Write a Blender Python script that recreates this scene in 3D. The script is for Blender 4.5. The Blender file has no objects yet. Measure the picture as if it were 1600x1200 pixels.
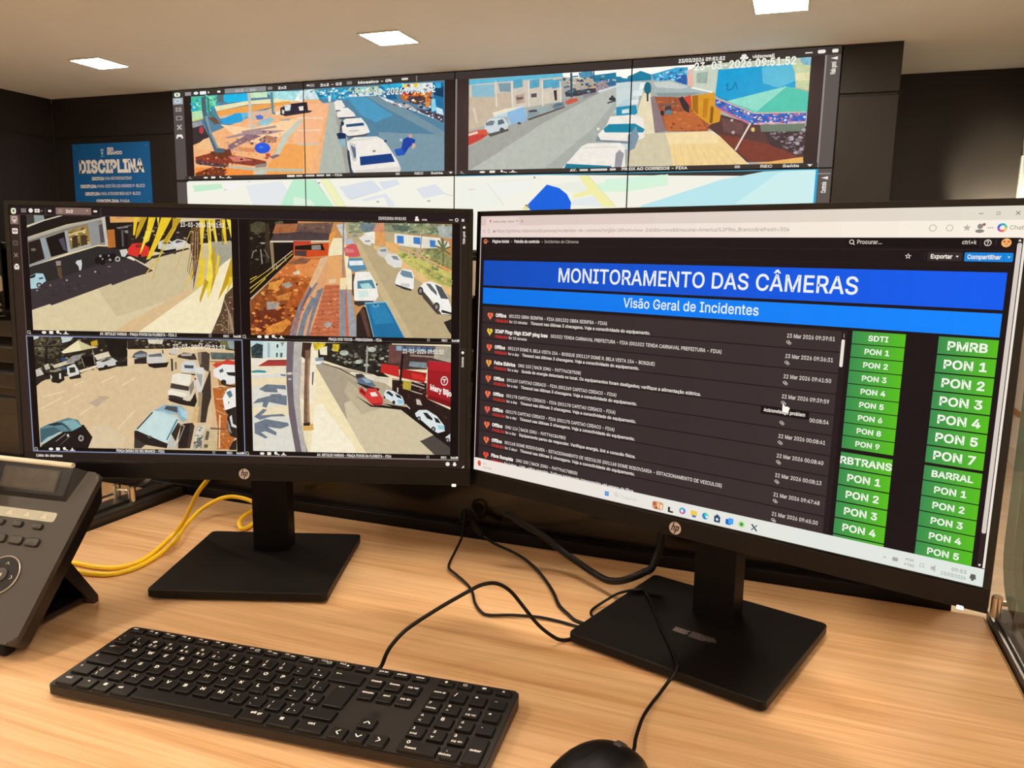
import bpy, bmesh, math, random
from mathutils import Vector, Matrix
from mathutils.geometry import delaunay_2d_cdt

# ------------------------------------------------------------------ camera, world, exposure
# x runs along the video wall to the right, y towards the wall, z up from the floor; the desk top is at 0.74
S = bpy.context.scene
COL = S.collection
D2 = 0.74
cam = bpy.data.cameras.new('camera')
cam_o = bpy.data.objects.new('camera', cam)
COL.objects.link(cam_o)
cam.sensor_width = 36.0
cam.lens = 1215.918 / 1600 * 36.0
cam.clip_start = 0.02
_Rz = Matrix.Rotation(math.radians(20.0941), 3, 'Z')
_Rx = Matrix.Rotation(-0.162823, 3, 'X')
_Ry = Matrix.Rotation(-0.018840, 3, 'Y')
_M = _Rz @ _Rx @ _Ry
_r, _f, _u = _M.col[0], _M.col[1], _M.col[2]
_C = Matrix((_r, _u, -_f)).transposed().to_4x4()
_C.translation = Vector((0, 0, 0.424 + D2))
cam_o.matrix_world = _C
S.camera = cam_o
w = bpy.data.worlds.new('room_world')
S.world = w
w.use_nodes = True
w.node_tree.nodes['Background'].inputs[0].default_value = (1.0, 0.8, 0.6, 1)
w.node_tree.nodes['Background'].inputs[1].default_value = 0.02
S.view_settings.view_transform = 'Standard'
S.view_settings.look = 'None'
S.view_settings.gamma = 1.0
S.view_settings.exposure = 0.0
S.view_settings.use_curve_mapping = False
LAMP_COLOR = (1.0, 0.845, 0.67)
LAMP_POWER = 93.0
CEIL = 1.654 + D2

# ------------------------------------------------------------------ outlines of the lettering: advance, loops of x,y
GLYPHS = {
 'A': (480, "16,0,201,509,276,509,463,0,395,0,232,478,245,478,85,0;110,142,110,199,370,199,370,142"),
 'B': (456, "60,0,60,509,241,509,289,504,329,491,359,469,381,442,394,410,398,374,395,344,387,320,373,301,356,286,336,275,315,267,315,262,339,257,363,245,385,227,402,203,414,173,418,136,413,100,400,67,377,39,344,18,301,4,247,0;125,57,245,57,296,63,330,80,349,105,355,137,352,161,342,184,327,203,306,218,279,228,248,231,125,231;125,285,238,285,265,288,288,296,308,309,323,326,333,348,336,372,330,403,313,429,283,446,240,452,125,452"),
 'C': (510, "267,-7,205,1,150,25,104,63,70,115,48,179,40,254,48,329,70,393,104,445,150,484,205,508,267,516,305,513,340,504,373,490,402,471,427,447,448,418,463,385,473,348,408,348,401,373,389,395,375,413,357,428,337,440,315,449,292,454,267,456,223,450,184,432,150,403,125,364,109,314,103,254,109,194,125,145,151,105,184,76,223,59,267,53,292,55,315,60,337,69,357,81,375,96,389,114,401,136,408,160,473,160,463,124,448,91,428,62,402,38,373,19,341,5,305,-4"),
 'D': (502, "219,0,96,0,96,57,215,57,272,63,318,81,354,110,379,149,394,198,399,255,394,312,379,361,354,399,320,428,275,446,221,452,93,452,93,509,225,509,294,501,353,478,399,441,433,391,455,329,462,255,455,181,433,119,398,68,351,31,291,8;125,509,125,0,60,0,60,509"),
 'E': (419, "60,0,60,509,372,509,372,452,125,452,125,286,355,286,355,229,125,229,125,57,375,57,375,0"),
 'F': (410, "60,0,60,509,369,509,369,452,125,452,125,278,346,278,346,221,125,221,125,0"),
 'G': (520, "269,-7,205,1,149,25,104,64,69,116,47,179,40,254,47,329,69,393,103,445,149,484,203,508,265,516,304,513,340,504,374,489,403,469,429,445,449,416,465,384,474,349,408,349,399,372,387,393,373,411,356,427,337,439,315,448,291,454,265,456,222,450,183,432,150,404,125,364,109,314,103,254,109,194,125,145,151,105,184,76,224,59,269,53,309,57,345,71,374,93,396,123,410,160,415,202,434,199,283,199,283,256,478,256,478,200,471,141,451,91,419,50,377,19,326,0"),
 'H': (517, "60,0,60,509,125,509,125,289,392,289,392,509,457,509,457,0,392,0,392,232,125,232,125,0"),
 'I': (300, "31,0,31,57,118,57,118,452,31,452,31,509,269,509,269,452,183,452,183,57,269,57,269,0"),
 'J': (396, "185,-7,124,3,75,33,44,81,33,145,33,173,98,173,98,145,104,104,122,74,149,56,185,50,220,56,248,74,266,104,272,145,272,509,336,509,336,145,326,81,294,33,246,3"),
 'K': (467, "104,145,104,216,364,509,448,509,231,276,228,276;60,0,60,509,125,509,125,0;372,0,188,259,228,309,449,0"),
 'L': (393, "60,0,60,509,125,509,125,57,361,57,361,0"),
 'M': (628, "60,0,60,509,152,509,322,49,307,49,476,509,568,509,568,0,504,0,507,457,513,457,342,0,286,0,112,457,119,457,122,0"),
 'N': (523, "60,0,60,509,136,509,414,55,405,54,399,509,463,509,463,0,387,0,108,452,119,454,125,0"),
 'O': (533, "267,-7,205,1,150,25,105,63,70,115,48,179,40,254,48,329,70,393,105,445,150,484,205,508,267,516,329,508,384,484,429,445,464,393,486,329,493,254,486,179,464,115,429,63,384,25,329,1;267,53,310,59,349,76,383,105,408,144,425,194,430,254,425,314,408,365,383,404,349,433,310,450,267,456,223,450,184,433,151,404,125,364,109,314,103,254,109,194,125,144,151,105,184,76,223,59"),
 'P': (445, "60,0,60,509,235,509,289,503,332,487,366,462,390,430,404,391,409,348,404,304,390,265,366,233,332,207,289,191,235,186,109,186,109,242,233,242,269,246,297,256,318,272,333,294,342,319,344,348,342,376,333,402,318,423,297,439,268,449,232,452,125,452,125,0"),
 'Q': (533, "245,159,313,159,468,-48,401,-48;267,-7,205,1,150,25,105,63,70,115,48,179,40,254,48,329,70,393,105,445,150,484,205,508,267,516,329,508,384,484,429,445,464,393,486,329,493,254,486,179,464,115,429,63,384,25,329,1;267,53,310,59,349,76,383,105,408,144,425,194,430,254,425,314,408,365,383,404,349,433,310,450,267,456,223,450,184,433,151,404,125,364,109,314,103,254,109,194,125,144,151,105,184,76,223,59"),
 'R': (449, "60,0,60,509,236,509,290,504,333,489,367,465,390,433,405,395,409,352,405,309,390,271,367,240,333,217,289,203,236,198,96,198,96,255,234,255,269,258,298,267,319,281,334,300,342,324,345,352,342,380,334,405,319,425,298,440,269,449,233,452,125,452,125,0;353,0,230,229,303,229,428,0"),
 'S': (447, "224,-9,172,-4,128,9,91,31,64,60,46,96,38,137,104,137,110,110,123,88,142,71,166,59,194,52,224,49,257,52,286,60,311,74,329,92,341,114,346,139,342,161,332,179,316,193,296,205,184,239,128,260,86,289,60,326,52,372,58,413,75,448,102,476,138,498,180,511,227,516,275,511,316,498,351,476,377,449,394,415,401,378,337,378,326,412,302,437,267,453,225,459,194,456,167,448,145,435,129,418,118,398,115,376,119,352,131,334,148,319,169,308,312,264,359,238,379,220,395,198,405,171,408,139,403,99,386,64,360,34,323,11,278,-4"),
 'T': (449, "32,452,32,509,417,509,417,452,257,452,257,0,193,0,193,452"),
 'U': (517, "259,-8,203,-2,154,15,114,43,85,80,66,124,60,173,60,509,124,509,124,178,128,144,141,113,160,87,187,68,220,56,259,52,298,56,331,68,357,87,377,113,389,144,393,178,393,509,457,509,457,173,451,124,433,80,403,43,363,15,315,-2"),
 'V': (480, "204,0,16,509,84,509,248,31,235,31,395,509,463,509,278,0"),
 'W': (686, "155,0,16,509,82,509,197,40,189,40,306,509,380,509,497,40,488,40,603,509,670,509,530,0,455,0,336,475,350,475,230,0"),
 'X': (474, "18,0,217,284,217,236,29,509,104,509,243,292,232,292,374,509,446,509,259,239,259,287,456,0,382,0,230,231,244,231,91,0"),
 'Y': (472, "203,0,203,208,16,509,91,509,250,230,224,230,237,265,381,509,455,509,268,208,268,0"),
 'Z': (438, "42,0,42,46,341,476,348,454,40,452,40,509,397,509,397,462,97,33,90,54,399,57,399,0"),
 'a': (389, "160,-9,126,-5,94,5,68,22,48,45,35,73,30,108,34,138,43,161,58,179,78,193,125,211,252,230,265,235,273,243,273,279,267,297,256,311,240,322,220,329,196,331,171,329,149,322,132,313,107,288,100,274,41,291,57,322,79,346,104,364,133,375,163,382,263,372,286,360,306,343,322,320,333,290,337,251,337,0,277,0,277,52,272,52,264,38,236,12,215,1,190,-6;170,45,202,49,228,59,248,74,263,93,272,115,276,138,276,190,134,159,117,150,103,139,95,124,92,105,94,87,102,72,114,61,130,52,149,47"),
 'b': (424, "229,-8,198,-5,172,4,153,17,138,31,118,59,112,59,112,0,53,0,53,509,114,509,114,319,118,319,137,346,152,360,171,373,197,381,229,384,274,378,313,361,345,332,370,293,385,245,390,189,385,133,370,84,346,45,313,16,274,-2;220,47,253,51,279,66,301,88,316,117,325,151,328,189,325,227,316,261,301,290,280,311,253,325,220,330,188,325,161,312,140,291,125,263,116,229,113,189,116,150,125,115,140,86,162,65,188,51"),
 'c': (396, "207,-8,159,-2,117,16,82,46,56,85,40,133,34,187,40,243,56,291,82,330,117,360,159,378,207,384,234,383,260,377,284,368,305,356,324,341,340,322,353,301,362,277,303,262,298,276,226,329,207,330,173,325,145,310,124,287,108,258,99,224,96,187,99,151,108,117,124,89,145,66,173,51,207,46,304,117,363,102,354,78,341,56,325,37,306,21,285,9,261,-1,235,-6"),
 'd': (424, "195,-8,151,-2,111,16,79,45,55,84,39,133,34,189,39,245,55,293,79,332,112,361,151,378,196,384,228,381,253,373,272,360,287,346,306,319,311,319,311,509,372,509,372,0,313,0,313,59,307,59,287,31,272,17,252,4,227,-5;205,47,236,51,263,65,284,86,299,115,309,150,312,189,309,229,300,263,284,291,263,312,237,325,205,330,172,325,145,311,124,290,108,261,99,227,96,189,99,151,109,117,124,88,145,66,172,51"),
 'e': (404, "212,-8,161,-2,117,16,82,46,56,85,40,132,34,187,39,242,55,290,81,329,115,359,157,378,205,384,236,382,266,374,294,361,319,341,341,315,357,282,368,242,371,169,75,169,75,221,338,221,310,202,307,237,298,269,283,294,263,314,237,326,205,330,173,326,146,313,125,294,109,270,99,241,96,211,96,178,100,139,110,106,128,80,151,61,179,50,212,46,234,48,254,53,271,61,285,73,297,88,306,105,365,91,353,63,335,39,311,19,283,4,249,-5"),
 'f': (254, "228,379,228,327,6,327,6,379;81,0,81,432,84,461,96,486,113,505,135,519,161,527,187,530,243,521,227,468,195,474,171,470,154,460,145,443,142,419,142,0"),
 'g': (425, "207,-151,168,-148,134,-140,105,-127,82,-110,64,-91,51,-69,101,-41,136,-78,154,-88,178,-95,207,-97,249,-92,282,-75,304,-47,311,-6,311,68,306,68,287,41,272,28,252,16,227,8,195,5,152,10,113,27,80,53,55,90,39,136,34,191,39,246,55,293,80,332,112,361,152,378,196,384,228,382,253,373,273,360,288,346,308,319,313,319,313,379,372,379,372,-9,367,-54,350,-90,324,-117,291,-136,251,-147;205,59,237,63,264,75,285,95,300,121,309,154,312,193,309,231,300,264,285,291,264,312,237,325,205,330,172,325,145,312,124,290,109,262,99,229,96,193,99,155,109,123,124,96,145,76,172,63"),
 'h': (410, "114,227,114,0,53,0,53,509,114,509,114,287,102,287,124,332,152,362,187,379,227,384,264,380,295,369,321,349,341,321,353,285,357,240,357,0,296,0,296,235,290,275,273,304,246,323,210,329,184,326,161,317,141,303,126,283,117,257"),
 'i': (167, "53,0,53,379,114,379,114,0;84,443,67,446,54,455,44,468,41,483,44,499,54,512,67,521,84,524,100,521,114,512,123,499,126,483,123,468,114,455,100,446"),
 'j': (167, "53,379,114,379,114,-30,111,-63,102,-90,86,-113,65,-129,37,-139,-10,-143,-10,-87,25,-83,40,-72,50,-54,53,-29;83,443,67,446,53,455,44,468,41,483,44,499,53,512,67,521,83,524,100,521,114,512,123,499,126,483,123,468,114,455,100,446"),
 'k': (381, "110,137,110,212,121,212,284,379,360,379,184,199,177,199;53,0,53,509,114,509,114,0;294,0,148,186,191,229,372,0"),
 'l': (189, "101,3,74,20,58,47,53,84,53,509,114,509,115,77,120,62,130,54,170,54,181,3"),
 'm': (610, "53,0,53,379,112,379,112,295,108,295,118,323,132,346,151,363,172,376,195,384,219,386,257,380,287,361,309,331,321,295,312,295,322,321,337,343,357,361,381,375,407,383,437,386,468,383,497,372,522,354,541,328,553,296,557,255,557,0,496,0,496,254,490,289,473,313,447,326,419,330,395,328,374,320,358,307,345,290,338,270,335,247,335,0,274,0,274,260,269,288,253,311,229,326,199,330,178,328,158,320,140,307,126,289,117,266,114,238,114,0"),
 'n': (410, "114,227,114,0,53,0,53,379,112,379,112,287,102,287,124,332,152,362,187,379,227,384,264,380,295,369,321,349,341,321,353,285,357,240,357,0,296,0,296,235,290,275,273,304,246,323,210,329,184,326,161,317,141,303,126,283,117,257"),
 'o': (415, "207,-8,159,-2,117,16,82,46,56,85,40,133,34,187,40,243,56,291,82,330,117,360,159,378,207,384,256,378,299,360,333,330,359,291,376,243,381,187,376,133,359,85,333,46,299,16,256,-2;207,46,242,51,270,66,292,89,307,117,316,151,319,187,316,224,307,258,292,287,270,310,242,325,207,330,173,325,145,310,124,287,108,258,99,224,96,187,99,151,108,117,124,89,145,66,173,51"),
 'p': (424, "53,-143,53,379,112,379,112,319,118,319,137,346,152,360,171,373,197,381,229,384,274,378,313,361,345,332,370,293,385,245,390,189,385,133,370,84,346,45,313,16,274,-2,229,-8,198,-5,173,4,153,17,138,31,118,59,114,59,114,-143;220,47,253,51,279,66,301,88,316,117,325,151,328,189,325,227,316,261,301,290,280,311,253,325,220,330,188,325,161,312,140,291,125,263,116,229,113,189,116,150,125,115,140,86,162,65,188,51"),
 'q': (424, "372,-143,311,-143,311,59,306,59,287,31,272,17,252,4,227,-5,195,-8,151,-2,111,16,79,45,55,84,39,133,34,189,39,245,55,293,79,332,112,361,151,378,196,384,228,381,253,373,272,360,287,346,307,319,313,319,313,379,372,379;205,47,236,51,263,65,284,86,299,115,309,150,312,189,309,229,300,263,284,291,263,312,237,325,205,330,172,325,145,311,124,290,108,261,99,227,96,189,99,151,109,117,124,88,145,66,172,51"),
 'r': (259, "53,0,53,379,112,379,112,321,115,321,130,347,152,367,181,380,243,384,243,322,207,326,182,323,159,315,140,301,126,284,117,262,114,237,114,0"),
 's': (365, "182,-8,145,-5,112,3,84,18,62,38,45,63,36,94,94,107,105,79,124,60,150,49,181,45,217,50,244,62,262,81,268,103,265,121,254,136,237,147,149,170,104,186,72,208,53,237,47,274,51,305,65,332,87,354,115,370,149,381,187,384,223,381,254,372,279,358,299,339,314,316,324,290,268,277,258,298,243,316,219,328,187,333,156,329,131,317,114,299,109,277,112,258,124,243,144,232,229,209,275,194,306,171,325,142,331,107,326,75,312,47,290,24,260,6,223,-5"),
 't': (227, "204,379,204,327,6,327,6,379;65,471,126,471,126,98,128,76,136,61,150,53,202,54,213,2,125,2,92,21,72,52,65,93"),
 'u': (410, "182,-5,146,-1,115,11,89,31,69,59,57,95,53,139,53,379,114,379,114,144,119,105,137,75,164,56,200,50,226,53,249,62,268,77,283,97,293,122,296,153,296,379,357,379,357,0,298,0,298,92,307,92,286,47,257,17,222,0"),
 'v': (389, "163,0,17,379,84,379,206,21,184,21,305,379,371,379,226,0"),
 'w': (567, "138,0,23,379,87,379,175,41,165,41,252,379,316,379,402,41,391,41,480,379,545,379,429,0,368,0,277,338,291,338,199,0"),
 'x': (379, "21,0,171,218,171,171,29,379,100,379,207,206,175,206,190,229,282,379,352,379,209,169,209,214,358,0,287,0,173,182,205,182,91,0"),
 'y': (389, "47,-139,61,-86,88,-90,104,-89,118,-84,130,-74,141,-58,163,-1,17,379,84,379,206,21,184,21,305,379,371,379,204,-58,191,-85,177,-107,159,-124,139,-136,117,-143"),
 'z': (380, "42,0,42,46,254,320,254,323,48,323,48,379,333,379,333,331,126,60,126,56,339,56,339,0"),
 '0': (453, "227,-7,174,1,130,24,95,62,69,113,53,178,48,254,53,330,69,395,95,447,130,484,174,508,227,516,279,508,323,484,358,447,384,395,400,330,405,254,400,178,384,113,359,62,323,24,279,1;227,50,261,56,290,74,313,103,330,144,340,194,344,254,340,314,330,365,313,405,290,435,261,453,227,460,192,453,163,435,140,405,123,365,113,314,109,254,113,194,123,144,140,103,163,74,192,56"),
 '1': (453, "76,0,76,55,391,55,391,0;276,509,276,0,212,0,212,448,209,448,86,358,86,427,198,509"),
 '2': (453, "64,0,64,47,299,305,311,327,318,348,320,371,317,397,308,419,293,436,273,449,250,457,224,460,196,457,172,447,153,433,139,413,130,390,127,362,66,362,71,405,86,442,111,473,143,496,182,511,225,516,268,511,306,497,337,474,361,445,376,411,381,372,378,345,371,318,357,290,336,259,153,60,153,57,389,57,389,0"),
 '3': (453, "218,-7,173,-3,133,10,98,30,70,57,52,91,44,132,109,132,115,107,126,87,144,71,165,59,191,52,219,50,248,53,275,61,297,74,315,93,325,116,329,145,326,172,316,196,299,217,275,234,242,244,201,248,157,248,157,299,288,448,288,452,70,452,70,509,372,509,372,461,211,278,211,289,264,288,308,276,344,253,371,222,387,186,393,145,387,103,370,66,344,36,309,12,266,-2"),
 '4': (453, "40,105,40,158,247,509,311,509,109,166,109,163,413,163,413,105;282,0,282,318,343,318,343,0"),
 '5': (453, "221,-7,178,-2,140,11,108,32,83,60,66,93,60,130,122,130,127,108,138,89,154,73,173,60,196,52,221,50,250,53,276,64,298,82,314,104,324,131,328,162,324,193,314,221,297,244,275,262,248,273,218,277,192,275,167,268,145,258,128,246,67,253,96,509,366,509,366,452,151,452,134,301,155,315,178,325,203,331,229,334,263,330,294,321,321,306,345,285,364,260,379,231,388,199,391,163,385,117,369,76,343,41,309,15,268,-1"),
 '6': (453, "226,-7,182,-1,142,15,109,40,84,74,69,115,64,162,68,199,80,239,102,285,137,340,252,509,322,509,151,261,145,261,165,288,179,299,196,307,214,312,235,314,278,309,316,295,346,271,370,240,384,201,389,157,384,112,368,73,343,39,310,14,271,-2;226,48,254,52,279,63,299,79,314,101,324,128,327,157,324,187,314,213,299,235,279,251,254,262,226,265,198,262,174,252,153,235,138,214,128,188,125,158,128,128,138,102,153,79,174,63,198,52"),
 '7': (453, "97,0,323,448,323,452,62,452,62,509,391,509,391,449,165,0"),
 '8': (453, "226,-7,178,-2,136,11,101,33,74,62,57,96,52,135,55,166,65,195,81,220,101,241,125,256,153,265,153,267,119,282,93,308,76,342,70,380,75,417,90,450,114,477,146,498,184,511,226,516,269,511,306,498,337,477,361,450,377,417,382,380,376,342,359,308,333,282,300,267,300,265,327,256,351,241,372,220,387,195,397,166,401,135,395,96,378,62,352,33,317,11,275,-2;226,49,258,52,285,60,307,74,323,91,333,113,337,139,333,165,322,189,305,208,283,223,256,232,226,235,196,232,169,223,147,208,130,189,119,165,115,139,119,113,129,91,145,74,167,60,195,52;226,290,252,292,274,300,293,313,307,330,316,351,319,376,316,399,308,420,294,437,275,449,252,457,226,460,200,457,177,449,159,437,145,420,136,399,133,376,136,351,145,330,159,313,178,300,201,292"),
 '9': (453, "226,516,271,510,310,494,343,468,368,434,384,393,389,347,385,309,373,270,350,224,315,168,200,0,130,0,301,248,307,248,299,234,273,210,238,196,218,195,175,199,137,214,106,237,83,269,68,307,64,352,69,397,85,436,110,469,143,494,182,510;226,460,199,457,174,446,154,429,138,407,129,381,125,352,129,322,138,295,154,274,174,257,199,247,226,243,254,247,279,257,299,273,314,295,324,321,327,350,324,381,314,407,299,429,279,446,254,457"),
 '.': (188, "95,-4,78,-1,63,9,53,24,50,41,53,59,63,73,78,83,95,87,113,83,128,73,138,59,141,41,138,24,128,9,113,-1"),
 ',': (188, "38,-119,68,71,137,71,84,-119"),
 ':': (188, "95,-4,78,-1,63,9,53,24,50,41,53,59,63,73,78,83,95,87,113,83,128,73,138,59,141,41,138,24,128,9,113,-1;95,271,78,274,63,284,53,299,50,316,53,334,63,349,78,359,95,362,113,359,128,349,138,334,141,316,138,299,128,284,113,274"),
 ';': (188, "38,-119,68,71,137,71,84,-119;103,271,86,274,71,284,61,299,58,316,61,334,71,349,86,359,103,362,121,359,136,349,146,334,149,316,146,299,136,284,121,274"),
 '/': (249, "235,533,71,-76,14,-76,178,533"),
 '(': (273, "89,207,92,264,101,324,114,384,132,441,153,494,177,539,236,539,212,485,191,428,174,370,161,313,154,258,151,207,160,115,172,67,188,16,209,-38,236,-96,177,-96,139,-21,111,55,95,131"),
 ')': (273, "37,-96,64,-37,86,18,102,69,113,116,120,162,122,207,119,258,112,313,99,370,82,428,62,485,37,539,97,539,121,494,142,441,159,384,173,323,181,264,184,207,178,130,161,53,134,-22,97,-96"),
 '-': (453, "337,244,337,188,114,188,114,244"),
 '|': (230, "141,673,141,-164,88,-164,88,673"),
 '[': (273, "101,-96,101,539,236,539,236,487,160,487,160,-44,236,-44,236,-96"),
 ']': (273, "37,-96,37,-44,113,-44,113,487,37,487,37,539,172,539,172,-96"),
 '{': (273, "30,219,30,252,65,257,88,270,100,293,104,327,106,438,111,466,120,489,133,507,151,521,174,531,203,537,236,539,236,488,200,483,177,468,165,442,161,405,161,307,156,271,148,256,136,244,119,233,96,226,67,221;236,-96,203,-94,174,-88,151,-78,133,-64,120,-46,111,-23,106,5,104,116,100,151,88,174,65,187,30,191,30,224,67,223,96,218,119,210,136,199,148,186,156,171,161,136,161,39,165,1,177,-25,200,-40,236,-45;30,191,30,253,90,253,90,191"),
 '}': (273, "243,219,206,221,177,226,154,233,137,244,125,256,118,271,112,307,112,405,108,442,96,468,74,483,37,488,37,539,71,537,99,531,122,521,139,507,153,489,162,466,167,438,169,327,173,293,185,270,208,257,243,252;37,-96,37,-45,74,-40,96,-25,108,1,112,39,112,136,118,171,125,186,137,199,154,210,177,218,206,223,243,224,243,191,208,187,185,173,173,150,169,116,167,5,162,-23,153,-46,139,-64,122,-78,99,-88,71,-94;243,191,182,191,182,253,243,252"),
 "'": (206, "78,318,70,509,136,509,128,318"),
 '"': (321, "78,318,70,509,136,509,128,318;193,318,185,509,250,509,243,318"),
 '!': (196, "67,160,63,509,132,509,128,160;98,-4,81,-1,66,9,56,24,52,41,56,58,66,73,81,83,98,86,116,83,130,73,140,58,143,41,140,24,130,9,116,-1"),
 '?': (358, "132,152,134,200,141,230,153,252,168,269,230,314,247,334,258,357,262,384,259,406,250,425,237,441,220,452,200,459,178,462,157,459,137,453,120,441,106,425,96,404,92,378,27,378,33,418,49,452,73,479,103,499,138,511,178,516,219,511,255,498,284,478,306,451,319,418,324,382,319,344,306,311,284,284,219,235,207,221,200,205,195,185,194,152;164,-4,146,-1,131,9,121,24,118,41,121,58,131,73,146,83,164,86,181,83,196,73,206,58,209,41,206,24,196,9,181,-1"),
 '+': (453, "198,34,198,364,255,364,255,34;61,172,61,226,391,226,391,172"),
 '*': (453, "201,223,206,331,114,272,89,315,186,365,89,415,114,459,206,400,201,509,250,509,246,400,337,459,362,415,266,365,362,315,337,272,246,331,250,223"),
 '=': (453, "72,245,72,301,381,301,381,245;72,97,72,153,381,153,381,97"),
 '#': (440, "242,0,326,509,377,509,294,0;10,140,19,192,400,192,391,140;64,0,147,509,198,509,115,0;40,316,49,368,429,368,421,316"),
 '$': (447, "202,-74,202,583,244,583,244,-74;224,-9,172,-4,128,9,91,31,64,60,46,96,38,137,104,137,110,110,123,88,142,71,166,59,194,52,224,49,257,52,286,60,311,74,329,92,341,114,346,139,342,161,332,179,316,193,296,205,184,239,128,260,86,289,60,326,52,372,58,413,75,448,102,476,138,498,180,511,227,516,275,511,316,498,351,476,377,449,394,415,401,378,337,378,326,412,302,437,267,453,225,459,194,456,167,448,145,435,129,418,118,398,115,376,119,352,131,334,148,319,169,308,312,264,359,238,379,220,395,198,405,171,408,139,403,99,386,64,360,34,323,11,278,-4"),
 '%': (676, "175,283,146,286,121,297,101,314,86,335,78,360,78,440,87,464,101,486,121,503,146,513,175,517,206,513,230,503,250,486,264,464,273,440,273,360,264,335,250,314,230,297,205,286;175,327,198,332,212,346,221,365,221,435,213,454,198,468,175,473,153,468,138,454,130,435,127,412,127,388,130,365,138,346,153,332;501,-10,471,-6,446,5,426,21,412,43,403,68,403,147,412,172,427,194,447,210,471,221,501,225,531,221,556,210,576,194,590,172,598,147,598,68,589,43,575,21,555,5,531,-6;501,35,523,39,538,53,546,73,549,95,549,120,546,142,538,162,524,176,501,180,479,176,464,162,456,142,453,120,455,73,464,53,479,39;132,0,482,509,540,509,191,0"),
 '&': (448, "197,-7,150,-2,110,12,78,34,54,62,39,96,34,133,37,163,47,189,63,213,85,235,255,375,260,389,262,405,258,427,245,445,226,457,201,461,184,459,168,453,155,444,145,431,139,416,137,399,139,380,145,363,438,0,364,0,87,344,78,370,75,398,79,430,91,458,109,481,134,499,165,510,200,513,235,510,266,499,290,482,308,459,320,433,324,404,322,382,305,342,275,308,154,217,128,195,110,174,100,154,97,131,100,108,109,87,124,70,143,57,166,49,193,46,223,50,251,59,278,75,301,95,321,121,336,151,346,186,349,224,408,224,405,180,397,144,385,115,371,92,333,47,305,23,271,7,234,-3"),
 '@': (676, "355,-135,284,-130,221,-114,167,-88,122,-53,87,-8,61,46,45,109,40,179,46,248,61,309,87,363,123,408,167,444,220,470,281,486,349,492,415,486,472,469,522,442,562,407,594,366,617,319,631,268,635,215,631,142,625,107,615,76,599,49,579,28,551,15,517,11,497,12,457,24,441,36,429,50,423,68,420,68,408,48,388,30,361,17,326,13,285,18,251,35,224,62,204,96,192,137,188,182,193,226,207,265,228,297,257,322,291,338,330,343,360,340,385,331,404,319,416,306,419,306,419,335,474,335,474,110,476,91,485,74,499,63,518,59,540,63,557,76,568,97,576,127,580,166,581,215,577,259,567,301,548,339,523,373,490,402,450,424,402,438,347,442,292,438,242,424,199,402,164,372,135,334,115,289,102,236,98,178,102,119,115,66,135,21,165,-17,201,-46,246,-68,298,-81,357,-85,385,-84,489,-59,504,-107;329,65,359,68,382,78,400,95,412,118,419,148,422,185,419,221,411,249,399,269,381,282,358,289,331,292,305,288,283,277,265,260,252,239,244,213,242,185,244,154,251,125,262,101,279,81,301,69"),
 '\\': (249, "178,-76,14,533,71,533,235,-76"),
 '<': (453, "65,178,65,220,388,383,388,316,142,200,144,204,144,194,142,198,388,81,388,15"),
 '>': (453, "387,178,65,15,65,81,310,198,308,194,308,204,310,200,65,316,65,383,387,220"),
 '~': (453, "52,150,55,188,66,218,82,240,103,255,127,263,151,266,175,264,197,256,286,193,299,192,318,196,332,207,341,226,344,253,400,253,397,215,386,185,370,163,349,148,326,139,301,137,276,139,254,148,232,162,166,209,154,210,136,207,121,196,111,178,108,150"),
 '^': (327, "154,464,172,464,172,439,154,439;27,278,129,493,197,493,300,278,240,278,161,449,166,449,88,278"),
 '_': (319, "319,0,319,-56,0,-56,0,0"),
 'Â': (480, "16,0,201,509,276,509,463,0,395,0,232,478,245,478,85,0;110,142,110,199,370,199,370,142;191,565,130,565,211,659,269,659,349,565,288,565,240,624"),
 'Ã': (480, "16,0,201,509,276,509,463,0,395,0,232,478,245,478,85,0;110,142,110,199,370,199,370,142;284,576,201,604,194,602,188,595,183,577,141,577,145,605,155,628,172,643,196,648,278,619,291,625,297,646,339,646,334,618,324,595,307,580"),
 'Ç': (510, "267,-7,205,1,150,25,104,63,70,115,48,179,40,254,48,329,70,393,104,445,150,484,205,508,267,516,305,513,340,504,373,490,402,471,427,447,448,418,463,385,473,348,408,348,401,373,389,395,375,413,357,428,337,440,315,449,292,454,267,456,223,450,184,432,150,403,125,364,109,314,103,254,109,194,125,145,151,105,184,76,223,59,267,53,292,55,315,60,337,69,357,81,375,96,389,114,401,136,408,160,473,160,463,124,448,91,428,62,402,38,373,19,341,5,305,-4;228,-146,228,-110,284,-109,294,-105,300,-98,302,-88,300,-77,294,-71,284,-67,240,-66,251,13,283,13,283,-33,312,-37,332,-47,344,-64,348,-88,343,-114,328,-132,304,-143,269,-146"),
 'Á': (480, "16,0,201,509,276,509,463,0,395,0,232,478,245,478,85,0;110,142,110,199,370,199,370,142;213,558,260,659,329,659,263,558"),
 'É': (419, "60,0,60,509,372,509,372,452,125,452,125,286,355,286,355,229,125,229,125,57,375,57,375,0;191,558,239,659,307,659,241,558"),
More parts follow.
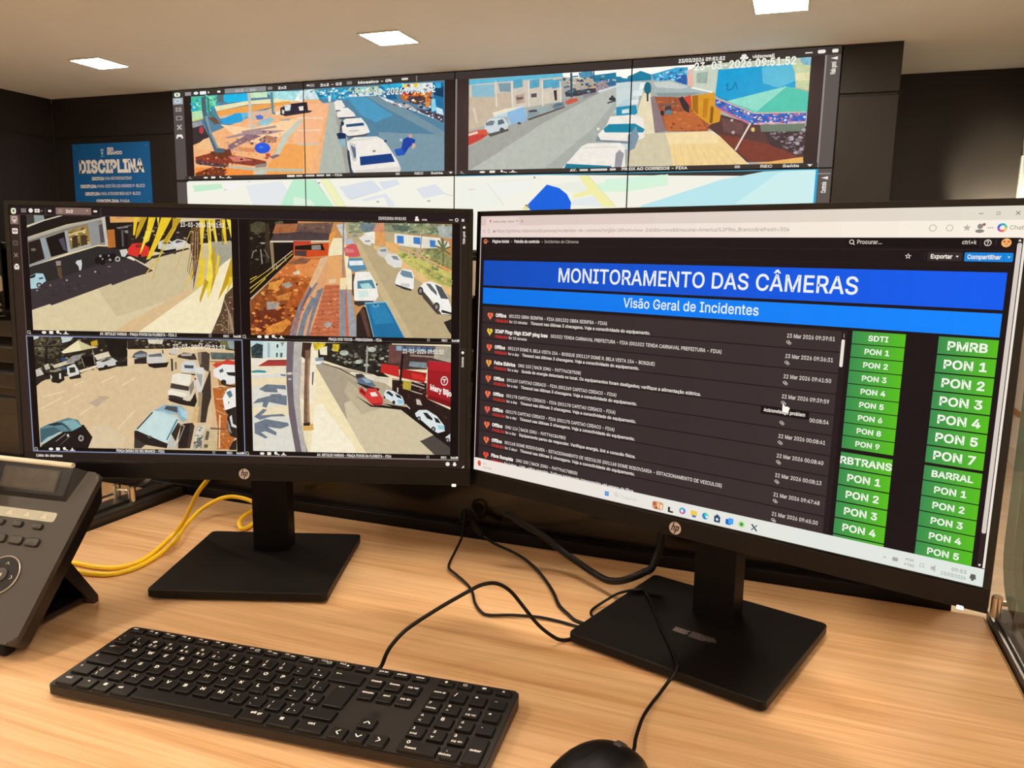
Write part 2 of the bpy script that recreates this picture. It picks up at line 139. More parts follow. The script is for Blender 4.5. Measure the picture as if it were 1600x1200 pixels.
 'ã': (389, "160,-9,126,-5,94,5,68,22,48,45,35,73,30,108,34,138,43,161,58,179,78,193,125,211,252,230,265,235,273,243,273,279,267,297,256,311,240,322,220,329,196,331,171,329,149,322,132,313,107,288,100,274,41,291,57,322,79,346,104,364,133,375,163,382,263,372,286,360,306,343,322,320,333,290,337,251,337,0,277,0,277,52,272,52,264,38,236,12,215,1,190,-6;170,45,202,49,228,59,248,74,263,93,272,115,276,138,276,190,134,159,117,150,103,139,95,124,92,105,94,87,102,72,114,61,130,52,149,47;234,446,151,475,143,472,133,448,90,448,94,476,104,498,121,513,145,518,235,491,240,496,247,517,288,517,284,488,273,466,256,451"),
 'ç': (396, "207,-8,159,-2,117,16,82,46,56,85,40,133,34,187,40,243,56,291,82,330,117,360,159,378,207,384,234,383,260,377,284,368,305,356,324,341,340,322,353,301,362,277,303,262,298,276,226,329,207,330,173,325,145,310,124,287,108,258,99,224,96,187,99,151,108,117,124,89,145,66,173,51,207,46,304,117,363,102,354,78,341,56,325,37,306,21,285,9,261,-1,235,-6;169,-143,169,-107,226,-106,236,-102,241,-95,243,-84,241,-74,236,-67,226,-63,182,-62,192,16,224,16,224,-29,253,-34,273,-44,285,-61,289,-85,284,-111,270,-129,245,-139,210,-143"),
 'á': (389, "160,-9,126,-5,94,5,68,22,48,45,35,73,30,108,34,138,43,161,58,179,78,193,125,211,252,230,265,235,273,243,273,279,267,297,256,311,240,322,220,329,196,331,171,329,149,322,132,313,107,288,100,274,41,291,57,322,79,346,104,364,133,375,163,382,263,372,286,360,306,343,322,320,333,290,337,251,337,0,277,0,277,52,272,52,264,38,236,12,215,1,190,-6;170,45,202,49,228,59,248,74,263,93,272,115,276,138,276,190,134,159,117,150,103,139,95,124,92,105,94,87,102,72,114,61,130,52,149,47;162,429,210,529,278,529,212,429"),
 'é': (404, "212,-8,161,-2,117,16,82,46,56,85,40,132,34,187,39,242,55,290,81,329,115,359,157,378,205,384,236,382,266,374,294,361,319,341,341,315,357,282,368,242,371,169,75,169,75,221,338,221,310,202,307,237,298,269,283,294,263,314,237,326,205,330,173,326,146,313,125,294,109,270,99,241,96,211,96,178,100,139,110,106,128,80,151,61,179,50,212,46,234,48,254,53,271,61,285,73,297,88,306,105,365,91,353,63,335,39,311,19,283,4,249,-5;177,429,225,529,293,529,227,429"),
 'í': (167, "53,0,53,379,114,379,114,0;57,429,104,529,173,529,107,429"),
 'ú': (410, "182,-5,146,-1,115,11,89,31,69,59,57,95,53,139,53,379,114,379,114,144,119,105,137,75,164,56,200,50,226,53,249,62,268,77,283,97,293,122,296,153,296,379,357,379,357,0,298,0,298,92,307,92,286,47,257,17,222,0;178,429,226,529,294,529,228,429"),
 'ô': (415, "207,-8,159,-2,117,16,82,46,56,85,40,133,34,187,40,243,56,291,82,330,117,360,159,378,207,384,256,378,299,360,333,330,359,291,376,243,381,187,376,133,359,85,333,46,299,16,256,-2;207,46,242,51,270,66,292,89,307,117,316,151,319,187,316,224,307,258,292,287,270,310,242,325,207,330,173,325,145,310,124,287,108,258,99,224,96,187,99,151,108,117,124,89,145,66,173,51;158,435,98,435,98,438,178,529,236,529,317,438,317,435,256,435,207,495"),
 'õ': (415, "207,-8,159,-2,117,16,82,46,56,85,40,133,34,187,40,243,56,291,82,330,117,360,159,378,207,384,256,378,299,360,333,330,359,291,376,243,381,187,376,133,359,85,333,46,299,16,256,-2;207,46,242,51,270,66,292,89,307,117,316,151,319,187,316,224,307,258,292,287,270,310,242,325,207,330,173,325,145,310,124,287,108,258,99,224,96,187,99,151,108,117,124,89,145,66,173,51;252,446,169,475,161,472,151,448,108,448,112,476,123,498,139,513,163,518,253,491,258,496,265,517,306,517,302,488,291,466,274,451"),
 'â': (389, "160,-9,126,-5,94,5,68,22,48,45,35,73,30,108,34,138,43,161,58,179,78,193,125,211,252,230,265,235,273,243,273,279,267,297,256,311,240,322,220,329,196,331,171,329,149,322,132,313,107,288,100,274,41,291,57,322,79,346,104,364,133,375,163,382,263,372,286,360,306,343,322,320,333,290,337,251,337,0,277,0,277,52,272,52,264,38,236,12,215,1,190,-6;170,45,202,49,228,59,248,74,263,93,272,115,276,138,276,190,134,159,117,150,103,139,95,124,92,105,94,87,102,72,114,61,130,52,149,47;140,435,80,435,80,438,160,529,218,529,299,438,299,435,238,435,189,495"),
 'ê': (404, "212,-8,161,-2,117,16,82,46,56,85,40,132,34,187,39,242,55,290,81,329,115,359,157,378,205,384,236,382,266,374,294,361,319,341,341,315,357,282,368,242,371,169,75,169,75,221,338,221,310,202,307,237,298,269,283,294,263,314,237,326,205,330,173,326,146,313,125,294,109,270,99,241,96,211,96,178,100,139,110,106,128,80,151,61,179,50,212,46,234,48,254,53,271,61,285,73,297,88,306,105,365,91,353,63,335,39,311,19,283,4,249,-5;155,435,95,435,95,438,175,529,233,529,313,438,313,435,252,435,204,495"),
}
# what the camera pictures show, in display units: colour, speckle, outline
ART_LEFT = '''
d9c8a0 1 72,518 72,38 930,38 930,518
cdbb94 1 300,250 777,158 928,132 930,137 930,192 766,344 433,455
d8b98b 1 421,518 479,477 674,370 752,326 770,342 525,517 521,518
f1e4bd 0 522,518 766,344 819,301 927,188 930,202 930,518
2b2828 0 72,252 365,161 507,163 600,203 516,265 72,357
3b3135 0 72,346 141,314 361,240 519,204 520,284 419,323 415,316 157,412 150,406 72,433
S 50 10 2f272b,483d42,352c30 72,413 72,414 358,315 516,265 518,218 143,328
3b3135 0 492,204 520,213 602,255 565,271 488,294
d9c9a6 0 492,201 501,200 603,252 601,260 520,215 492,205
8f8a80 0 72,129 243,76 402,38 411,156 366,155 241,190 159,218 72,252
1d1614 0 72,38 545,38 402,41 238,74 72,128
8d9894 0 72,38 145,38 148,58 72,81
3a3733 0 72,38 104,38 105,68 72,81
d0c6b5 0 72,80 149,55 208,38 226,38 148,60 72,89
b0a797 0 72,142 72,129 238,77 402,39 402,49 242,88 72,144
857b6e 0 73,142 242,87 402,49 402,59 241,97 73,150
241a16 0 73,150 124,134 139,217 73,242
6c655b 0 105,180 103,183 97,186 90,186 84,184 83,180 85,176 91,174 98,174 103,176
949da2 0 124,134 144,128 163,210 145,219
949da2 0 72,246 162,211 164,219 72,253
17100f 0 149,131 229,103 239,189 167,209
4f4a55 0 202,136 225,127 236,186 220,178 211,154
9fa6a9 0 229,102 242,99 252,186 239,189
93793f 7 242,101 327,74 339,151 252,178
S 26 9 d8b565,5a4326,f0dca0,3c2a1a 246,108 325,81 333,148 256,170
3c2f22 5 259,126 283,115 283,165 259,171
4a3826 5 295,117 321,115 324,153 296,161
d0b981 5 245,113 322,90 322,98 247,121
acb1b1 0 242,180 339,150 340,158 243,188
8f8f8e 0 330,65 371,54 378,147 338,152
544b4c 0 375,74 391,66 400,142 379,148
bebbb1 0 388,42 403,38 411,158 399,157
1c1513 0 403,41 469,38 700,38 695,187 507,172 412,170
dba45e 0 423,38 560,38 559,57 424,63
c98f6a 0 449,38 481,38 482,43 456,49
b56a2b 0 409,93 440,90 442,164 410,167
77726d 6 449,82 513,70 516,80 454,88
5a5450 0 468,92 477,92 477,160 469,160
85807c 0 480,95 505,91 507,108 484,103
2a201c 6 498,75 908,38 930,38 930,132 749,145 684,123 627,138 584,138 493,172
S 70 10 5c4a40,8d7c6c,1a1312,a9987f,43342c 507,80 930,40 930,64 928,127 759,135 684,118 509,140
a4a08c 2 843,134 928,128 929,197 868,240 846,212
d5342a 0 493,172 513,147 551,144 584,161 580,195 539,205 492,192
8e2622 0 508,155 551,148 555,161 503,168
2a2020 0 549,198 548,203 544,205 539,206 535,203 534,199 536,194 540,191 544,191 548,194
d5342a 0 493,169 512,149 527,146 524,201 496,189
cac7c1 0 623,139 656,123 688,141 694,165 649,173 620,166
4d4a48 0 636,140 658,129 678,144 645,147
d4d1ca 0 679,137 703,125 736,131 750,145 729,162 692,160
57534f 0 693,136 705,129 730,135 697,143
3a3030 0 582,200 748,160 752,166 600,208
c8cdc8 0 269,232 277,218 293,216 296,234 292,259 284,266 281,246
2c2422 0 275,216 293,212 292,219 276,222
2a2222 0 278,268 286,272 290,266 281,262
cfc9bf 0 287,286 287,288 285,289 283,289 281,288 281,286 281,284 283,283 285,283 287,284
a8a197 0 355,267 354,270 352,271 349,271 347,270 346,267 347,265 349,263 352,263 354,265
a09a90 0 232,305 231,307 229,309 226,309 224,308 223,305 224,303 226,301 229,301 231,302
999187 0 161,328 160,330 158,331 156,332 154,330 153,328 154,326 156,324 159,324 160,326
999187 0 103,350 102,352 100,354 97,354 95,352 95,350 96,348 98,347 100,347 102,348
8a8278 0 418,244 416,246 413,247 409,247 405,246 404,245 406,243 409,242 413,242 416,243
91857b 0 185,226 207,224 207,243 187,246
5b4532 5 190,251 207,248 210,294 200,301 191,280
171011 0 385,212 382,220 375,225 368,225 362,220 360,212 363,204 369,199 377,198 383,203
171011 0 404,207 401,215 395,220 387,220 381,215 379,207 382,199 388,194 396,193 402,198
171011 0 423,204 420,212 414,217 406,217 400,212 398,204 401,196 407,191 415,191 421,196
171011 0 375,221 372,229 366,234 358,235 352,230 350,222 353,213 359,208 367,208 373,213
171011 0 396,225 393,234 387,239 379,239 373,234 371,226 374,218 380,212 388,212 394,217
171011 0 442,201 439,209 433,215 425,215 419,210 417,202 420,193 426,188 434,188 440,193
171011 0 429,215 427,224 420,229 413,229 407,224 405,216 408,208 414,202 422,202 427,207
9c9792 0 381,201 380,205 377,207 373,207 370,205 370,202 371,198 374,196 377,196 380,198
9c9792 0 415,199 414,202 412,203 409,203 407,202 407,200 407,197 410,196 412,195 414,197
9c9792 0 388,214 387,216 385,217 383,217 381,216 380,214 381,212 383,210 385,210 387,212
9c9792 0 421,216 420,220 417,222 414,222 411,220 410,217 411,213 414,211 418,211 420,213
201a1a 0 462,212 459,221 452,226 443,226 436,221 434,213 437,205 444,200 453,199 460,204
c3beb5 0 459,212 457,219 451,223 444,223 438,219 437,213 439,206 445,202 452,202 457,206
3a3232 0 455,213 453,216 450,219 446,219 442,217 441,213 443,209 446,207 450,206 454,209
cfcac1 0 457,175 488,170 493,184 479,203 465,201 461,185
e9e0c8 0 484,205 505,201 519,209 518,219 505,214
abccd2 0 72,291 98,278 129,279 140,309 122,322 114,339 72,344
20201f 0 72,299 72,292 98,280 93,295 73,301
3e5458 0 108,298 127,293 128,301 111,304
2a2526 0 121,328 118,335 112,339 104,339 99,335 97,328 99,321 106,317 113,317 119,321
a09f9b 0 115,328 113,331 110,334 106,334 103,332 102,328 104,324 107,322 111,322 114,324
5c4433 5 898,351 930,320 930,518 833,518 877,422
S 50 8 8a7052,3d2c20,a38a68 882,427 930,332 930,368 930,511 841,513
a88f70 0 891,375 909,427 912,426 894,374
a88f70 0 909,426 906,518 909,518 912,426
a88f70 0 898,389 912,446 915,445 900,388
a88f70 0 912,445 916,518 918,518 915,445
a88f70 0 904,403 915,464 918,464 907,403
a88f70 0 915,464 925,518 928,518 918,464
a88f70 0 910,417 919,483 922,483 913,417
a88f70 0 919,484 930,510 930,502 921,482
a88f70 0 916,431 922,502 925,502 919,431
a88f70 0 922,503 930,509 930,505 924,501
a88f70 0 923,445 925,518 928,518 925,445
e8c52b 2 525,38 543,38 524,114 517,111
c09a1f 2 554,38 580,38 541,112 527,129 531,98
e8c52b 2 586,38 616,38 583,135 571,144 571,107
f0d84a 2 621,38 631,38 625,75
e8c52b 2 639,38 683,38 586,208 568,214 608,124
c09a1f 2 687,39 724,41 661,138 636,144 683,77
e8c52b 2 799,40 823,41 805,176 793,223 707,353 754,270 795,185
f0d84a 2 828,41 845,42 846,305 823,379 818,306 834,175
e8c52b 2 801,204 819,199 806,306 774,336
c09a1f 2 842,194 861,143 859,282 834,355 850,259
e8c52b 2 885,41 906,41 910,137 903,143
f0d84a 2 930,118 912,40 929,42 930,58
e8c52b 2 870,184 880,193 869,264 858,280
c09a1f 2 929,192 930,247 930,277 864,381 899,281
e8c52b 2 917,276 930,283 930,296 902,354
f0d84a 2 572,93 591,97 550,181 542,190
e8c52b 2 846,41 860,40 872,133 862,133
c09a1f 2 815,287 829,301 790,391 788,372
d8b83a 0 698,75 627,192 631,194 702,77
d8b83a 0 627,192 565,268 569,271 631,194
c8ab40 0 644,137 591,291 594,292 647,138
c8ab40 0 759,89 687,257 689,258 762,90
a8893a 0 764,75 755,177 759,177 767,75
a8893a 0 755,177 738,260 742,261 759,177
7d5f3e 0 772,75 762,191 766,191 776,75
7d5f3e 0 762,190 745,270 748,270 766,191
a8893a 0 780,75 769,204 773,204 784,75
a8893a 0 770,204 751,279 755,280 773,205
7d5f3e 0 789,75 777,218 780,218 793,75
7d5f3e 0 777,218 757,288 761,289 780,219
a8893a 0 797,75 784,232 787,232 801,75
a8893a 0 784,232 763,297 767,298 787,232
6b4c33 7 763,80 798,70 801,157 775,279 762,340 769,242 758,158
S 60 7 9c7d58,3d2a1f,c2a578,54391f 765,84 798,75 799,158 773,279 762,307 762,167
a98a64 0 770,93 763,186 765,186 773,94
a98a64 0 763,186 764,279 767,279 765,186
3d2a1f 0 775,93 768,186 771,186 778,93
3d2a1f 0 768,186 767,270 770,269 771,186
a98a64 0 780,93 774,186 777,186 783,93
a98a64 0 774,186 770,260 773,260 777,186
3d2a1f 0 785,93 780,186 782,186 787,93
3d2a1f 0 780,186 774,251 776,251 782,186
a98a64 0 789,93 785,186 788,186 792,93
a98a64 0 785,185 777,241 780,242 788,186
3d2a1f 0 794,93 791,185 794,185 797,93
3d2a1f 0 791,185 780,232 783,232 794,186
e0d080 0 802,43 808,121 812,120 806,42
9a7a20 0 831,42 836,129 840,129 835,42
e0d080 0 860,42 864,138 868,138 864,41
9a7a20 0 889,41 892,147 896,146 893,41
c58a55 0 1002,521 1002,43 1853,43 1853,521
1d1410 5 1002,43 1210,43 1190,195 1002,376
S 60 10 3a3524,0f0a08,5e5a3c,2a2118 1010,56 1109,49 1096,188 1010,264
4a4630 8 1010,60 1038,46 1071,50 1073,87 1037,97 1012,88
59503f 7 1113,49 1134,43 1147,43 1155,62 1118,68
c2ab88 0 1002,367 1075,300 1185,195 1190,186 1200,195 1079,309 1016,376
c96f35 3 1002,521 1002,436 1004,376 1077,304 1185,193 1315,191 1264,287 1166,521
8d4a22 6 1002,521 1002,436 1004,376 1077,304 1118,271 1226,297 1206,372 1181,467 1166,521
a85422 5 1118,271 1264,277 1225,353 1186,448 1159,373
e08a4c 2 1190,205 1312,198 1274,268 1208,269
6e3019 6 1006,423 1149,402 1138,468 1051,507 1002,470
S 150 12 d9873f,7c3c1a,b8612c,e8a05a,5c2813,c9702f 1006,404 1079,309 1118,276 1264,277 1225,372 1180,510 1003,518
S 60 8 e59a5c,c9703a,d98a4e 1084,300 1185,195 1312,193 1264,287 1151,289
d99040 6 1084,300 1151,280 1117,327 1079,328
d8883a 6 1066,488 1157,449 1171,467 1137,506 1075,516
c87f3a 6 1116,355 1178,335 1168,368 1121,374
dca070 2 1315,191 1341,181 1402,182 1386,322 1380,518 1206,521 1166,521 1225,367 1264,287
c06a45 4 1320,304 1382,303 1379,518 1251,520 1291,408
a8543a 0 1309,319 1381,311 1381,310 1308,318
d08a62 0 1306,329 1381,321 1381,319 1306,327
a8543a 0 1304,338 1381,330 1381,329 1304,337
d08a62 0 1302,348 1381,339 1381,338 1302,346
a8543a 0 1300,357 1381,349 1380,347 1299,356
d08a62 0 1297,366 1380,358 1380,357 1297,365
a8543a 0 1295,376 1380,368 1380,366 1295,374
d08a62 0 1293,385 1380,377 1380,376 1293,384
a8543a 0 1291,395 1380,386 1380,385 1290,393
d08a62 0 1288,404 1380,396 1380,394 1288,403
a8543a 0 1286,414 1380,405 1380,404 1286,412
d08a62 0 1284,423 1380,415 1380,413 1284,422
a8543a 0 1281,433 1380,424 1380,423 1281,431
d08a62 0 1279,442 1380,434 1380,432 1279,441
a8543a 0 1277,452 1380,443 1380,442 1277,450
d08a62 0 1275,461 1379,452 1379,451 1275,460
a8543a 0 1272,471 1379,462 1379,460 1272,469
d08a62 0 1270,480 1379,471 1379,470 1270,479
a8543a 0 1268,490 1379,481 1379,479 1268,488
d08a62 0 1266,499 1379,490 1379,489 1266,498
a8543a 0 1263,509 1379,500 1379,498 1263,507
d08a62 0 1261,518 1379,509 1379,508 1261,517
S 60 7 8f4a34,d99a70,b86444 1291,418 1379,322 1377,510 1256,513
e3a66a 1 1336,181 1390,182 1383,299 1325,300
80808a 5 1264,296 1292,296 1225,395 1194,521 1166,521 1206,396
S 50 7 5a5a64,a0a0a8,b8674a 1264,305 1287,314 1224,419 1185,514 1170,515 1215,396
77808a 4 1263,357 1287,357 1243,442 1223,521 1206,521 1199,521 1224,433
7d7c84 4 1287,328 1316,314 1286,394 1261,465 1251,520 1237,520 1262,418
b9674a 0 1242,361 1203,447 1207,448 1246,363
b9674a 0 1202,447 1177,521 1178,521 1182,521 1207,448
5a4038 0 1320,190 1291,258 1295,259 1324,191
5a4038 0 1291,258 1252,333 1256,335 1294,259
5a4038 0 1252,333 1213,409 1217,410 1256,335
ddb489 2 1303,193 1336,183 1293,277 1264,320 1254,301
8a8f96 3 1383,322 1405,321 1407,519 1380,520
9a9ca0 3 1410,317 1429,330 1461,518 1418,519
c5694a 4 1404,321 1412,321 1420,519 1406,519
ecd9ac 0 1384,275 1415,270 1410,321 1383,322
efe0b8 0 1356,109 1395,108 1397,178 1336,183 1339,155
f0e2bd 0 1405,108 1434,256 1438,321 1415,321 1402,182
c3c6bd 3 1370,54 1454,43 1482,52 1454,107 1402,117
6b5149 5 1118,56 1359,45 1337,119 1102,118
S 50 9 8a6a5c,4a3530,7d5240 1118,58 1356,47 1337,114 1107,116
a5653f 4 1118,57 1211,53 1201,89 1103,95
4b3c3c 4 1108,98 1230,84 1342,91 1339,121 1093,125
e39a44 2 1342,93 1370,77 1365,97 1336,151 1337,123
d9cdb4 0 1093,125 1342,119 1341,126 1093,132
15100e 0 1102,133 1187,132 1186,163 1110,220
8c7a58 0 1090,133 1105,133 1110,243 1100,248
3b2f22 0 1073,55 1090,54 1089,211 1072,221
b8402e 2 1189,124 1264,122 1262,138 1191,140
cf4a20 0 1191,140 1339,129 1334,181 1247,190 1188,184
1a1412 0 1196,144 1311,133 1322,160 1195,160
8d8a7c 4 1266,141 1304,138 1306,158 1266,159
4e3a38 0 1195,163 1245,162 1244,187 1195,184
d6b840 0 1005,302 1074,254 1073,252 1003,300
d6b840 0 1075,254 1187,166 1185,164 1073,252
d6b840 0 1004,326 1069,278 1067,275 1002,323
d6b840 0 1069,278 1187,178 1185,176 1067,275
d6b840 0 1005,344 1072,282 1069,280 1003,342
d6b840 0 1005,289 1034,274 1032,271 1004,286
cbb9a6 0 1074,254 1187,165 1185,163 1073,252
cbb9a6 0 1119,239 1160,201 1159,200 1118,237
bba990 0 1115,220 1117,243 1120,243 1118,220
bba990 0 1151,192 1157,208 1159,207 1154,191
8f8b86 0 1050,161 1055,221 1060,221 1054,160
8f8b86 0 1015,199 1023,171 1019,170 1012,198
8f8b86 0 1022,172 1036,165 1035,162 1021,169
7a756c 0 1065,161 1085,198 1088,196 1068,160
9a948a 0 1073,135 1071,137 1066,139 1059,139 1053,138 1051,135 1053,133 1059,132 1066,132 1071,133
a29a8a 6 1139,303 1170,293 1186,309 1155,322
a39b90 6 1073,379 1128,381 1118,407 1072,412
a39c94 5 1309,469 1333,457 1352,468 1328,485
d9c8a8 3 1182,256 1213,244 1217,260 1194,265
e3c19b 2 1335,281 1368,278 1368,294 1339,297
8a5a40 5 1162,214 1228,192 1265,198 1242,217 1171,223
8b8578 0 1398,44 1393,266 1398,266 1404,44
b9a67f 1 1408,44 1432,43 1630,43 1853,282 1853,521 1518,521 1417,136
c9b48a 1 1649,521 1445,130 1463,121 1692,521
e3bb82 1 1529,134 1632,169 1735,250 1853,306 1853,339 1726,287 1623,215 1524,147
c2bd66 5 1613,146 1853,246 1853,311 1759,273 1632,187
a9a458 6 1698,200 1853,273 1853,302 1773,272
8f8e5c 6 1735,144 1791,143 1853,180 1853,228 1763,198
S 90 10 a9a860,6d7148,c8c277,848a50 1632,178 1698,149 1791,147 1852,188 1853,273 1853,303 1764,259
8a9070 7 1418,43 1703,43 1853,45 1853,95 1716,89 1576,78 1426,89
S 110 13 6b7a5c,a8ab86,55664c,c2c09a,7d8a6a 1422,44 1851,47 1851,91 1716,86 1576,75 1426,85
e7e3d4 1 1613,86 1805,101 1810,142 1726,144 1613,132
ddd8c8 2 1725,102 1838,114 1847,141 1735,144
a9b0a8 5 1790,51 1853,50 1853,104 1800,96
6d7d86 6 1469,47 1539,48 1534,83 1478,79
58675a 6 1599,50 1679,53 1669,76 1613,72
3f7cc0 0 1623,94 1651,95 1652,127 1624,125
3f7cc0 0 1692,99 1721,100 1722,129 1693,126
3f7cc0 0 1760,110 1784,111 1784,140 1762,138
dc9c5c 3 1525,69 1571,64 1576,133 1536,136
e9e2d0 4 1482,86 1532,78 1531,129 1506,125
cf8f6d 4 1536,46 1571,43 1571,78 1525,81
e2b070 3 1576,119 1632,127 1632,169 1576,146
e6a862 0 1575,123 1678,156 1679,152 1576,119
e6a862 0 1678,155 1853,241 1853,236 1680,152
e0b878 0 1602,137 1597,174 1600,174 1605,137
e0b878 0 1673,158 1667,200 1670,200 1676,159
e0b878 0 1715,176 1709,227 1712,227 1718,176
e0b878 0 1768,198 1762,268 1765,268 1770,198
e0b878 0 1804,207 1799,249 1802,249 1807,207
e0b878 0 1830,234 1825,285 1828,286 1833,234
6b6a48 0 1813,105 1814,216 1821,216 1820,105
67704a 0 1818,143 1785,130 1783,137 1815,150
67704a 0 1820,145 1799,108 1792,112 1814,149
67704a 0 1820,148 1836,116 1830,113 1813,145
67704a 0 1818,150 1848,140 1846,133 1816,143
67704a 0 1815,150 1845,172 1850,166 1819,144
67704a 0 1814,144 1789,167 1794,173 1819,149
67704a 0 1820,146 1813,100 1806,101 1813,147
8b9360 0 1730,58 1698,54 1697,60 1730,64
8b9360 0 1727,60 1709,92 1714,95 1732,62
8b9360 0 1728,63 1751,85 1755,82 1732,59
8b9360 0 1730,64 1763,63 1763,58 1730,58
9a8a70 0 1727,65 1721,144 1725,144 1731,66
cdc9c0 1 1538,166 1552,145 1576,142 1592,165 1585,183 1562,186
7d8a90 0 1550,154 1576,149 1580,160 1559,162
e4e0d6 1 1464,107 1487,93 1506,93 1520,115 1513,138 1487,130
8a8d8c 0 1487,117 1513,115 1510,122 1492,123
8c918a 0 1462,98 1459,102 1453,105 1446,105 1440,103 1437,98 1440,94 1446,91 1453,91 1459,94
dedbd4 1 1571,188 1585,169 1623,171 1646,196 1641,224 1613,227 1585,211
7f8b92 0 1599,178 1623,178 1634,196 1609,192
cf5a58 1 1435,126 1454,135 1463,158 1470,181 1444,186 1407,182 1402,150
d98080 0 1407,150 1440,154 1444,167 1407,169
b3bcc6 0 1407,113 1435,110 1445,130 1407,136
5c8aa8 0 1421,191 1477,190 1498,236 1444,248 1416,228
e6ebe8 0 1423,202 1479,199 1484,218 1425,221
5a4a3c 0 1434,256 1463,255 1452,367 1434,340
efeae0 0 1449,248 1507,245 1535,291 1546,347 1528,371 1462,386 1443,363 1441,293
4f8499 0 1457,285 1519,278 1534,314 1457,317
a9d4d6 0 1467,297 1505,292 1524,315 1476,315
cfe6dc 0 1462,325 1500,322 1504,348 1462,353
3c3534 0 1443,368 1528,366 1523,373 1462,391 1443,382
4a4240 0 1543,298 1542,301 1540,302 1537,302 1535,301 1534,298 1535,295 1537,294 1540,293 1542,295
efece6 0 1615,289 1627,250 1646,231 1684,235 1695,260 1694,311 1679,321 1632,308
6f8a99 0 1637,252 1644,235 1684,244 1692,270 1651,263
3d3836 0 1615,294 1684,314 1686,322 1656,317 1620,302
d0ccc4 0 1641,289 1679,293 1674,307 1641,301
4b4540 1 1712,311 1736,315 1793,403 1853,406 1853,416 1850,421 1793,417 1736,353
f1eee8 0 1717,306 1736,287 1764,280 1806,295 1835,341 1853,388 1853,408 1850,418 1812,417 1783,375 1736,324
5e6468 0 1745,289 1764,291 1790,323 1792,340 1764,315
4d545a 0 1783,291 1811,304 1841,353 1809,351 1792,314
3b3634 0 1735,321 1732,331 1726,338 1719,338 1713,332 1710,321 1713,311 1719,304 1726,304 1732,310
3b3634 0 1804,386 1802,398 1795,405 1786,406 1779,399 1776,387 1779,375 1786,368 1795,368 1802,375
8b8782 0 1728,321 1727,326 1724,330 1721,330 1718,327 1717,321 1718,316 1721,312 1724,312 1727,315
8b8782 0 1797,387 1796,393 1792,396 1788,397 1785,393 1784,387 1785,381 1788,377 1792,377 1796,381
2f2b2a 0 1812,398 1853,409 1853,411 1850,417 1812,410
2b2524 0 1821,450 1853,437 1853,501 1845,492
2f211d 2 1451,521 1452,429 1481,390 1495,395 1528,521
5c3f36 0 1499,521 1466,409 1485,400 1514,521
1f6d9c 1 1485,374 1575,367 1589,393 1659,521 1527,521 1504,428
2b80ae 1 1504,385 1571,379 1613,458 1528,465
7fb3c6 0 1486,374 1575,367 1578,373 1492,381
a9b9b4 0 1489,384 1505,442 1508,441 1492,383
a9b9b4 0 1505,442 1524,521 1527,521 1508,441
8fb4c2 0 1574,371 1593,403 1596,401 1577,369
8fb4c2 0 1593,403 1655,521 1658,521 1596,401
5aa0bf 0 1514,384 1547,380 1549,389 1528,395
12303e 0 1538,384 1537,385 1535,386 1532,386 1530,385 1529,384 1530,382 1532,381 1535,381 1537,382
d8bd94 1 72,1026 72,543 930,543 930,1026
d9c3a0 1 306,928 364,921 450,974 428,1019 281,1022
2a231c 6 72,543 565,543 561,650 444,667 338,669 259,704 196,715 103,732 72,758
S 170 11 1a1512,4a4233,6a5f48,352c22,8a7f66 72,703 76,545 162,543 531,543 527,631 445,652 260,695 99,722 72,741
c9d2cc 3 72,543 99,543 85,559 72,562
c3ccc4 2 189,543 244,543 229,561 194,571
4a4233 8 72,559 121,543 148,543 195,557 177,619 152,639 104,635 72,622
S 110 9 5e5642,1c1814,7a7258,2e281f 80,559 134,544 190,562 172,619 152,639 104,633 76,621
1b1613 0 117,585 74,584 73,589 116,589
5a5140 0 118,585 90,574 88,578 116,589
1b1613 0 119,586 108,564 103,566 114,588
5a5140 0 119,587 124,554 119,554 114,587
1b1613 0 119,588 140,544 136,543 135,543 114,586
5a5140 0 118,589 154,555 151,552 115,585
1b1613 0 117,589 168,566 166,562 116,585
5a5140 0 117,589 182,576 181,572 116,585
1b1613 0 116,589 196,587 197,582 117,585
1c1612 0 119,592 116,683 125,683 128,591
e8dcb0 0 187,609 262,558 319,583 347,585 275,601 197,616
cfc394 0 262,558 319,583 323,590 275,601
b58f28 7 315,564 344,554 348,578 319,583
1d1714 5 373,544 469,551 480,623 417,629 390,605
d8cbb0 2 326,621 390,603 398,624 340,642
cfc2a2 3 146,668 234,637 243,652 154,680
8f8a84 4 205,648 235,625 279,615 263,642 209,660
2c4a72 0 206,640 203,645 197,649 190,649 185,646 183,641 185,636 191,632 198,632 204,635
3f5f86 0 208,679 206,682 199,684 191,685 185,683 183,679 186,676 192,674 200,673 206,675
16100e 0 273,629 321,624 329,659 280,675
948c80 0 271,632 283,673 286,672 274,631
948c80 0 321,597 328,660 332,659 324,597
e6d6b4 1 260,687 339,662 338,671 265,697
d9cdb8 4 467,589 529,583 528,612 490,618
20191a 0 440,648 542,634 541,650 440,662
cbc9c2 1 334,650 369,635 408,631 433,648 430,657 367,676 343,681
4d4a47 0 349,647 379,634 403,635 368,649
231d1b 0 386,670 384,676 379,680 373,680 369,676 367,671 369,665 374,661 380,661 385,665
231d1b 0 434,653 432,657 428,660 423,660 419,657 418,653 420,648 424,645 429,645 432,648
2a211c 0 338,676 430,660 430,665 396,677 347,688
9fa7ac 2 524,598 529,593 544,598 543,621 514,622
251e1a 3 122,707 154,690 192,696 195,730 170,745 141,741
8d8874 3 139,695 174,677 188,686 158,697
cfc8bc 0 173,701 181,701 181,725 172,725
c8c0b0 0 134,707 143,716 138,731 134,726
dad6cf 1 208,672 242,659 260,690 259,709 220,720 209,705
332c2a 0 217,676 242,673 245,695 219,700
2b211c 0 215,717 264,702 268,719 219,727
c9c3b6 3 72,690 72,689 92,679 107,707 75,718
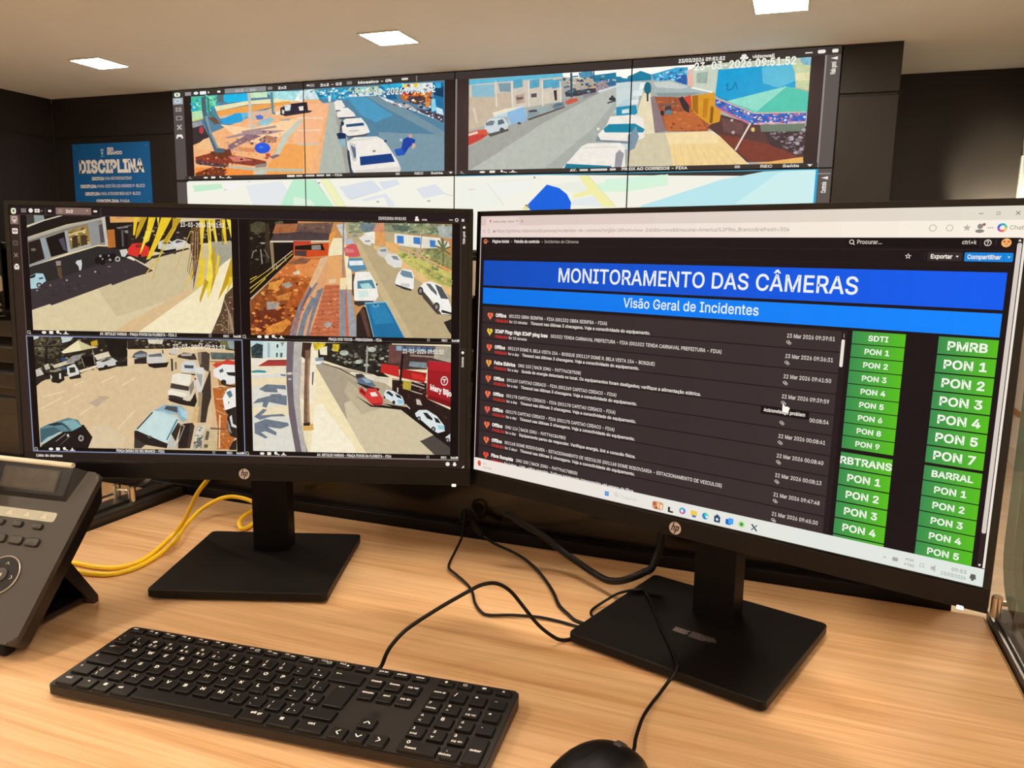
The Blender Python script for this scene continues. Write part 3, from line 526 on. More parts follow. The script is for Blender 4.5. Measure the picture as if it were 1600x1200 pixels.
bdb6a6 3 109,669 129,659 135,683 115,688
2a221e 3 72,726 99,712 133,721 88,742 72,755
e9d3a8 0 87,858 182,807 180,803 85,854
e9d3a8 0 185,836 276,783 274,780 183,833
e9d3a8 0 251,884 316,838 314,835 249,880
e9d3a8 0 94,807 193,781 192,776 94,803
e9d3a8 0 355,738 414,710 413,706 353,734
e9d3a8 0 442,751 501,716 499,712 440,747
e9d3a8 0 416,941 495,856 492,853 413,939
e9d3a8 0 238,755 278,735 276,731 236,751
bfa890 2 291,830 351,799 380,804 329,844
b39a7c 0 332,802 370,801 371,797 332,798
b39a7c 0 370,801 384,805 385,802 371,797
221a18 1 74,1026 81,1016 218,929 267,923 303,977 281,1026
5d8289 1 76,942 106,927 200,894 244,902 259,929 217,952 158,958 97,991 77,1011
7fa9ac 0 175,911 224,900 257,929 217,949 203,935
a6c4c4 0 77,1009 108,981 173,957 167,963 112,993 81,1016
27363a 0 106,927 156,914 174,925 135,931
42606a 1 76,947 140,936 168,953 98,986 74,1007
1f2a2c 0 164,918 192,937 195,933 167,914
1f2a2c 0 191,936 203,953 206,951 195,934
8d867c 0 142,1001 188,966 186,963 140,999
6d665e 0 160,1015 207,975 205,973 159,1014
c9c5bc 0 201,972 200,976 197,978 194,978 192,976 191,972 192,968 195,965 198,965 200,968
150f0e 0 272,981 268,994 258,1002 246,1003 236,995 233,982 238,969 248,961 260,961 269,969
aaa49a 0 265,983 262,991 256,997 248,997 242,992 240,983 243,974 249,969 257,969 263,974
3a3230 0 259,983 257,987 254,989 250,990 248,987 247,983 248,979 251,976 255,976 258,979
3a3230 0 253,984 264,984 264,981 253,982
3a3230 0 251,983 254,996 257,996 254,983
3a3230 0 252,982 242,990 243,992 253,984
3a3230 0 253,982 244,974 243,976 252,984
3a3230 0 254,983 258,970 256,969 251,983
e0c69d 1 474,556 771,559 770,598 644,629 469,666
2c241d 7 475,543 930,543 930,589 771,574 646,586 473,592
S 130 9 4a3f34,16110e,8d8068,c0b59a,5e5342 504,543 929,544 928,587 771,574 646,583 502,586
d8cdb6 5 561,547 628,548 622,567 565,566
6f6a45 5 867,546 910,547 914,580 876,576
8d9c9c 3 901,547 930,547 930,584 909,581
565a5e 1 501,608 530,595 554,604 558,624 519,632 490,627
8e959b 2 501,615 549,609 553,621 505,627
2f2524 1 500,634 553,624 553,650 499,655
cfcbc3 1 554,616 578,604 616,603 637,624 629,649 595,656 557,650
6b6966 0 561,614 616,605 620,620 563,623
221a18 0 557,652 634,646 648,643 638,665 585,671 561,664
c9c4ba 2 650,598 665,586 689,590 693,606 654,607
3d3532 1 685,616 712,601 760,605 769,631 740,632 687,623
b5a79a 2 702,606 751,604 745,615 702,616
1f1815 0 645,603 654,610 693,610 669,612
2c2724 0 657,634 657,682 665,681 665,633
5c5853 0 674,643 674,674 680,674 681,643
2c2724 0 665,632 664,635 661,637 659,637 657,635 656,633 657,630 659,628 662,628 664,630
2c2724 0 620,592 622,608 627,607 625,591
4a3d35 3 772,600 808,595 825,604 819,683 782,665 774,626
8b7b68 2 772,600 789,600 787,655 774,636
cfd2d0 1 701,652 716,637 759,639 766,651 762,684 700,686
4b5054 0 713,654 754,656 752,669 715,668
3a302c 0 700,688 757,692 766,699 699,693
d8d5cd 1 758,660 796,664 802,684 783,786 764,762
a7a29a 2 762,689 791,693 784,752
2b201d 1 637,803 657,793 734,811 757,771 763,810 752,835 694,826 647,813
eae2cf 0 661,696 690,690 743,694 736,733 726,745 655,732
d8ccb6 0 649,754 740,765 747,714 766,708 744,796 724,811 638,784
453a36 0 654,734 731,747 729,766 649,755
8a8076 0 731,748 751,718 753,752 735,787
3a2f2b 0 640,788 653,783 705,797 700,807 642,799
efe5d0 0 639,767 653,762 720,777 715,792 639,784
a33c30 0 764,713 763,716 760,718 757,718 755,716 754,713 755,711 757,709 760,709 763,710
3e322a 3 783,771 819,683 825,673 826,789 810,838 798,902 774,903 783,790
a28e6c 3 771,771 788,771 774,903 760,903
d6b27d 2 752,835 772,834 759,908 735,904
b0703c 2 826,635 930,633 930,793 928,934 902,1018 824,1020 825,838
d9b48a 1 826,640 845,639 861,750 843,1019 819,1020 825,838
b8662f 3 832,751 880,750 891,876 923,963 902,1018 858,1019
S 60 9 c98a52,8f5228,d9a06a 861,740 900,749 923,963 902,1013 853,1014 854,838
e0c49a 0 837,748 910,741 910,737 837,743
e0c49a 0 845,800 874,800 874,796 845,797
e3c9a0 0 857,867 850,1014 856,1014 863,867
d8b98c 0 824,840 886,867 887,865 825,837
5f6862 6 827,597 928,599 930,614 930,628 831,628
d0402f 1 835,649 874,639 898,626 930,635 930,652 845,661
e6e4de 0 837,673 879,648 930,650 930,729 905,735 876,725 853,707 839,702
2a2625 0 892,682 930,681 930,698 901,695
4d5f60 0 861,675 878,665 882,679 868,686
2b2523 0 892,725 890,732 883,736 876,736 869,732 867,726 870,719 876,714 884,714 890,718
2b2321 0 876,733 930,739 930,746 881,740
eeeae3 0 874,793 895,754 930,746 930,832 902,846 882,847
587684 0 890,769 909,759 918,783 903,794
2c2422 0 896,807 903,812 900,820
211a19 0 882,847 930,831 930,865 896,866
2b2523 0 891,876 912,836 930,830 930,964 930,968 903,959 890,925
d9d6d0 0 901,876 911,866 915,905 930,913 930,924 909,917
8d8b86 2 891,886 900,910 909,949 894,935
2a2422 0 897,1013 912,983 930,973 928,1020 897,1021
c8c2b2 5 759,918 793,912 775,1021 736,1022
6c6a66 7 757,972 782,962 775,1016 748,1017
c9b48b 2 793,927 846,931 843,1019 775,1021
5e574b 0 800,939 813,941 806,978 791,979
5e574b 0 788,998 805,998 802,1013 786,1013
6b5344 0 817,930 880,933 880,927 817,923
S 50 7 8a8474,e0dac8,4a453c 759,923 791,915 775,1018 739,1019
41352f 3 701,909 740,904 749,918 726,1017 658,1019
2b2220 2 691,914 730,909 712,1017 668,1018
8fb0bb 0 577,853 622,828 694,831 718,855 716,894 696,904 673,871 587,863
a9ccd6 0 684,836 718,855 716,889 693,875
4d4d52 0 619,847 631,832 677,836 678,862
c6dcd8 0 491,943 567,856 616,857 680,885 677,905 630,994 606,990
b3d2d6 0 567,856 616,857 680,885 673,890 611,865
3b3532 0 500,940 572,863 568,859 496,936
4c7f96 0 628,984 678,892 672,889 623,981
2a211e 0 486,946 496,943 606,990 630,999 624,1019 532,1006 485,973
3d3532 0 485,973 532,1006 512,1022 482,1022
5c5854 0 562,970 560,974 555,976 549,976 544,974 542,971 544,967 549,965 555,965 560,967
b9bcb8 1 630,990 655,964 658,1019 629,1019
cfc0a6 2 661,940 680,949 673,1018 658,1019
352a27 1 646,955 677,905 691,914 664,989
a0988c 0 681,916 705,921 706,917 682,913
a0988c 0 704,918 662,1018 665,1019 707,920
e9dab6 0 1000,1022 1000,545 1853,545 1853,1022
b9cfd2 0 1000,545 1059,545 1054,572 1000,568
2b3a3c 6 1001,573 1026,555 1056,562 1053,619 1003,618
S 30 7 4a5f5e,1a2628,3a4d4c 1004,577 1025,560 1054,567 1052,617 1005,616
ccdad6 1 1054,545 1133,545 1157,546 1153,625 1050,624
9fb3b2 0 1073,552 1083,552 1081,614 1071,614
2a3434 0 1111,558 1119,558 1118,573 1111,573
8a8c70 6 1128,549 1145,548 1135,570
5a6a6c 0 1125,594 1137,594 1134,613 1125,613
43504e 0 1108,594 1116,594 1114,613 1108,613
e8e0cc 1 1000,623 1158,612 1158,624 1072,626 1028,653 1000,656
a83a36 1 1072,626 1153,623 1153,649 1028,653
8b2d2e 0 1072,626 1153,623 1153,628 1069,632
e6dcc0 1 1000,677 1000,659 1153,651 1152,714 1002,726
3f8b9a 0 1065,677 1059,681 1042,684 1022,684 1006,682 1000,678 1006,674 1022,671 1043,671 1059,673
ece5d0 0 1090,688 1079,694 1053,697 1020,698 1000,696 1000,684 1021,681 1053,681 1080,683
3f8b9a 0 1066,675 1059,678 1043,681 1022,681 1005,679 1000,677 1000,676 1005,673 1022,670 1043,670 1060,672
dcd8cb 1 1000,1022 1000,958 1001,693 1157,680 1180,1021 1117,1022
e8d9b4 1 1000,839 1000,833 1164,820 1173,868 1001,862
ead8b0 1 1003,707 1152,699 1154,733 1002,741
6e7884 3 1031,752 1065,730 1146,733 1148,752 1108,748 1112,765 1059,764
6e7884 3 1005,814 1025,794 1083,778 1150,776 1150,820 1111,814 1073,807 1062,832 1043,827 1049,808
6e7884 3 1008,872 1048,837 1065,841 1038,866 1130,857 1144,867 1081,870 1032,886
6e7884 3 1008,901 1057,881 1153,896 1158,908 1119,923 1065,915 1104,939 1101,953 1055,935 1036,940 1064,961 1055,967 1009,945
6e7884 3 1123,685 1150,687 1147,694 1128,692
6e7884 3 1078,773 1122,770 1150,791 1107,797
b3a48a 1 1244,644 1287,634 1517,677 1853,905 1853,1022 1508,1022 1414,937
ab9d86 1 1272,649 1301,638 1330,638 1458,717 1636,898 1457,941 1414,888
cfc0a0 1 1444,785 1564,821 1641,829 1781,936 1777,1022 1493,1022 1414,902 1396,805
bcae90 1 1416,708 1473,755 1564,821 1472,852 1396,757
f0e0b4 0 1253,644 1277,648 1414,888 1487,1022 1230,1022 1250,906
f4ead0 0 1249,1022 1270,818 1299,807 1442,1000 1442,1022
efe3c8 2 1207,549 1283,548 1270,808 1212,809
d9cbb0 3 1206,635 1234,635 1232,789 1203,790
2a2520 8 1288,548 1427,545 1602,545 1588,671 1517,677 1416,655 1288,615
S 190 10 46433a,15110f,6e6c5c,8d8c7a,33302a 1293,562 1598,546 1586,666 1517,672 1416,650
b9bcae 8 1536,571 1532,578 1523,583 1511,583 1502,579 1498,572 1502,565 1511,561 1523,561 1532,565
b9bcae 8 1504,639 1502,643 1496,646 1489,646 1483,643 1481,639 1484,635 1489,633 1496,633 1502,635
b9bcae 8 1474,625 1471,630 1464,634 1455,634 1448,631 1445,626 1448,621 1455,617 1464,617 1471,620
6b6a5c 8 1538,595 1536,599 1530,602 1523,602 1517,600 1514,596 1517,591 1523,589 1530,589 1536,591
b9bcae 8 1417,588 1413,595 1403,599 1392,600 1382,596 1379,589 1382,582 1392,578 1404,577 1413,581
b9bcae 8 1374,575 1371,580 1364,583 1355,583 1348,580 1345,575 1348,570 1355,567 1364,567 1371,570
b9bcae 8 1569,609 1567,612 1563,615 1557,615 1552,613 1550,609 1552,606 1557,604 1563,604 1568,606
d6b92e 8 1264,548 1322,547 1312,571 1273,581
d6b92e 8 1350,551 1379,553 1374,584 1350,580
e9dfc0 4 1293,572 1326,561 1326,600 1297,598
9f9c92 0 1494,558 1489,673 1496,673 1502,558
e4d9be 2 1430,669 1493,678 1588,690 1588,719 1507,701 1416,679
4a3330 4 1588,549 1853,553 1853,622 1760,615 1751,653 1555,657 1588,609
6b4640 4 1588,551 1646,553 1641,627 1588,628
5f6f80 5 1619,554 1788,557 1784,581 1619,574
8aa6c0 0 1622,554 1643,555 1642,574 1622,574
S 26 9 2f4a78,8aa0b8,3a4250 1646,557 1784,559 1781,576 1646,569
a9a08c 3 1788,554 1853,553 1853,622 1779,605
7d8d92 5 1679,619 1751,624 1751,648 1674,640
98867a 3 1679,590 1779,595 1779,602 1679,597
c22a26 1 1557,631 1631,641 1634,689 1555,669
a3201f 1 1636,651 1751,668 1741,711 1636,689
cf3028 1 1684,669 1732,675 1751,701 1689,693
9c1b22 0 1755,615 1853,622 1853,814 1751,764
7c1219 1 1751,759 1853,790 1853,814 1751,778
b3222a 0 1758,617 1853,625 1853,661 1760,653
2a1a18 2 1603,699 1751,711 1751,778 1853,824 1853,940 1684,824 1603,762
201817 1 1559,802 1684,819 1853,930 1853,1022 1786,1022 1723,964 1781,936 1641,829
S 70 8 4a2a26,1a100f,6b3d38,2f2422 1607,709 1746,721 1751,778 1853,835 1853,889 1853,922 1684,819
1b1512 0 1643,588 1631,722 1641,723 1653,589
d7cdbb 0 1624,733 1624,754 1629,754 1629,733
c9b4a4 0 1683,719 1741,737 1742,733 1685,715
c9b4a4 0 1683,704 1741,722 1742,719 1685,701
c8b8a8 0 1684,748 1732,761 1733,758 1685,744
8c6a60 0 1602,696 1636,700 1636,697 1603,693
b3a03c 4 1650,701 1686,707 1682,746 1648,737
cdbfae 4 1706,779 1723,786 1732,808 1708,804
d6c9b8 0 1659,806 1678,825 1681,822 1661,803
b85a4a 0 1757,766 1756,770 1753,773 1750,773 1747,770 1746,766 1747,762 1749,760 1753,760 1756,762
5d6e80 2 1445,688 1473,683 1516,706 1535,730 1502,730 1459,717
93a8ba 1 1473,697 1497,694 1516,713 1492,716
251d1a 1 1444,712 1507,730 1550,739 1545,749 1492,740
3a3230 3 1445,679 1473,676 1488,687 1454,698
d5cab4 2 1512,684 1588,695 1588,717 1526,706
211a17 4 1502,668 1564,671 1593,690 1540,686
241c1a 1 1444,770 1516,812 1559,809 1646,824 1636,829 1559,821 1511,818
d33a35 0 1459,741 1473,733 1490,755 1497,738 1535,739 1564,782 1564,802 1550,813 1516,810 1492,784 1463,760
f0e3dc 0 1507,757 1531,754 1543,771 1516,774
7d1d1e 0 1473,741 1490,760 1487,769 1463,751
9c2a28 0 1516,803 1564,799 1550,813 1521,811
d7dfe2 0 1567,758 1579,743 1607,747 1646,771 1655,795 1651,807 1622,808 1603,796 1571,777
2c3236 0 1576,755 1588,748 1607,762 1605,774
262a2d 0 1615,760 1636,766 1646,781 1624,775
2a2423 0 1616,797 1615,802 1612,805 1608,805 1604,802 1603,797 1604,792 1608,789 1612,789 1615,792
2a2423 0 1574,776 1573,780 1571,782 1569,782 1567,780 1566,777 1567,773 1569,771 1571,771 1573,773
8ec0d2 0 1624,784 1651,788 1652,802 1629,804
191312 1 1694,843 1853,932 1853,946 1781,934 1713,881
dbe2e2 0 1701,843 1718,828 1752,827 1795,853 1827,894 1829,918 1800,927 1776,914 1733,876 1706,857
1f2426 0 1735,839 1752,839 1776,863 1776,873 1752,863
1d2224 0 1783,858 1800,865 1812,884 1790,880
2b2523 0 1726,865 1725,872 1721,876 1716,876 1711,872 1710,866 1711,859 1715,856 1721,855 1725,859
2b2523 0 1790,910 1788,917 1783,921 1777,922 1772,917 1770,910 1772,904 1777,899 1783,899 1788,903
9b9791 0 1722,866 1722,869 1719,871 1717,871 1715,869 1714,866 1715,862 1717,860 1719,860 1722,862
9b9791 0 1785,910 1784,914 1781,916 1778,916 1776,914 1775,910 1776,907 1778,904 1781,904 1784,906
93c7d8 0 1798,892 1827,894 1828,912 1803,909
cfd6d6 1 1832,945 1853,928 1853,960 1849,964
2b2523 0 1850,957 1849,963 1844,967 1839,967 1835,963 1833,957 1834,951 1839,947 1844,947 1848,950
9b9791 0 1846,957 1845,960 1843,963 1840,963 1838,961 1837,957 1838,954 1840,951 1843,951 1845,953
4c4640 1 1786,1022 1723,963 1781,939 1810,958 1853,990 1853,1022
837b76 2 1156,546 1189,545 1193,545 1192,617 1183,723 1188,829 1211,926 1238,1022 1230,1022 1184,1022 1158,859 1150,723
b5aea8 3 1186,545 1189,545 1219,545 1215,664 1206,790 1211,887 1233,1022 1230,1022 1199,1022 1183,858 1175,723 1182,617
6f6268 1 1156,546 1186,545 1177,617 1178,723 1181,810 1196,932 1211,1022 1184,1022 1158,859 1150,665
c9c2b6 8 1177,682 1174,685 1168,687 1160,688 1154,686 1152,682 1154,679 1160,677 1168,676 1174,678
c4bdb2 8 1174,706 1172,708 1168,710 1162,710 1158,708 1156,706 1158,704 1163,702 1168,702 1172,704
3e2a22 5 1221,547 1262,548 1254,582 1235,621 1216,607
7a5a48 4 1233,582 1257,577 1248,712 1246,886 1250,906 1221,907 1225,760 1230,640
a5826a 3 1244,616 1253,611 1246,760 1248,896 1238,896 1238,760
d7a95c 1 1216,907 1262,896 1264,925 1220,930
2f241f 0 1218,897 1250,891 1247,906 1221,907
4a3f36 0 1262,673 1268,673 1264,731 1259,726
8d98a0 6 1275,612 1311,609 1311,638 1277,646
e3e0d8 3 1275,627 1309,624 1311,636 1277,641
3a332e 2 1301,635 1377,658 1378,654 1302,632
3a332e 2 1377,658 1457,699 1459,696 1379,654
'''
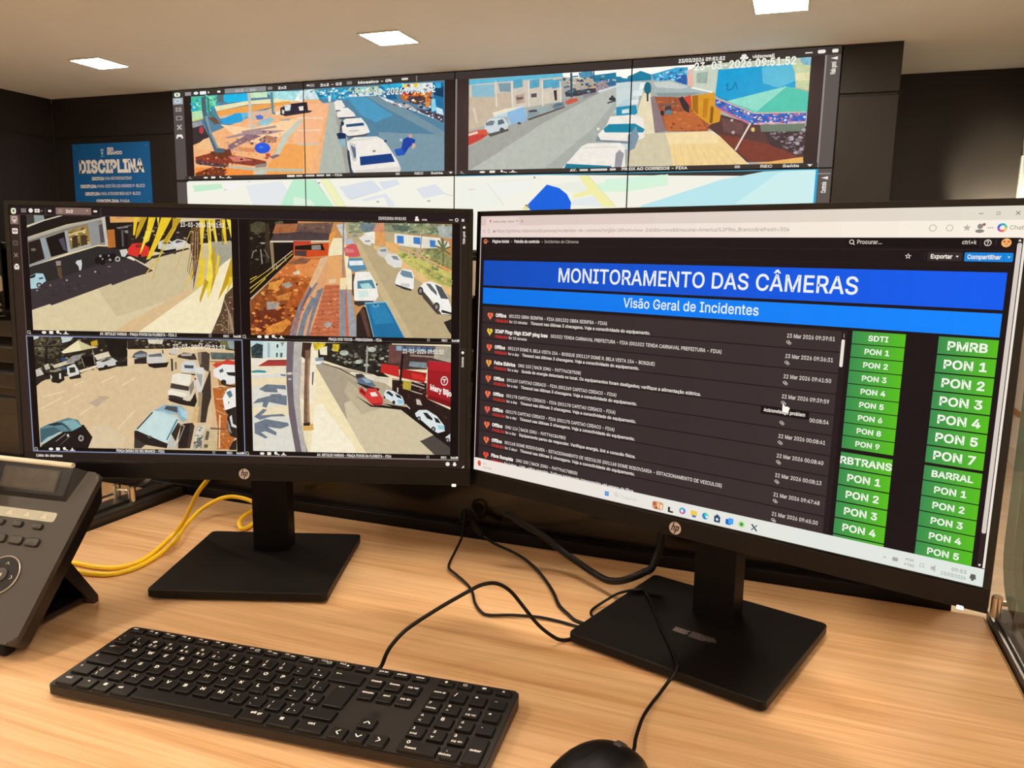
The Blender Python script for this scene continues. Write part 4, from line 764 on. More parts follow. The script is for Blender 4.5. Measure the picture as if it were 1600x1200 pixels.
ART_WALL = '''
55829c 0 144,519 144,38 1862,38 1862,519
4f9ac0 0 1245,95 1372,102 1543,208 1434,243 1340,199
7b97a5 0 1496,519 1450,297 1859,325 1862,388 1862,519
74929f 0 1372,95 1496,108 1862,310 1862,349 1497,167
b2b8ad 1 1091,121 1173,118 1271,519 989,519 1031,376
a39f97 2 1172,192 1204,193 1275,519 1247,519 1235,519
f3b37c 2 144,519 144,301 1000,58 1128,149 1049,519
S 60 22 f8c692,e89a58,f5b070 160,467 312,300 867,201 946,215 928,517 588,510
f7b98a 1 892,111 1128,129 1056,336 996,500 885,511
f6b772 1 888,344 1047,350 979,513 885,511
fbd0a0 1 358,212 595,244 867,201 946,210 730,337 524,319
f2a557 1 693,519 700,468 797,339 957,350 948,519
f49140 2 150,519 153,466 378,472 589,493 588,519
c2ccbd 0 749,398 818,286 919,214 952,200 945,226 858,298 783,404
b9bfae 0 407,461 589,477 948,491 948,507 589,493 406,472
c0cab8 0 628,519 588,510 644,489 699,490 665,519
c4c8bd 0 914,345 1056,346 1054,355 913,353
f0d8b4 0 915,266 1065,268 1063,275 915,273
f2dcbe 0 916,194 1090,202 1089,207 916,201
4fc3a3 3 144,38 322,38 332,111 245,146 144,126
19b0d4 2 144,124 153,86 211,83 210,122 144,125
77d8a6 3 263,46 328,39 333,105 290,109
2fb9c9 3 315,38 397,38 391,48 320,49
S 70 16 2a9fc0,7fe0b8,3fb58a,b8e8d0,1c88b0 144,122 147,38 299,38 328,39 361,101 245,140 144,125
1cb6e6 1 392,38 573,38 565,84 418,88 390,75
e9e2b4 1 318,105 565,84 935,76 947,103 564,106 332,133
c5e8c0 3 587,38 709,38 709,70 593,69
a8dfe0 5 704,38 730,38 1065,51 1064,99 869,94 749,77
eaf3ef 4 922,59 961,62 954,109 902,96
eea24c 1 332,133 564,111 868,99 868,126 815,118 598,146 345,162
d8b79a 1 345,162 598,146 748,142 754,169 596,200 542,160 359,179
d6c44f 2 144,179 230,162 229,176 144,189
b8e0b0 2 144,129 224,123 230,168 144,181
2b2433 5 801,134 868,115 980,110 986,158 1018,160 999,170 834,184 794,171
d8e2e4 5 828,119 875,118 868,153 834,154
e6ddd4 3 927,134 960,131 960,157 933,156
d9d7cf 2 811,145 828,151 824,172 811,166
e9ddc8 3 767,154 801,155 794,176 767,175
1b9fd8 0 366,185 473,151 528,151 549,171 520,203 421,215 379,208
5cb8dc 2 514,153 563,150 570,166 527,192
4d70c8 1 618,174 652,167 679,179 672,195 631,196
93c0cc 3 637,208 720,184 760,197 705,232 637,229
a98a90 2 383,292 595,255 832,265 731,282 525,286 412,298
8d6b72 3 410,338 560,276 663,291 495,340 409,382
b27a60 3 635,312 697,287 771,306 764,333 662,335
dd8f60 2 467,351 606,361 605,388 494,374
b0a39c 1 787,203 873,196 867,209 800,209
a88d88 2 511,258 759,234 772,246 525,269
S 50 16 8a6468,c9a090,7a5558,d8a88c 397,326 595,266 819,248 764,327 522,375 423,383
3b3132 3 144,219 192,200 228,218 269,282 254,298 144,329
9a9aa0 3 144,212 144,197 215,184 221,212 147,226
b84046 0 231,241 227,254 218,262 206,262 197,253 194,240 198,227 207,219 219,219 228,228
f0c08a 1 144,345 225,297 291,283 353,336 280,367 144,346
8b3b2a 3 155,403 287,379 409,394 591,421 687,440 686,462 589,466 414,444 392,472 161,426
4b4248 2 154,421 307,442 407,455 406,470 306,464 161,444
6b3a24 4 273,373 424,360 437,394 394,416 293,413
7a3a20 4 150,519 151,501 292,464 392,483 377,519
8d8780 1 603,460 693,451 686,473 610,477
7a6c78 1 708,413 769,401 789,410 735,428
cf7a6a 5 408,405 507,408 590,432 450,440
S 60 14 5c2a22,b8583a,3f2a2a,d97a40 162,415 408,399 680,451 406,467 376,517 158,513
4f6674 2 220,44 256,40 258,175 291,272 339,352 388,359 373,381 309,379 269,288 236,202 224,128
7c96a4 1 241,163 263,158 291,260 339,352 324,357 277,265
3c8570 2 263,52 284,53 282,125 358,207 315,205 267,125
6f5142 3 266,169 316,166 358,207 315,211
5c8a98 1 729,44 750,42 754,153 767,170 740,169
c5c2b6 1 566,38 590,38 596,217 630,240 574,249 582,211
5e6a6c 3 343,38 392,38 390,81 348,78
1a55d8 0 722,364 710,383 681,394 644,393 615,380 604,360 616,341 646,330 682,332 711,344
3d78ea 0 671,357 667,362 659,365 649,365 641,361 638,356 641,351 649,348 660,348 668,352
c8433c 0 719,405 715,412 706,416 695,416 687,412 683,404 687,397 696,393 707,393 716,398
a0544a 0 673,418 701,413 707,424 687,429
2c9fc8 6 1018,49 1285,44 1309,85 1253,109 1140,103 1059,92
d0e4e6 6 935,45 1027,40 1059,92 1009,96 934,92
3f7ab0 4 1246,49 1301,48 1309,85 1253,89
b9c7a6 7 1301,45 1450,47 1481,94 1317,92
2fb0d8 5 1465,41 1573,38 1611,38 1611,69 1496,69
e6e8e2 0 1124,82 1145,76 1140,116 1126,116
dedede 5 1261,83 1388,83 1435,98 1261,96
S 120 15 1a78a8,6cc8e0,d8ecea,3a5f88,a8c8a0 952,42 1285,48 1481,55 1481,94 1140,100
dfe6e2 5 1603,43 1790,47 1790,89 1611,82
e3d04a 3 1607,46 1633,45 1633,64 1611,63
e6c83a 3 1671,44 1697,42 1701,68 1675,66
d0682c 2 1596,91 1783,91 1787,117 1769,174 1746,169 1746,121 1641,109 1634,141 1596,120
c34438 2 1588,87 1686,89 1686,105 1596,107
5a3c3c 4 1641,111 1746,116 1746,166 1649,149
e88a2e 1 1746,116 1770,117 1769,174 1748,171
S 110 14 f0f0ea,2a3448,c8503a,e8c040,8898a8,402c34 1489,101 1611,50 1848,63 1854,223 1791,213 1596,133
1f5f92 4 1489,88 1558,86 1573,125 1512,122
d6dede 7 1450,99 1496,115 1791,220 1858,229 1858,261 1769,225 1496,128
b9b0b4 7 1588,145 1649,155 1687,183 1596,159
4a4250 6 1687,176 1858,223 1858,261 1724,204
S 90 11 2a2630,e2dcdc,6a5f70,a84438,484058 1496,121 1619,147 1854,229 1854,258 1725,210 1543,150
1c6ea2 3 1790,47 1855,48 1858,223 1806,208 1784,194 1798,124
123a5c 3 1794,73 1856,70 1856,127 1798,111
8fd4e6 2 1783,136 1805,131 1813,195 1784,200
c9e3ea 3 1813,176 1850,190 1858,223 1813,208
37a7d4 3 1804,48 1841,50 1841,76 1812,77
efe9e0 0 1165,118 1181,110 1213,112 1237,148 1180,165 1171,168
efe9e0 0 1188,166 1205,154 1253,155 1293,184 1305,204 1192,213 1180,192
5b6a74 0 1172,164 1205,166 1205,172 1174,172
4a4a50 0 1188,206 1301,206 1300,214 1196,216
efe9e0 0 1216,231 1237,215 1340,214 1376,254 1397,295 1340,309 1260,313 1220,295 1212,261
22507c 0 1238,247 1352,241 1362,257 1244,262
cfc8c0 0 1260,279 1324,279 1324,289 1260,289
584c4c 0 1248,313 1387,304 1372,314 1260,322
efe9e0 0 1244,343 1292,321 1442,320 1489,345 1574,460 1592,500 1587,519 1288,519 1271,492 1259,424 1248,377
0f3c80 0 1328,430 1532,417 1555,463 1331,479
c3c8c6 0 1260,350 1300,358 1307,453 1283,452 1264,384
5c6c80 0 1268,364 1300,378 1304,432 1292,439
dcd8d0 0 1303,519 1291,506 1590,490 1587,519
88827c 0 1411,396 1434,396 1431,406 1415,407
2c4a66 0 1505,348 1503,353 1498,356 1492,355 1488,352 1486,348 1488,343 1492,340 1498,341 1503,344
e3ded5 0 1244,353 1276,330 1442,322 1450,331 1284,344
2c3c4c 1 1244,383 1260,397 1275,519 1263,519 1247,437
172c52 1 1175,296 1204,289 1238,299 1236,326 1187,327
8fb4c0 2 1187,327 1232,325 1234,363 1203,375 1191,354
2a2a34 0 1227,241 1225,249 1220,254 1213,253 1207,248 1205,240 1207,232 1213,228 1220,228 1225,233
30404e 0 1202,246 1198,287 1209,288 1214,248
c5a894 0 1240,316 1241,343 1249,343 1248,316
1740a0 1 1608,342 1635,330 1684,345 1681,361 1643,389 1613,428 1567,430 1551,396 1597,388
d8a48c 0 1665,326 1663,332 1657,335 1651,335 1645,331 1643,325 1645,319 1651,315 1657,316 1662,320
d9b09c 0 1666,364 1687,371 1681,390 1662,396
2458b8 1 1551,396 1597,388 1620,425 1574,433
b9ccd2 0 1605,345 1603,350 1598,353 1593,352 1588,349 1586,345 1588,340 1593,337 1598,338 1603,341
a9aea6 0 2000,520 2000,41 3072,41 3712,83 3712,520
b9bcb2 0 2329,283 2817,110 2880,107 2690,325 2434,520 2004,520 2113,417
a3a49c 0 2002,520 2000,428 2000,398 2493,180 2782,122 2421,287 2145,446 2005,520
cfc5b5 1 2000,48 2518,46 2523,182 2148,219 2000,297
62b8d4 0 2000,45 2337,41 2522,41 2523,59 2000,70
c7b49d 1 2000,133 2240,119 2250,224 2000,297
8ab9c8 1 2014,74 2145,75 2147,141 2019,135
7a98a4 2 2169,73 2239,73 2240,119 2178,115
5aa4c0 2 2253,60 2306,57 2306,98 2254,104
5aa4c0 2 2345,66 2398,62 2398,103 2346,109
5aa4c0 2 2418,70 2471,66 2471,107 2420,113
5aa4c0 2 2466,73 2518,69 2518,110 2467,116
e3d9cb 0 2151,58 2157,191 2164,191 2158,58
e3d9cb 0 2241,63 2248,196 2255,196 2248,63
e3d9cb 0 2334,69 2341,200 2347,200 2341,69
e3d9cb 0 2410,73 2417,204 2424,204 2417,73
e3d9cb 0 2507,79 2514,209 2521,209 2514,79
b89c8a 3 2264,141 2318,130 2319,178 2273,183
6d5a5c 3 2272,148 2310,147 2309,160 2274,163
5d4c50 3 2352,135 2385,133 2385,153 2356,154
3a3434 0 2476,125 2493,122 2497,174 2485,176
d8cab8 1 2424,129 2454,127 2456,178 2429,184
fbfbf4 0 2522,41 2882,41 2884,88 2709,84 2526,60
257a9c 3 2680,62 2808,54 2837,85 2884,88 2884,101 2710,111 2680,82
b8ad9c 3 2519,73 2680,69 2696,110 2528,121
4f8fae 4 2607,44 2633,41 2680,41 2687,69 2615,72
c4a888 3 2521,120 2696,110 2712,144 2544,142
493e42 5 2536,135 2639,127 2711,124 2704,144 2603,159 2544,159
a08f94 4 2695,97 2767,87 2768,127 2704,144
3a6d96 3 2752,87 2838,92 2817,117 2768,121
S 80 13 3a5f78,d8ccb8,5a4a4c,8aa8b8,2a6080 2523,70 2709,71 2878,61 2711,138 2544,149
2f5a6c 0 2563,42 2568,164 2580,164 2574,42
3a6070 0 2683,41 2688,90 2695,90 2690,41
3a6070 0 2564,65 2607,64 2607,58 2563,59
d6dee4 4 2711,138 2866,103 2866,110 2719,148
8a8790 4 2632,153 2704,144 2712,151 2640,171
cf5a4a 1 2538,186 2567,170 2604,169 2611,183 2553,200
6c8590 1 2468,203 2493,187 2530,185 2538,203 2487,221
566a74 0 2479,197 2523,192 2523,199 2486,204
98a8a8 1 2392,216 2411,200 2456,206 2465,227 2405,241
8b9a9c 1 2335,221 2373,209 2404,231 2397,248 2336,259
454a50 0 2343,218 2389,216 2389,227 2343,228
56504c 0 2336,262 2539,206 2539,213 2344,270
b9d4e4 0 2141,219 2312,195 2336,242 2329,269 2236,286 2228,244 2141,247
8cb6d8 0 2223,222 2313,199 2334,243 2329,273 2244,287 2223,236
e9e0c8 0 2137,222 2211,204 2315,194 2227,221 2149,240
c9d6da 0 2094,273 2125,250 2204,250 2232,286 2221,310 2143,332 2095,309
6f7a84 0 2098,273 2130,261 2153,265 2142,286 2102,288
5a6670 0 2169,262 2197,256 2209,278 2170,287
55504c 0 2111,331 2229,307 2233,318 2127,346
4c484a 0 2302,282 2300,286 2294,288 2288,288 2282,285 2280,281 2282,277 2287,275 2294,275 2299,278
4c484a 0 2208,313 2206,321 2199,325 2190,325 2183,320 2180,312 2182,305 2189,300 2198,301 2205,306
d8553c 1 2000,319 2055,307 2103,306 2115,334 2072,361 2000,388
c24038 1 2000,341 2071,329 2111,338 2000,384
e8d9cc 0 2000,326 2051,314 2055,325 2000,337
d8cbb8 0 2022,193 2044,272 2056,270 2035,191
c9b79c 1 2000,283 2094,266 2094,287 2000,308
333a40 0 2807,183 2803,188 2794,191 2783,190 2773,187 2770,181 2773,176 2782,173 2794,173 2803,177
3d4448 0 2796,174 2795,180 2791,183 2786,183 2781,179 2779,173 2781,168 2785,165 2790,165 2795,169
3d4448 0 2765,204 2815,193 2812,187 2763,197
e6dab8 1 2877,512 2919,222 2938,161 2974,163 3004,349 3091,517
d3c8a8 1 2911,359 3062,358 3105,520 3067,520 2874,515
8f7a7c 1 2975,183 2996,178 3062,351 3005,356
a4583a 1 2996,181 3166,193 3283,333 3257,359 3062,351
c06838 1 3044,282 3182,241 3257,345 3062,351
S 60 14 b8683c,8c4a34,c87a48 3012,199 3159,206 3276,333 3250,352 3068,345
f0d295 0 3055,358 3285,357 3341,396 3470,520 3462,520 3105,520 3079,420
f3daa6 0 3055,358 3285,357 3322,415 3079,414
e0b878 0 3099,421 3118,518 3120,518 3101,421
e0b878 0 3131,422 3161,519 3163,519 3133,422
e0b878 0 3163,424 3203,520 3204,520 3205,520 3165,423
e0b878 0 3194,425 3244,520 3246,520 3196,424
e0b878 0 3226,426 3285,520 3287,520 3227,425
e0b878 0 3257,427 3325,520 3327,520 3258,426
e0b878 0 3288,428 3364,520 3367,520 3289,427
e0b878 0 3319,429 3403,520 3406,520 3320,428
fbf3e2 0 3284,362 3340,398 3342,394 3286,358
fbf3e2 0 3340,397 3461,518 3464,515 3343,394
5b3b38 2 3263,339 3321,281 3458,327 3712,351 3712,352 3712,507 3456,510 3327,388
7d3e30 2 3313,374 3408,391 3596,438 3697,500 3469,510 3398,444
463438 2 3526,369 3712,370 3712,486 3563,436
6b4a48 3 3322,295 3431,326 3428,379 3339,362
S 80 12 7a6a70,2a1c20,94868c,5c4448 3546,370 3710,376 3711,480 3596,438
eab462 0 3470,520 3709,490 3711,516 3597,520
fdfcf2 0 2802,41 3185,41 3186,61 2991,76 2862,81 2804,74
1f7f9e 3 2862,78 2919,54 2974,75 2975,102 2863,102
287ea0 2 2804,78 2870,89 2871,102 2805,99
3fa0cc 4 2974,75 3096,49 3151,52 3156,139 3092,122 2986,102
2a62b0 4 3090,82 3153,86 3149,132 3099,123
eeb6a0 1 3145,65 3176,60 3184,144 3156,139
S 50 12 2a78b0,7cc4e0,2f5fa8,c8e0e4 2977,78 3152,56 3152,132 2993,99
c9d2c0 1 3172,54 3301,42 3288,180 3184,148
9fb0a4 4 3194,82 3249,78 3245,131 3197,128
1b9fd4 1 3296,71 3506,49 3645,59 3652,174 3598,171 3358,220 3289,193
5bbbd8 1 3495,74 3648,59 3709,120 3578,170 3506,146
c5d0a0 2 3621,44 3712,41 3712,190 3655,174 3644,103
bfc8b0 2 3294,42 3325,41 3712,41 3712,63 3303,72
7fb4c8 6 3659,41 3712,41 3712,62 3712,76 3680,74
e4ddb0 2 3645,110 3708,107 3710,145 3653,142
1478a8 0 3336,151 3349,139 3345,135 3332,147
1478a8 0 3344,136 3339,169 3344,170 3349,138
1478a8 0 3343,172 3369,167 3367,162 3341,167
1478a8 0 3371,166 3382,133 3377,131 3366,163
1478a8 0 3377,133 3386,166 3391,165 3382,132
a9b6b4 1 2972,108 3071,107 3177,144 3274,173 3261,178 3004,181
c9d0ca 1 2986,113 3064,112 3163,143 3122,151 3001,137
f0efe6 0 3177,144 3274,171 3275,179 3170,151
8d9a98 1 3003,164 3220,173 3165,187 3011,184
d9992c 1 3172,187 3285,176 3295,240 3323,261 3316,314 3269,326 3219,290 3183,255
a86c1c 1 3179,187 3207,186 3212,276 3186,255
c27f20 1 3235,204 3259,202 3254,292 3233,291
8a5c1a 1 3271,239 3285,246 3283,320 3269,319
cf4a3c 2 3131,192 3172,184 3178,234 3154,240
3c3234 3 3114,197 3131,185 3168,234 3170,268 3141,253
4b3a3c 4 3082,243 3079,255 3071,262 3060,261 3051,254 3048,241 3050,230 3058,223 3069,223 3078,231
5f8698 3 3085,260 3082,267 3073,271 3063,271 3054,266 3051,259 3054,252 3062,248 3072,248 3081,253
3a2e30 0 3047,262 3046,270 3041,275 3035,274 3030,269 3027,261 3029,253 3034,248 3040,249 3045,254
7c5a50 2 3020,220 3111,214 3112,224 3027,234
5fd0b8 0 3345,219 3610,165 3711,196 3712,232 3712,289 3475,278
4fc4ac 0 3712,289 3475,278 3610,165 3711,196 3712,232
8fdcc8 0 3345,219 3604,168 3481,269 3454,261
a8e6d4 0 3609,165 3477,275 3479,278 3611,168
3d6fc4 7 3290,207 3338,219 3475,278 3478,334 3437,313 3292,240
2f62c0 7 3472,282 3708,289 3707,331 3471,334
d8b29c 0 3292,206 3474,284 3476,279 3294,201
d8b29c 0 3475,285 3708,290 3707,284 3475,279
c96a8a 0 3297,250 3456,334 3460,327 3301,243
d9a8b8 6 3478,335 3708,335 3707,327 3477,327
6f7c6c 1 3504,336 3708,338 3707,373 3513,369
1b8ab8 0 3296,194 3358,217 3345,219 3303,202
S 60 9 d8e0f0,c86a8a,1a48a8,e8c8a0 3475,285 3705,292 3704,331 3478,331
S 50 9 d8e0f0,c86a8a,2a50b0,e8c8a0 3294,217 3338,226 3472,285 3471,331 3320,261
e3d3cc 0 3457,325 3395,449 3402,453 3465,329
e0c070 0 3483,358 3482,364 3478,368 3472,367 3467,363 3465,357 3466,351 3471,347 3476,347 3481,351
c9b9b4 0 3380,310 3379,314 3376,317 3372,316 3368,314 3367,310 3368,306 3371,304 3375,304 3379,306
b8a8a4 0 3392,367 3390,372 3386,375 3381,375 3377,372 3375,367 3377,362 3381,359 3386,360 3390,363
a8a0a4 6 3662,401 3660,405 3655,408 3649,408 3643,405 3641,400 3643,395 3648,393 3654,393 3659,396
a8a0a4 6 3689,428 3688,432 3683,435 3676,435 3671,432 3669,427 3670,422 3675,420 3682,420 3687,423
a8a0a4 6 3710,454 3708,459 3704,462 3697,461 3692,458 3690,454 3691,449 3696,446 3703,447 3708,450
a8a0a4 6 3686,470 3684,474 3679,477 3673,477 3667,474 3665,469 3667,465 3672,462 3678,462 3683,465
a8a0a4 6 3662,407 3661,412 3656,414 3649,414 3644,411 3642,406 3643,402 3648,399 3655,399 3660,402
a8a0a4 6 3712,364 3712,371 3707,374 3701,374 3696,371 3693,366 3695,362 3700,359 3706,359 3711,362
a8a0a4 6 3700,402 3699,407 3694,409 3687,409 3682,406 3680,401 3681,397 3686,394 3693,394 3698,397
ccd8d8 0 2805,105 2929,106 2912,221 2926,374 2907,429 2819,440
bcd0d8 1 2795,249 2842,191 2897,181 2902,274
e6eae6 0 2878,192 2918,191 2915,211 2879,213
e0e6e6 0 2887,148 2938,147 2932,174 2888,172
eef2ee 0 2922,112 2964,108 2930,147 2916,143
2a8fae 0 2810,223 2905,217 2914,256 2899,265 2812,265
d3e2e2 0 2840,238 2876,233 2877,254 2841,256
efe9e0 0 2761,315 2781,268 2891,263 2944,282 2955,376 2907,394 2735,381 2720,354
1a86a4 0 2748,328 2775,305 2903,307 2953,336 2947,352 2756,345
7d94a4 1 2875,365 2909,318 2926,374 2907,429 2878,442
7c8a94 1 2720,361 2735,381 2893,394 2893,407 2707,387
efe9e0 0 2728,327 2727,331 2723,333 2719,333 2715,330 2714,326 2715,322 2718,320 2723,320 2727,323
efe9e0 0 2534,520 2634,412 2670,396 2836,398 2862,420 2869,520
127a94 0 2545,520 2556,496 2798,513 2796,520
9a98a0 0 2813,520 2817,452 2838,432 2849,453 2843,520
d8d0c0 0 2635,421 2830,420 2830,417 2634,417
9a98a0 1 2835,461 2848,441 2860,455 2848,518 2822,517
1f6a80 0 2977,139 2975,157 2966,167 2954,166 2944,155 2940,137 2943,120 2952,109 2963,110 2973,121
27404c 0 2955,162 2957,203 2966,203 2964,162
f2f1e4 0 80,1044 80,543 2355,543 3776,574 3776,1044
c5eccb 0 126,570 346,562 359,591 140,610
e4e8ea 0 531,576 793,553 892,676 823,759 583,701
c9cdd0 0 368,605 568,555 565,549 365,599
f4f0ee 0 346,562 587,555 402,608
bdeccc 0 876,546 1028,549 1200,766 751,764 806,651
dcf0dc 0 875,644 993,667 1093,766 873,765
eff0bb 0 1062,546 1120,547 1274,766 1208,766
d5d6a8 0 1061,547 1207,766 1210,765 1063,546
d5d6a8 0 1119,548 1273,767 1275,766 1121,547
c4c9c6 0 1022,550 1084,627 1088,625 1026,548
dbe0e8 0 1185,593 1411,556 1474,615 1258,663
dbe0e8 0 1450,567 1567,556 1587,583 1482,611
dde1e8 0 1690,608 1810,584 1870,637 1736,662
dfe3ea 0 1339,664 1497,632 1560,700 1513,706 1482,652 1355,678
c4c9c6 0 1862,638 1914,652 1915,649 1863,635
d0d6dc 0 1201,628 1266,659 1450,618 1450,621 1266,666
b8b8b8 0 1455,679 1453,682 1447,684 1440,684 1435,682 1433,678 1435,675 1440,673 1447,673 1453,675
b8b8b8 0 1780,677 1778,680 1772,682 1764,681 1758,679 1756,676 1758,673 1764,671 1771,671 1777,673
909498 0 1060,567 1058,570 1054,571 1049,571 1045,569 1043,567 1045,564 1049,562 1054,562 1058,564
eef0e6 0 1953,565 2108,589 2199,699 1955,719
eff0ea 0 2132,590 2368,566 2369,622 2198,670
dcdfd8 0 2110,583 2209,701 2213,698 2114,581
e0e2da 0 2140,580 2429,565 2429,562 2140,578
e9ecdf 0 2461,596 2655,578 2694,634 2598,640
f1eca8 0 2625,553 2676,551 2828,712 2756,711 2702,648 2599,668 2598,647 2679,627
e3e8ea 0 2599,675 2709,655 2756,711 2585,703
d6f3d8 0 2729,593 3081,553 3084,607 2875,637 2738,635
dcd8a0 0 2675,552 2827,712 2829,711 2677,550
0f62e0 0 2453,595 2522,614 2565,646 2589,689 2586,724 2559,808 2468,823 2341,706
8f8a6a 0 2359,704 2356,708 2349,710 2340,709 2333,707 2331,704 2333,701 2340,699 2349,699 2356,701
e6d96a 0 2325,711 2357,715 2357,722 2322,722
e8b0b0 0 2003,618 2044,616 2044,613 2003,615
a8aaa6 0 2391,557 2389,561 2386,563 2381,563 2377,561 2375,557 2377,554 2381,552 2385,552 2389,554
d4f2dc 0 2765,573 3057,554 3022,578 2796,613 2766,623
b9e6ec 0 2963,704 3338,584 3538,548 3709,543 3776,543 3776,971 2469,989
cdeeee 0 3604,556 3754,543 3776,543 3776,705 3413,701
'''

# ------------------------------------------------------------------ materials
def lin(h):
    if not isinstance(h, str):
        return h
    h = h.lstrip('#')
    v = [int(h[i:i + 2], 16) / 255 for i in (0, 2, 4)]
    return tuple(x / 12.92 if x <= .04045 else ((x + .055) / 1.055) ** 2.4 for x in v)

def mat(name, col, rough=.5, spec=.5, metal=0., noise=0., nscale=40., bump=0., bscale=400., coat=0., emit=None, estr=1.):
    m = bpy.data.materials.new(name)
    m.use_nodes = True
    N, L = m.node_tree.nodes, m.node_tree.links
    b = N['Principled BSDF']
    c = lin(col)
    b.inputs['Base Color'].default_value = (*c, 1)
    b.inputs['Roughness'].default_value = rough
    b.inputs['Specular IOR Level'].default_value = spec
    b.inputs['Metallic'].default_value = metal
    b.inputs['Coat Weight'].default_value = coat
    tc = N.new('ShaderNodeTexCoord')
    if noise:
        n = N.new('ShaderNodeTexNoise')
        n.inputs['Scale'].default_value = nscale
        n.inputs['Detail'].default_value = 4
        L.new(tc.outputs['Object'], n.inputs['Vector'])
        r = N.new('ShaderNodeValToRGB')
        r.color_ramp.elements[0].position = .3
        r.color_ramp.elements[1].position = .7
        r.color_ramp.elements[0].color = (*[max(0, x * (1 - noise)) for x in c], 1)
        r.color_ramp.elements[1].color = (*[min(1, x * (1 + noise)) for x in c], 1)
        L.new(n.outputs['Fac'], r.inputs['Fac'])
        L.new(r.outputs['Color'], b.inputs['Base Color'])
    if bump:
        n2 = N.new('ShaderNodeTexNoise')
        n2.inputs['Scale'].default_value = bscale
        n2.inputs['Detail'].default_value = 2
        L.new(tc.outputs['Object'], n2.inputs['Vector'])
        bp = N.new('ShaderNodeBump')
        bp.inputs['Strength'].default_value = bump
        bp.inputs['Distance'].default_value = .001
        L.new(n2.outputs['Fac'], bp.inputs['Height'])
        L.new(bp.outputs['Normal'], b.inputs['Normal'])
    if emit:
        b.inputs['Emission Color'].default_value = (*lin(emit), 1)
        b.inputs['Emission Strength'].default_value = estr
    return m

def wood(name, dark, mid, light, sx, sy, rough=.36):
    m = bpy.data.materials.new(name)
    m.use_nodes = True
    N, L = m.node_tree.nodes, m.node_tree.links
    b = N['Principled BSDF']
    b.inputs['Roughness'].default_value = rough
    b.inputs['Specular IOR Level'].default_value = .45
    tc = N.new('ShaderNodeTexCoord')
    mp = N.new('ShaderNodeMapping')
    mp.inputs['Scale'].default_value = (sx, sy, sy)
    L.new(tc.outputs['Object'], mp.inputs['Vector'])
    n1 = N.new('ShaderNodeTexNoise')
    n1.inputs['Scale'].default_value = 1
    n1.inputs['Detail'].default_value = 6
    n1.inputs['Roughness'].default_value = .62
    n1.inputs['Distortion'].default_value = .35
    L.new(mp.outputs['Vector'], n1.inputs['Vector'])
    r = N.new('ShaderNodeValToRGB')
    e = r.color_ramp.elements
    e[0].position, e[0].color = .30, (*lin(dark), 1)
    e[1].position, e[1].color = .66, (*lin(light), 1)
    k = e.new(.46)
    k.color = (*lin(mid), 1)
    L.new(n1.outputs['Fac'], r.inputs['Fac'])
    mp2 = N.new('ShaderNodeMapping')
    mp2.inputs['Scale'].default_value = (sx * 3, sy * 6, sy * 6)
    L.new(tc.outputs['Object'], mp2.inputs['Vector'])
    n2 = N.new('ShaderNodeTexNoise')
    n2.inputs['Scale'].default_value = 1
    n2.inputs['Detail'].default_value = 3
    L.new(mp2.outputs['Vector'], n2.inputs['Vector'])
    mx = N.new('ShaderNodeMix')
    mx.data_type = 'RGBA'
    mx.blend_type = 'MULTIPLY'
    mx.inputs['Factor'].default_value = .5
    r2 = N.new('ShaderNodeValToRGB')
    r2.color_ramp.elements[0].position, r2.color_ramp.elements[0].color = .32, (.72, .66, .60, 1)
    r2.color_ramp.elements[1].position, r2.color_ramp.elements[1].color = .56, (1, 1, 1, 1)
    L.new(n2.outputs['Fac'], r2.inputs['Fac'])
    L.new(r.outputs['Color'], mx.inputs[6])
    L.new(r2.outputs['Color'], mx.inputs[7])
    L.new(mx.outputs[2], b.inputs['Base Color'])
    return m

def screen_mat(name, gscale):
    """a lit display: every patch of the picture gives off its own colour"""
    m = bpy.data.materials.new(name)
    m.use_nodes = True
    N, L = m.node_tree.nodes, m.node_tree.links
    b = N['Principled BSDF']
    b.inputs['Base Color'].default_value = (.002, .0015, .0015, 1)
    b.inputs['Roughness'].default_value = .42
    b.inputs['Specular IOR Level'].default_value = .10
    a = N.new('ShaderNodeAttribute')
    a.attribute_name = 'picture'
    tc = N.new('ShaderNodeTexCoord')
    n = N.new('ShaderNodeTexNoise')
    n.inputs['Scale'].default_value = gscale
    n.inputs['Detail'].default_value = 6
    n.inputs['Roughness'].default_value = .78
    L.new(tc.outputs['Object'], n.inputs['Vector'])
    s = N.new('ShaderNodeMath'); s.operation = 'SUBTRACT'; s.inputs[1].default_value = .5
    L.new(n.outputs['Fac'], s.inputs[0])
    p = N.new('ShaderNodeMath'); p.operation = 'MULTIPLY'
    L.new(s.outputs[0], p.inputs[0]); L.new(a.outputs['Alpha'], p.inputs[1])
    q = N.new('ShaderNodeMath'); q.operation = 'MULTIPLY_ADD'; q.inputs[1].default_value = 4.2; q.inputs[2].default_value = 1.
    L.new(p.outputs[0], q.inputs[0])
    c = N.new('ShaderNodeMath'); c.operation = 'MAXIMUM'; c.inputs[1].default_value = .12
    L.new(q.outputs[0], c.inputs[0])
    L.new(a.outputs['Color'], b.inputs['Emission Color'])
    L.new(c.outputs[0], b.inputs['Emission Strength'])
    return m

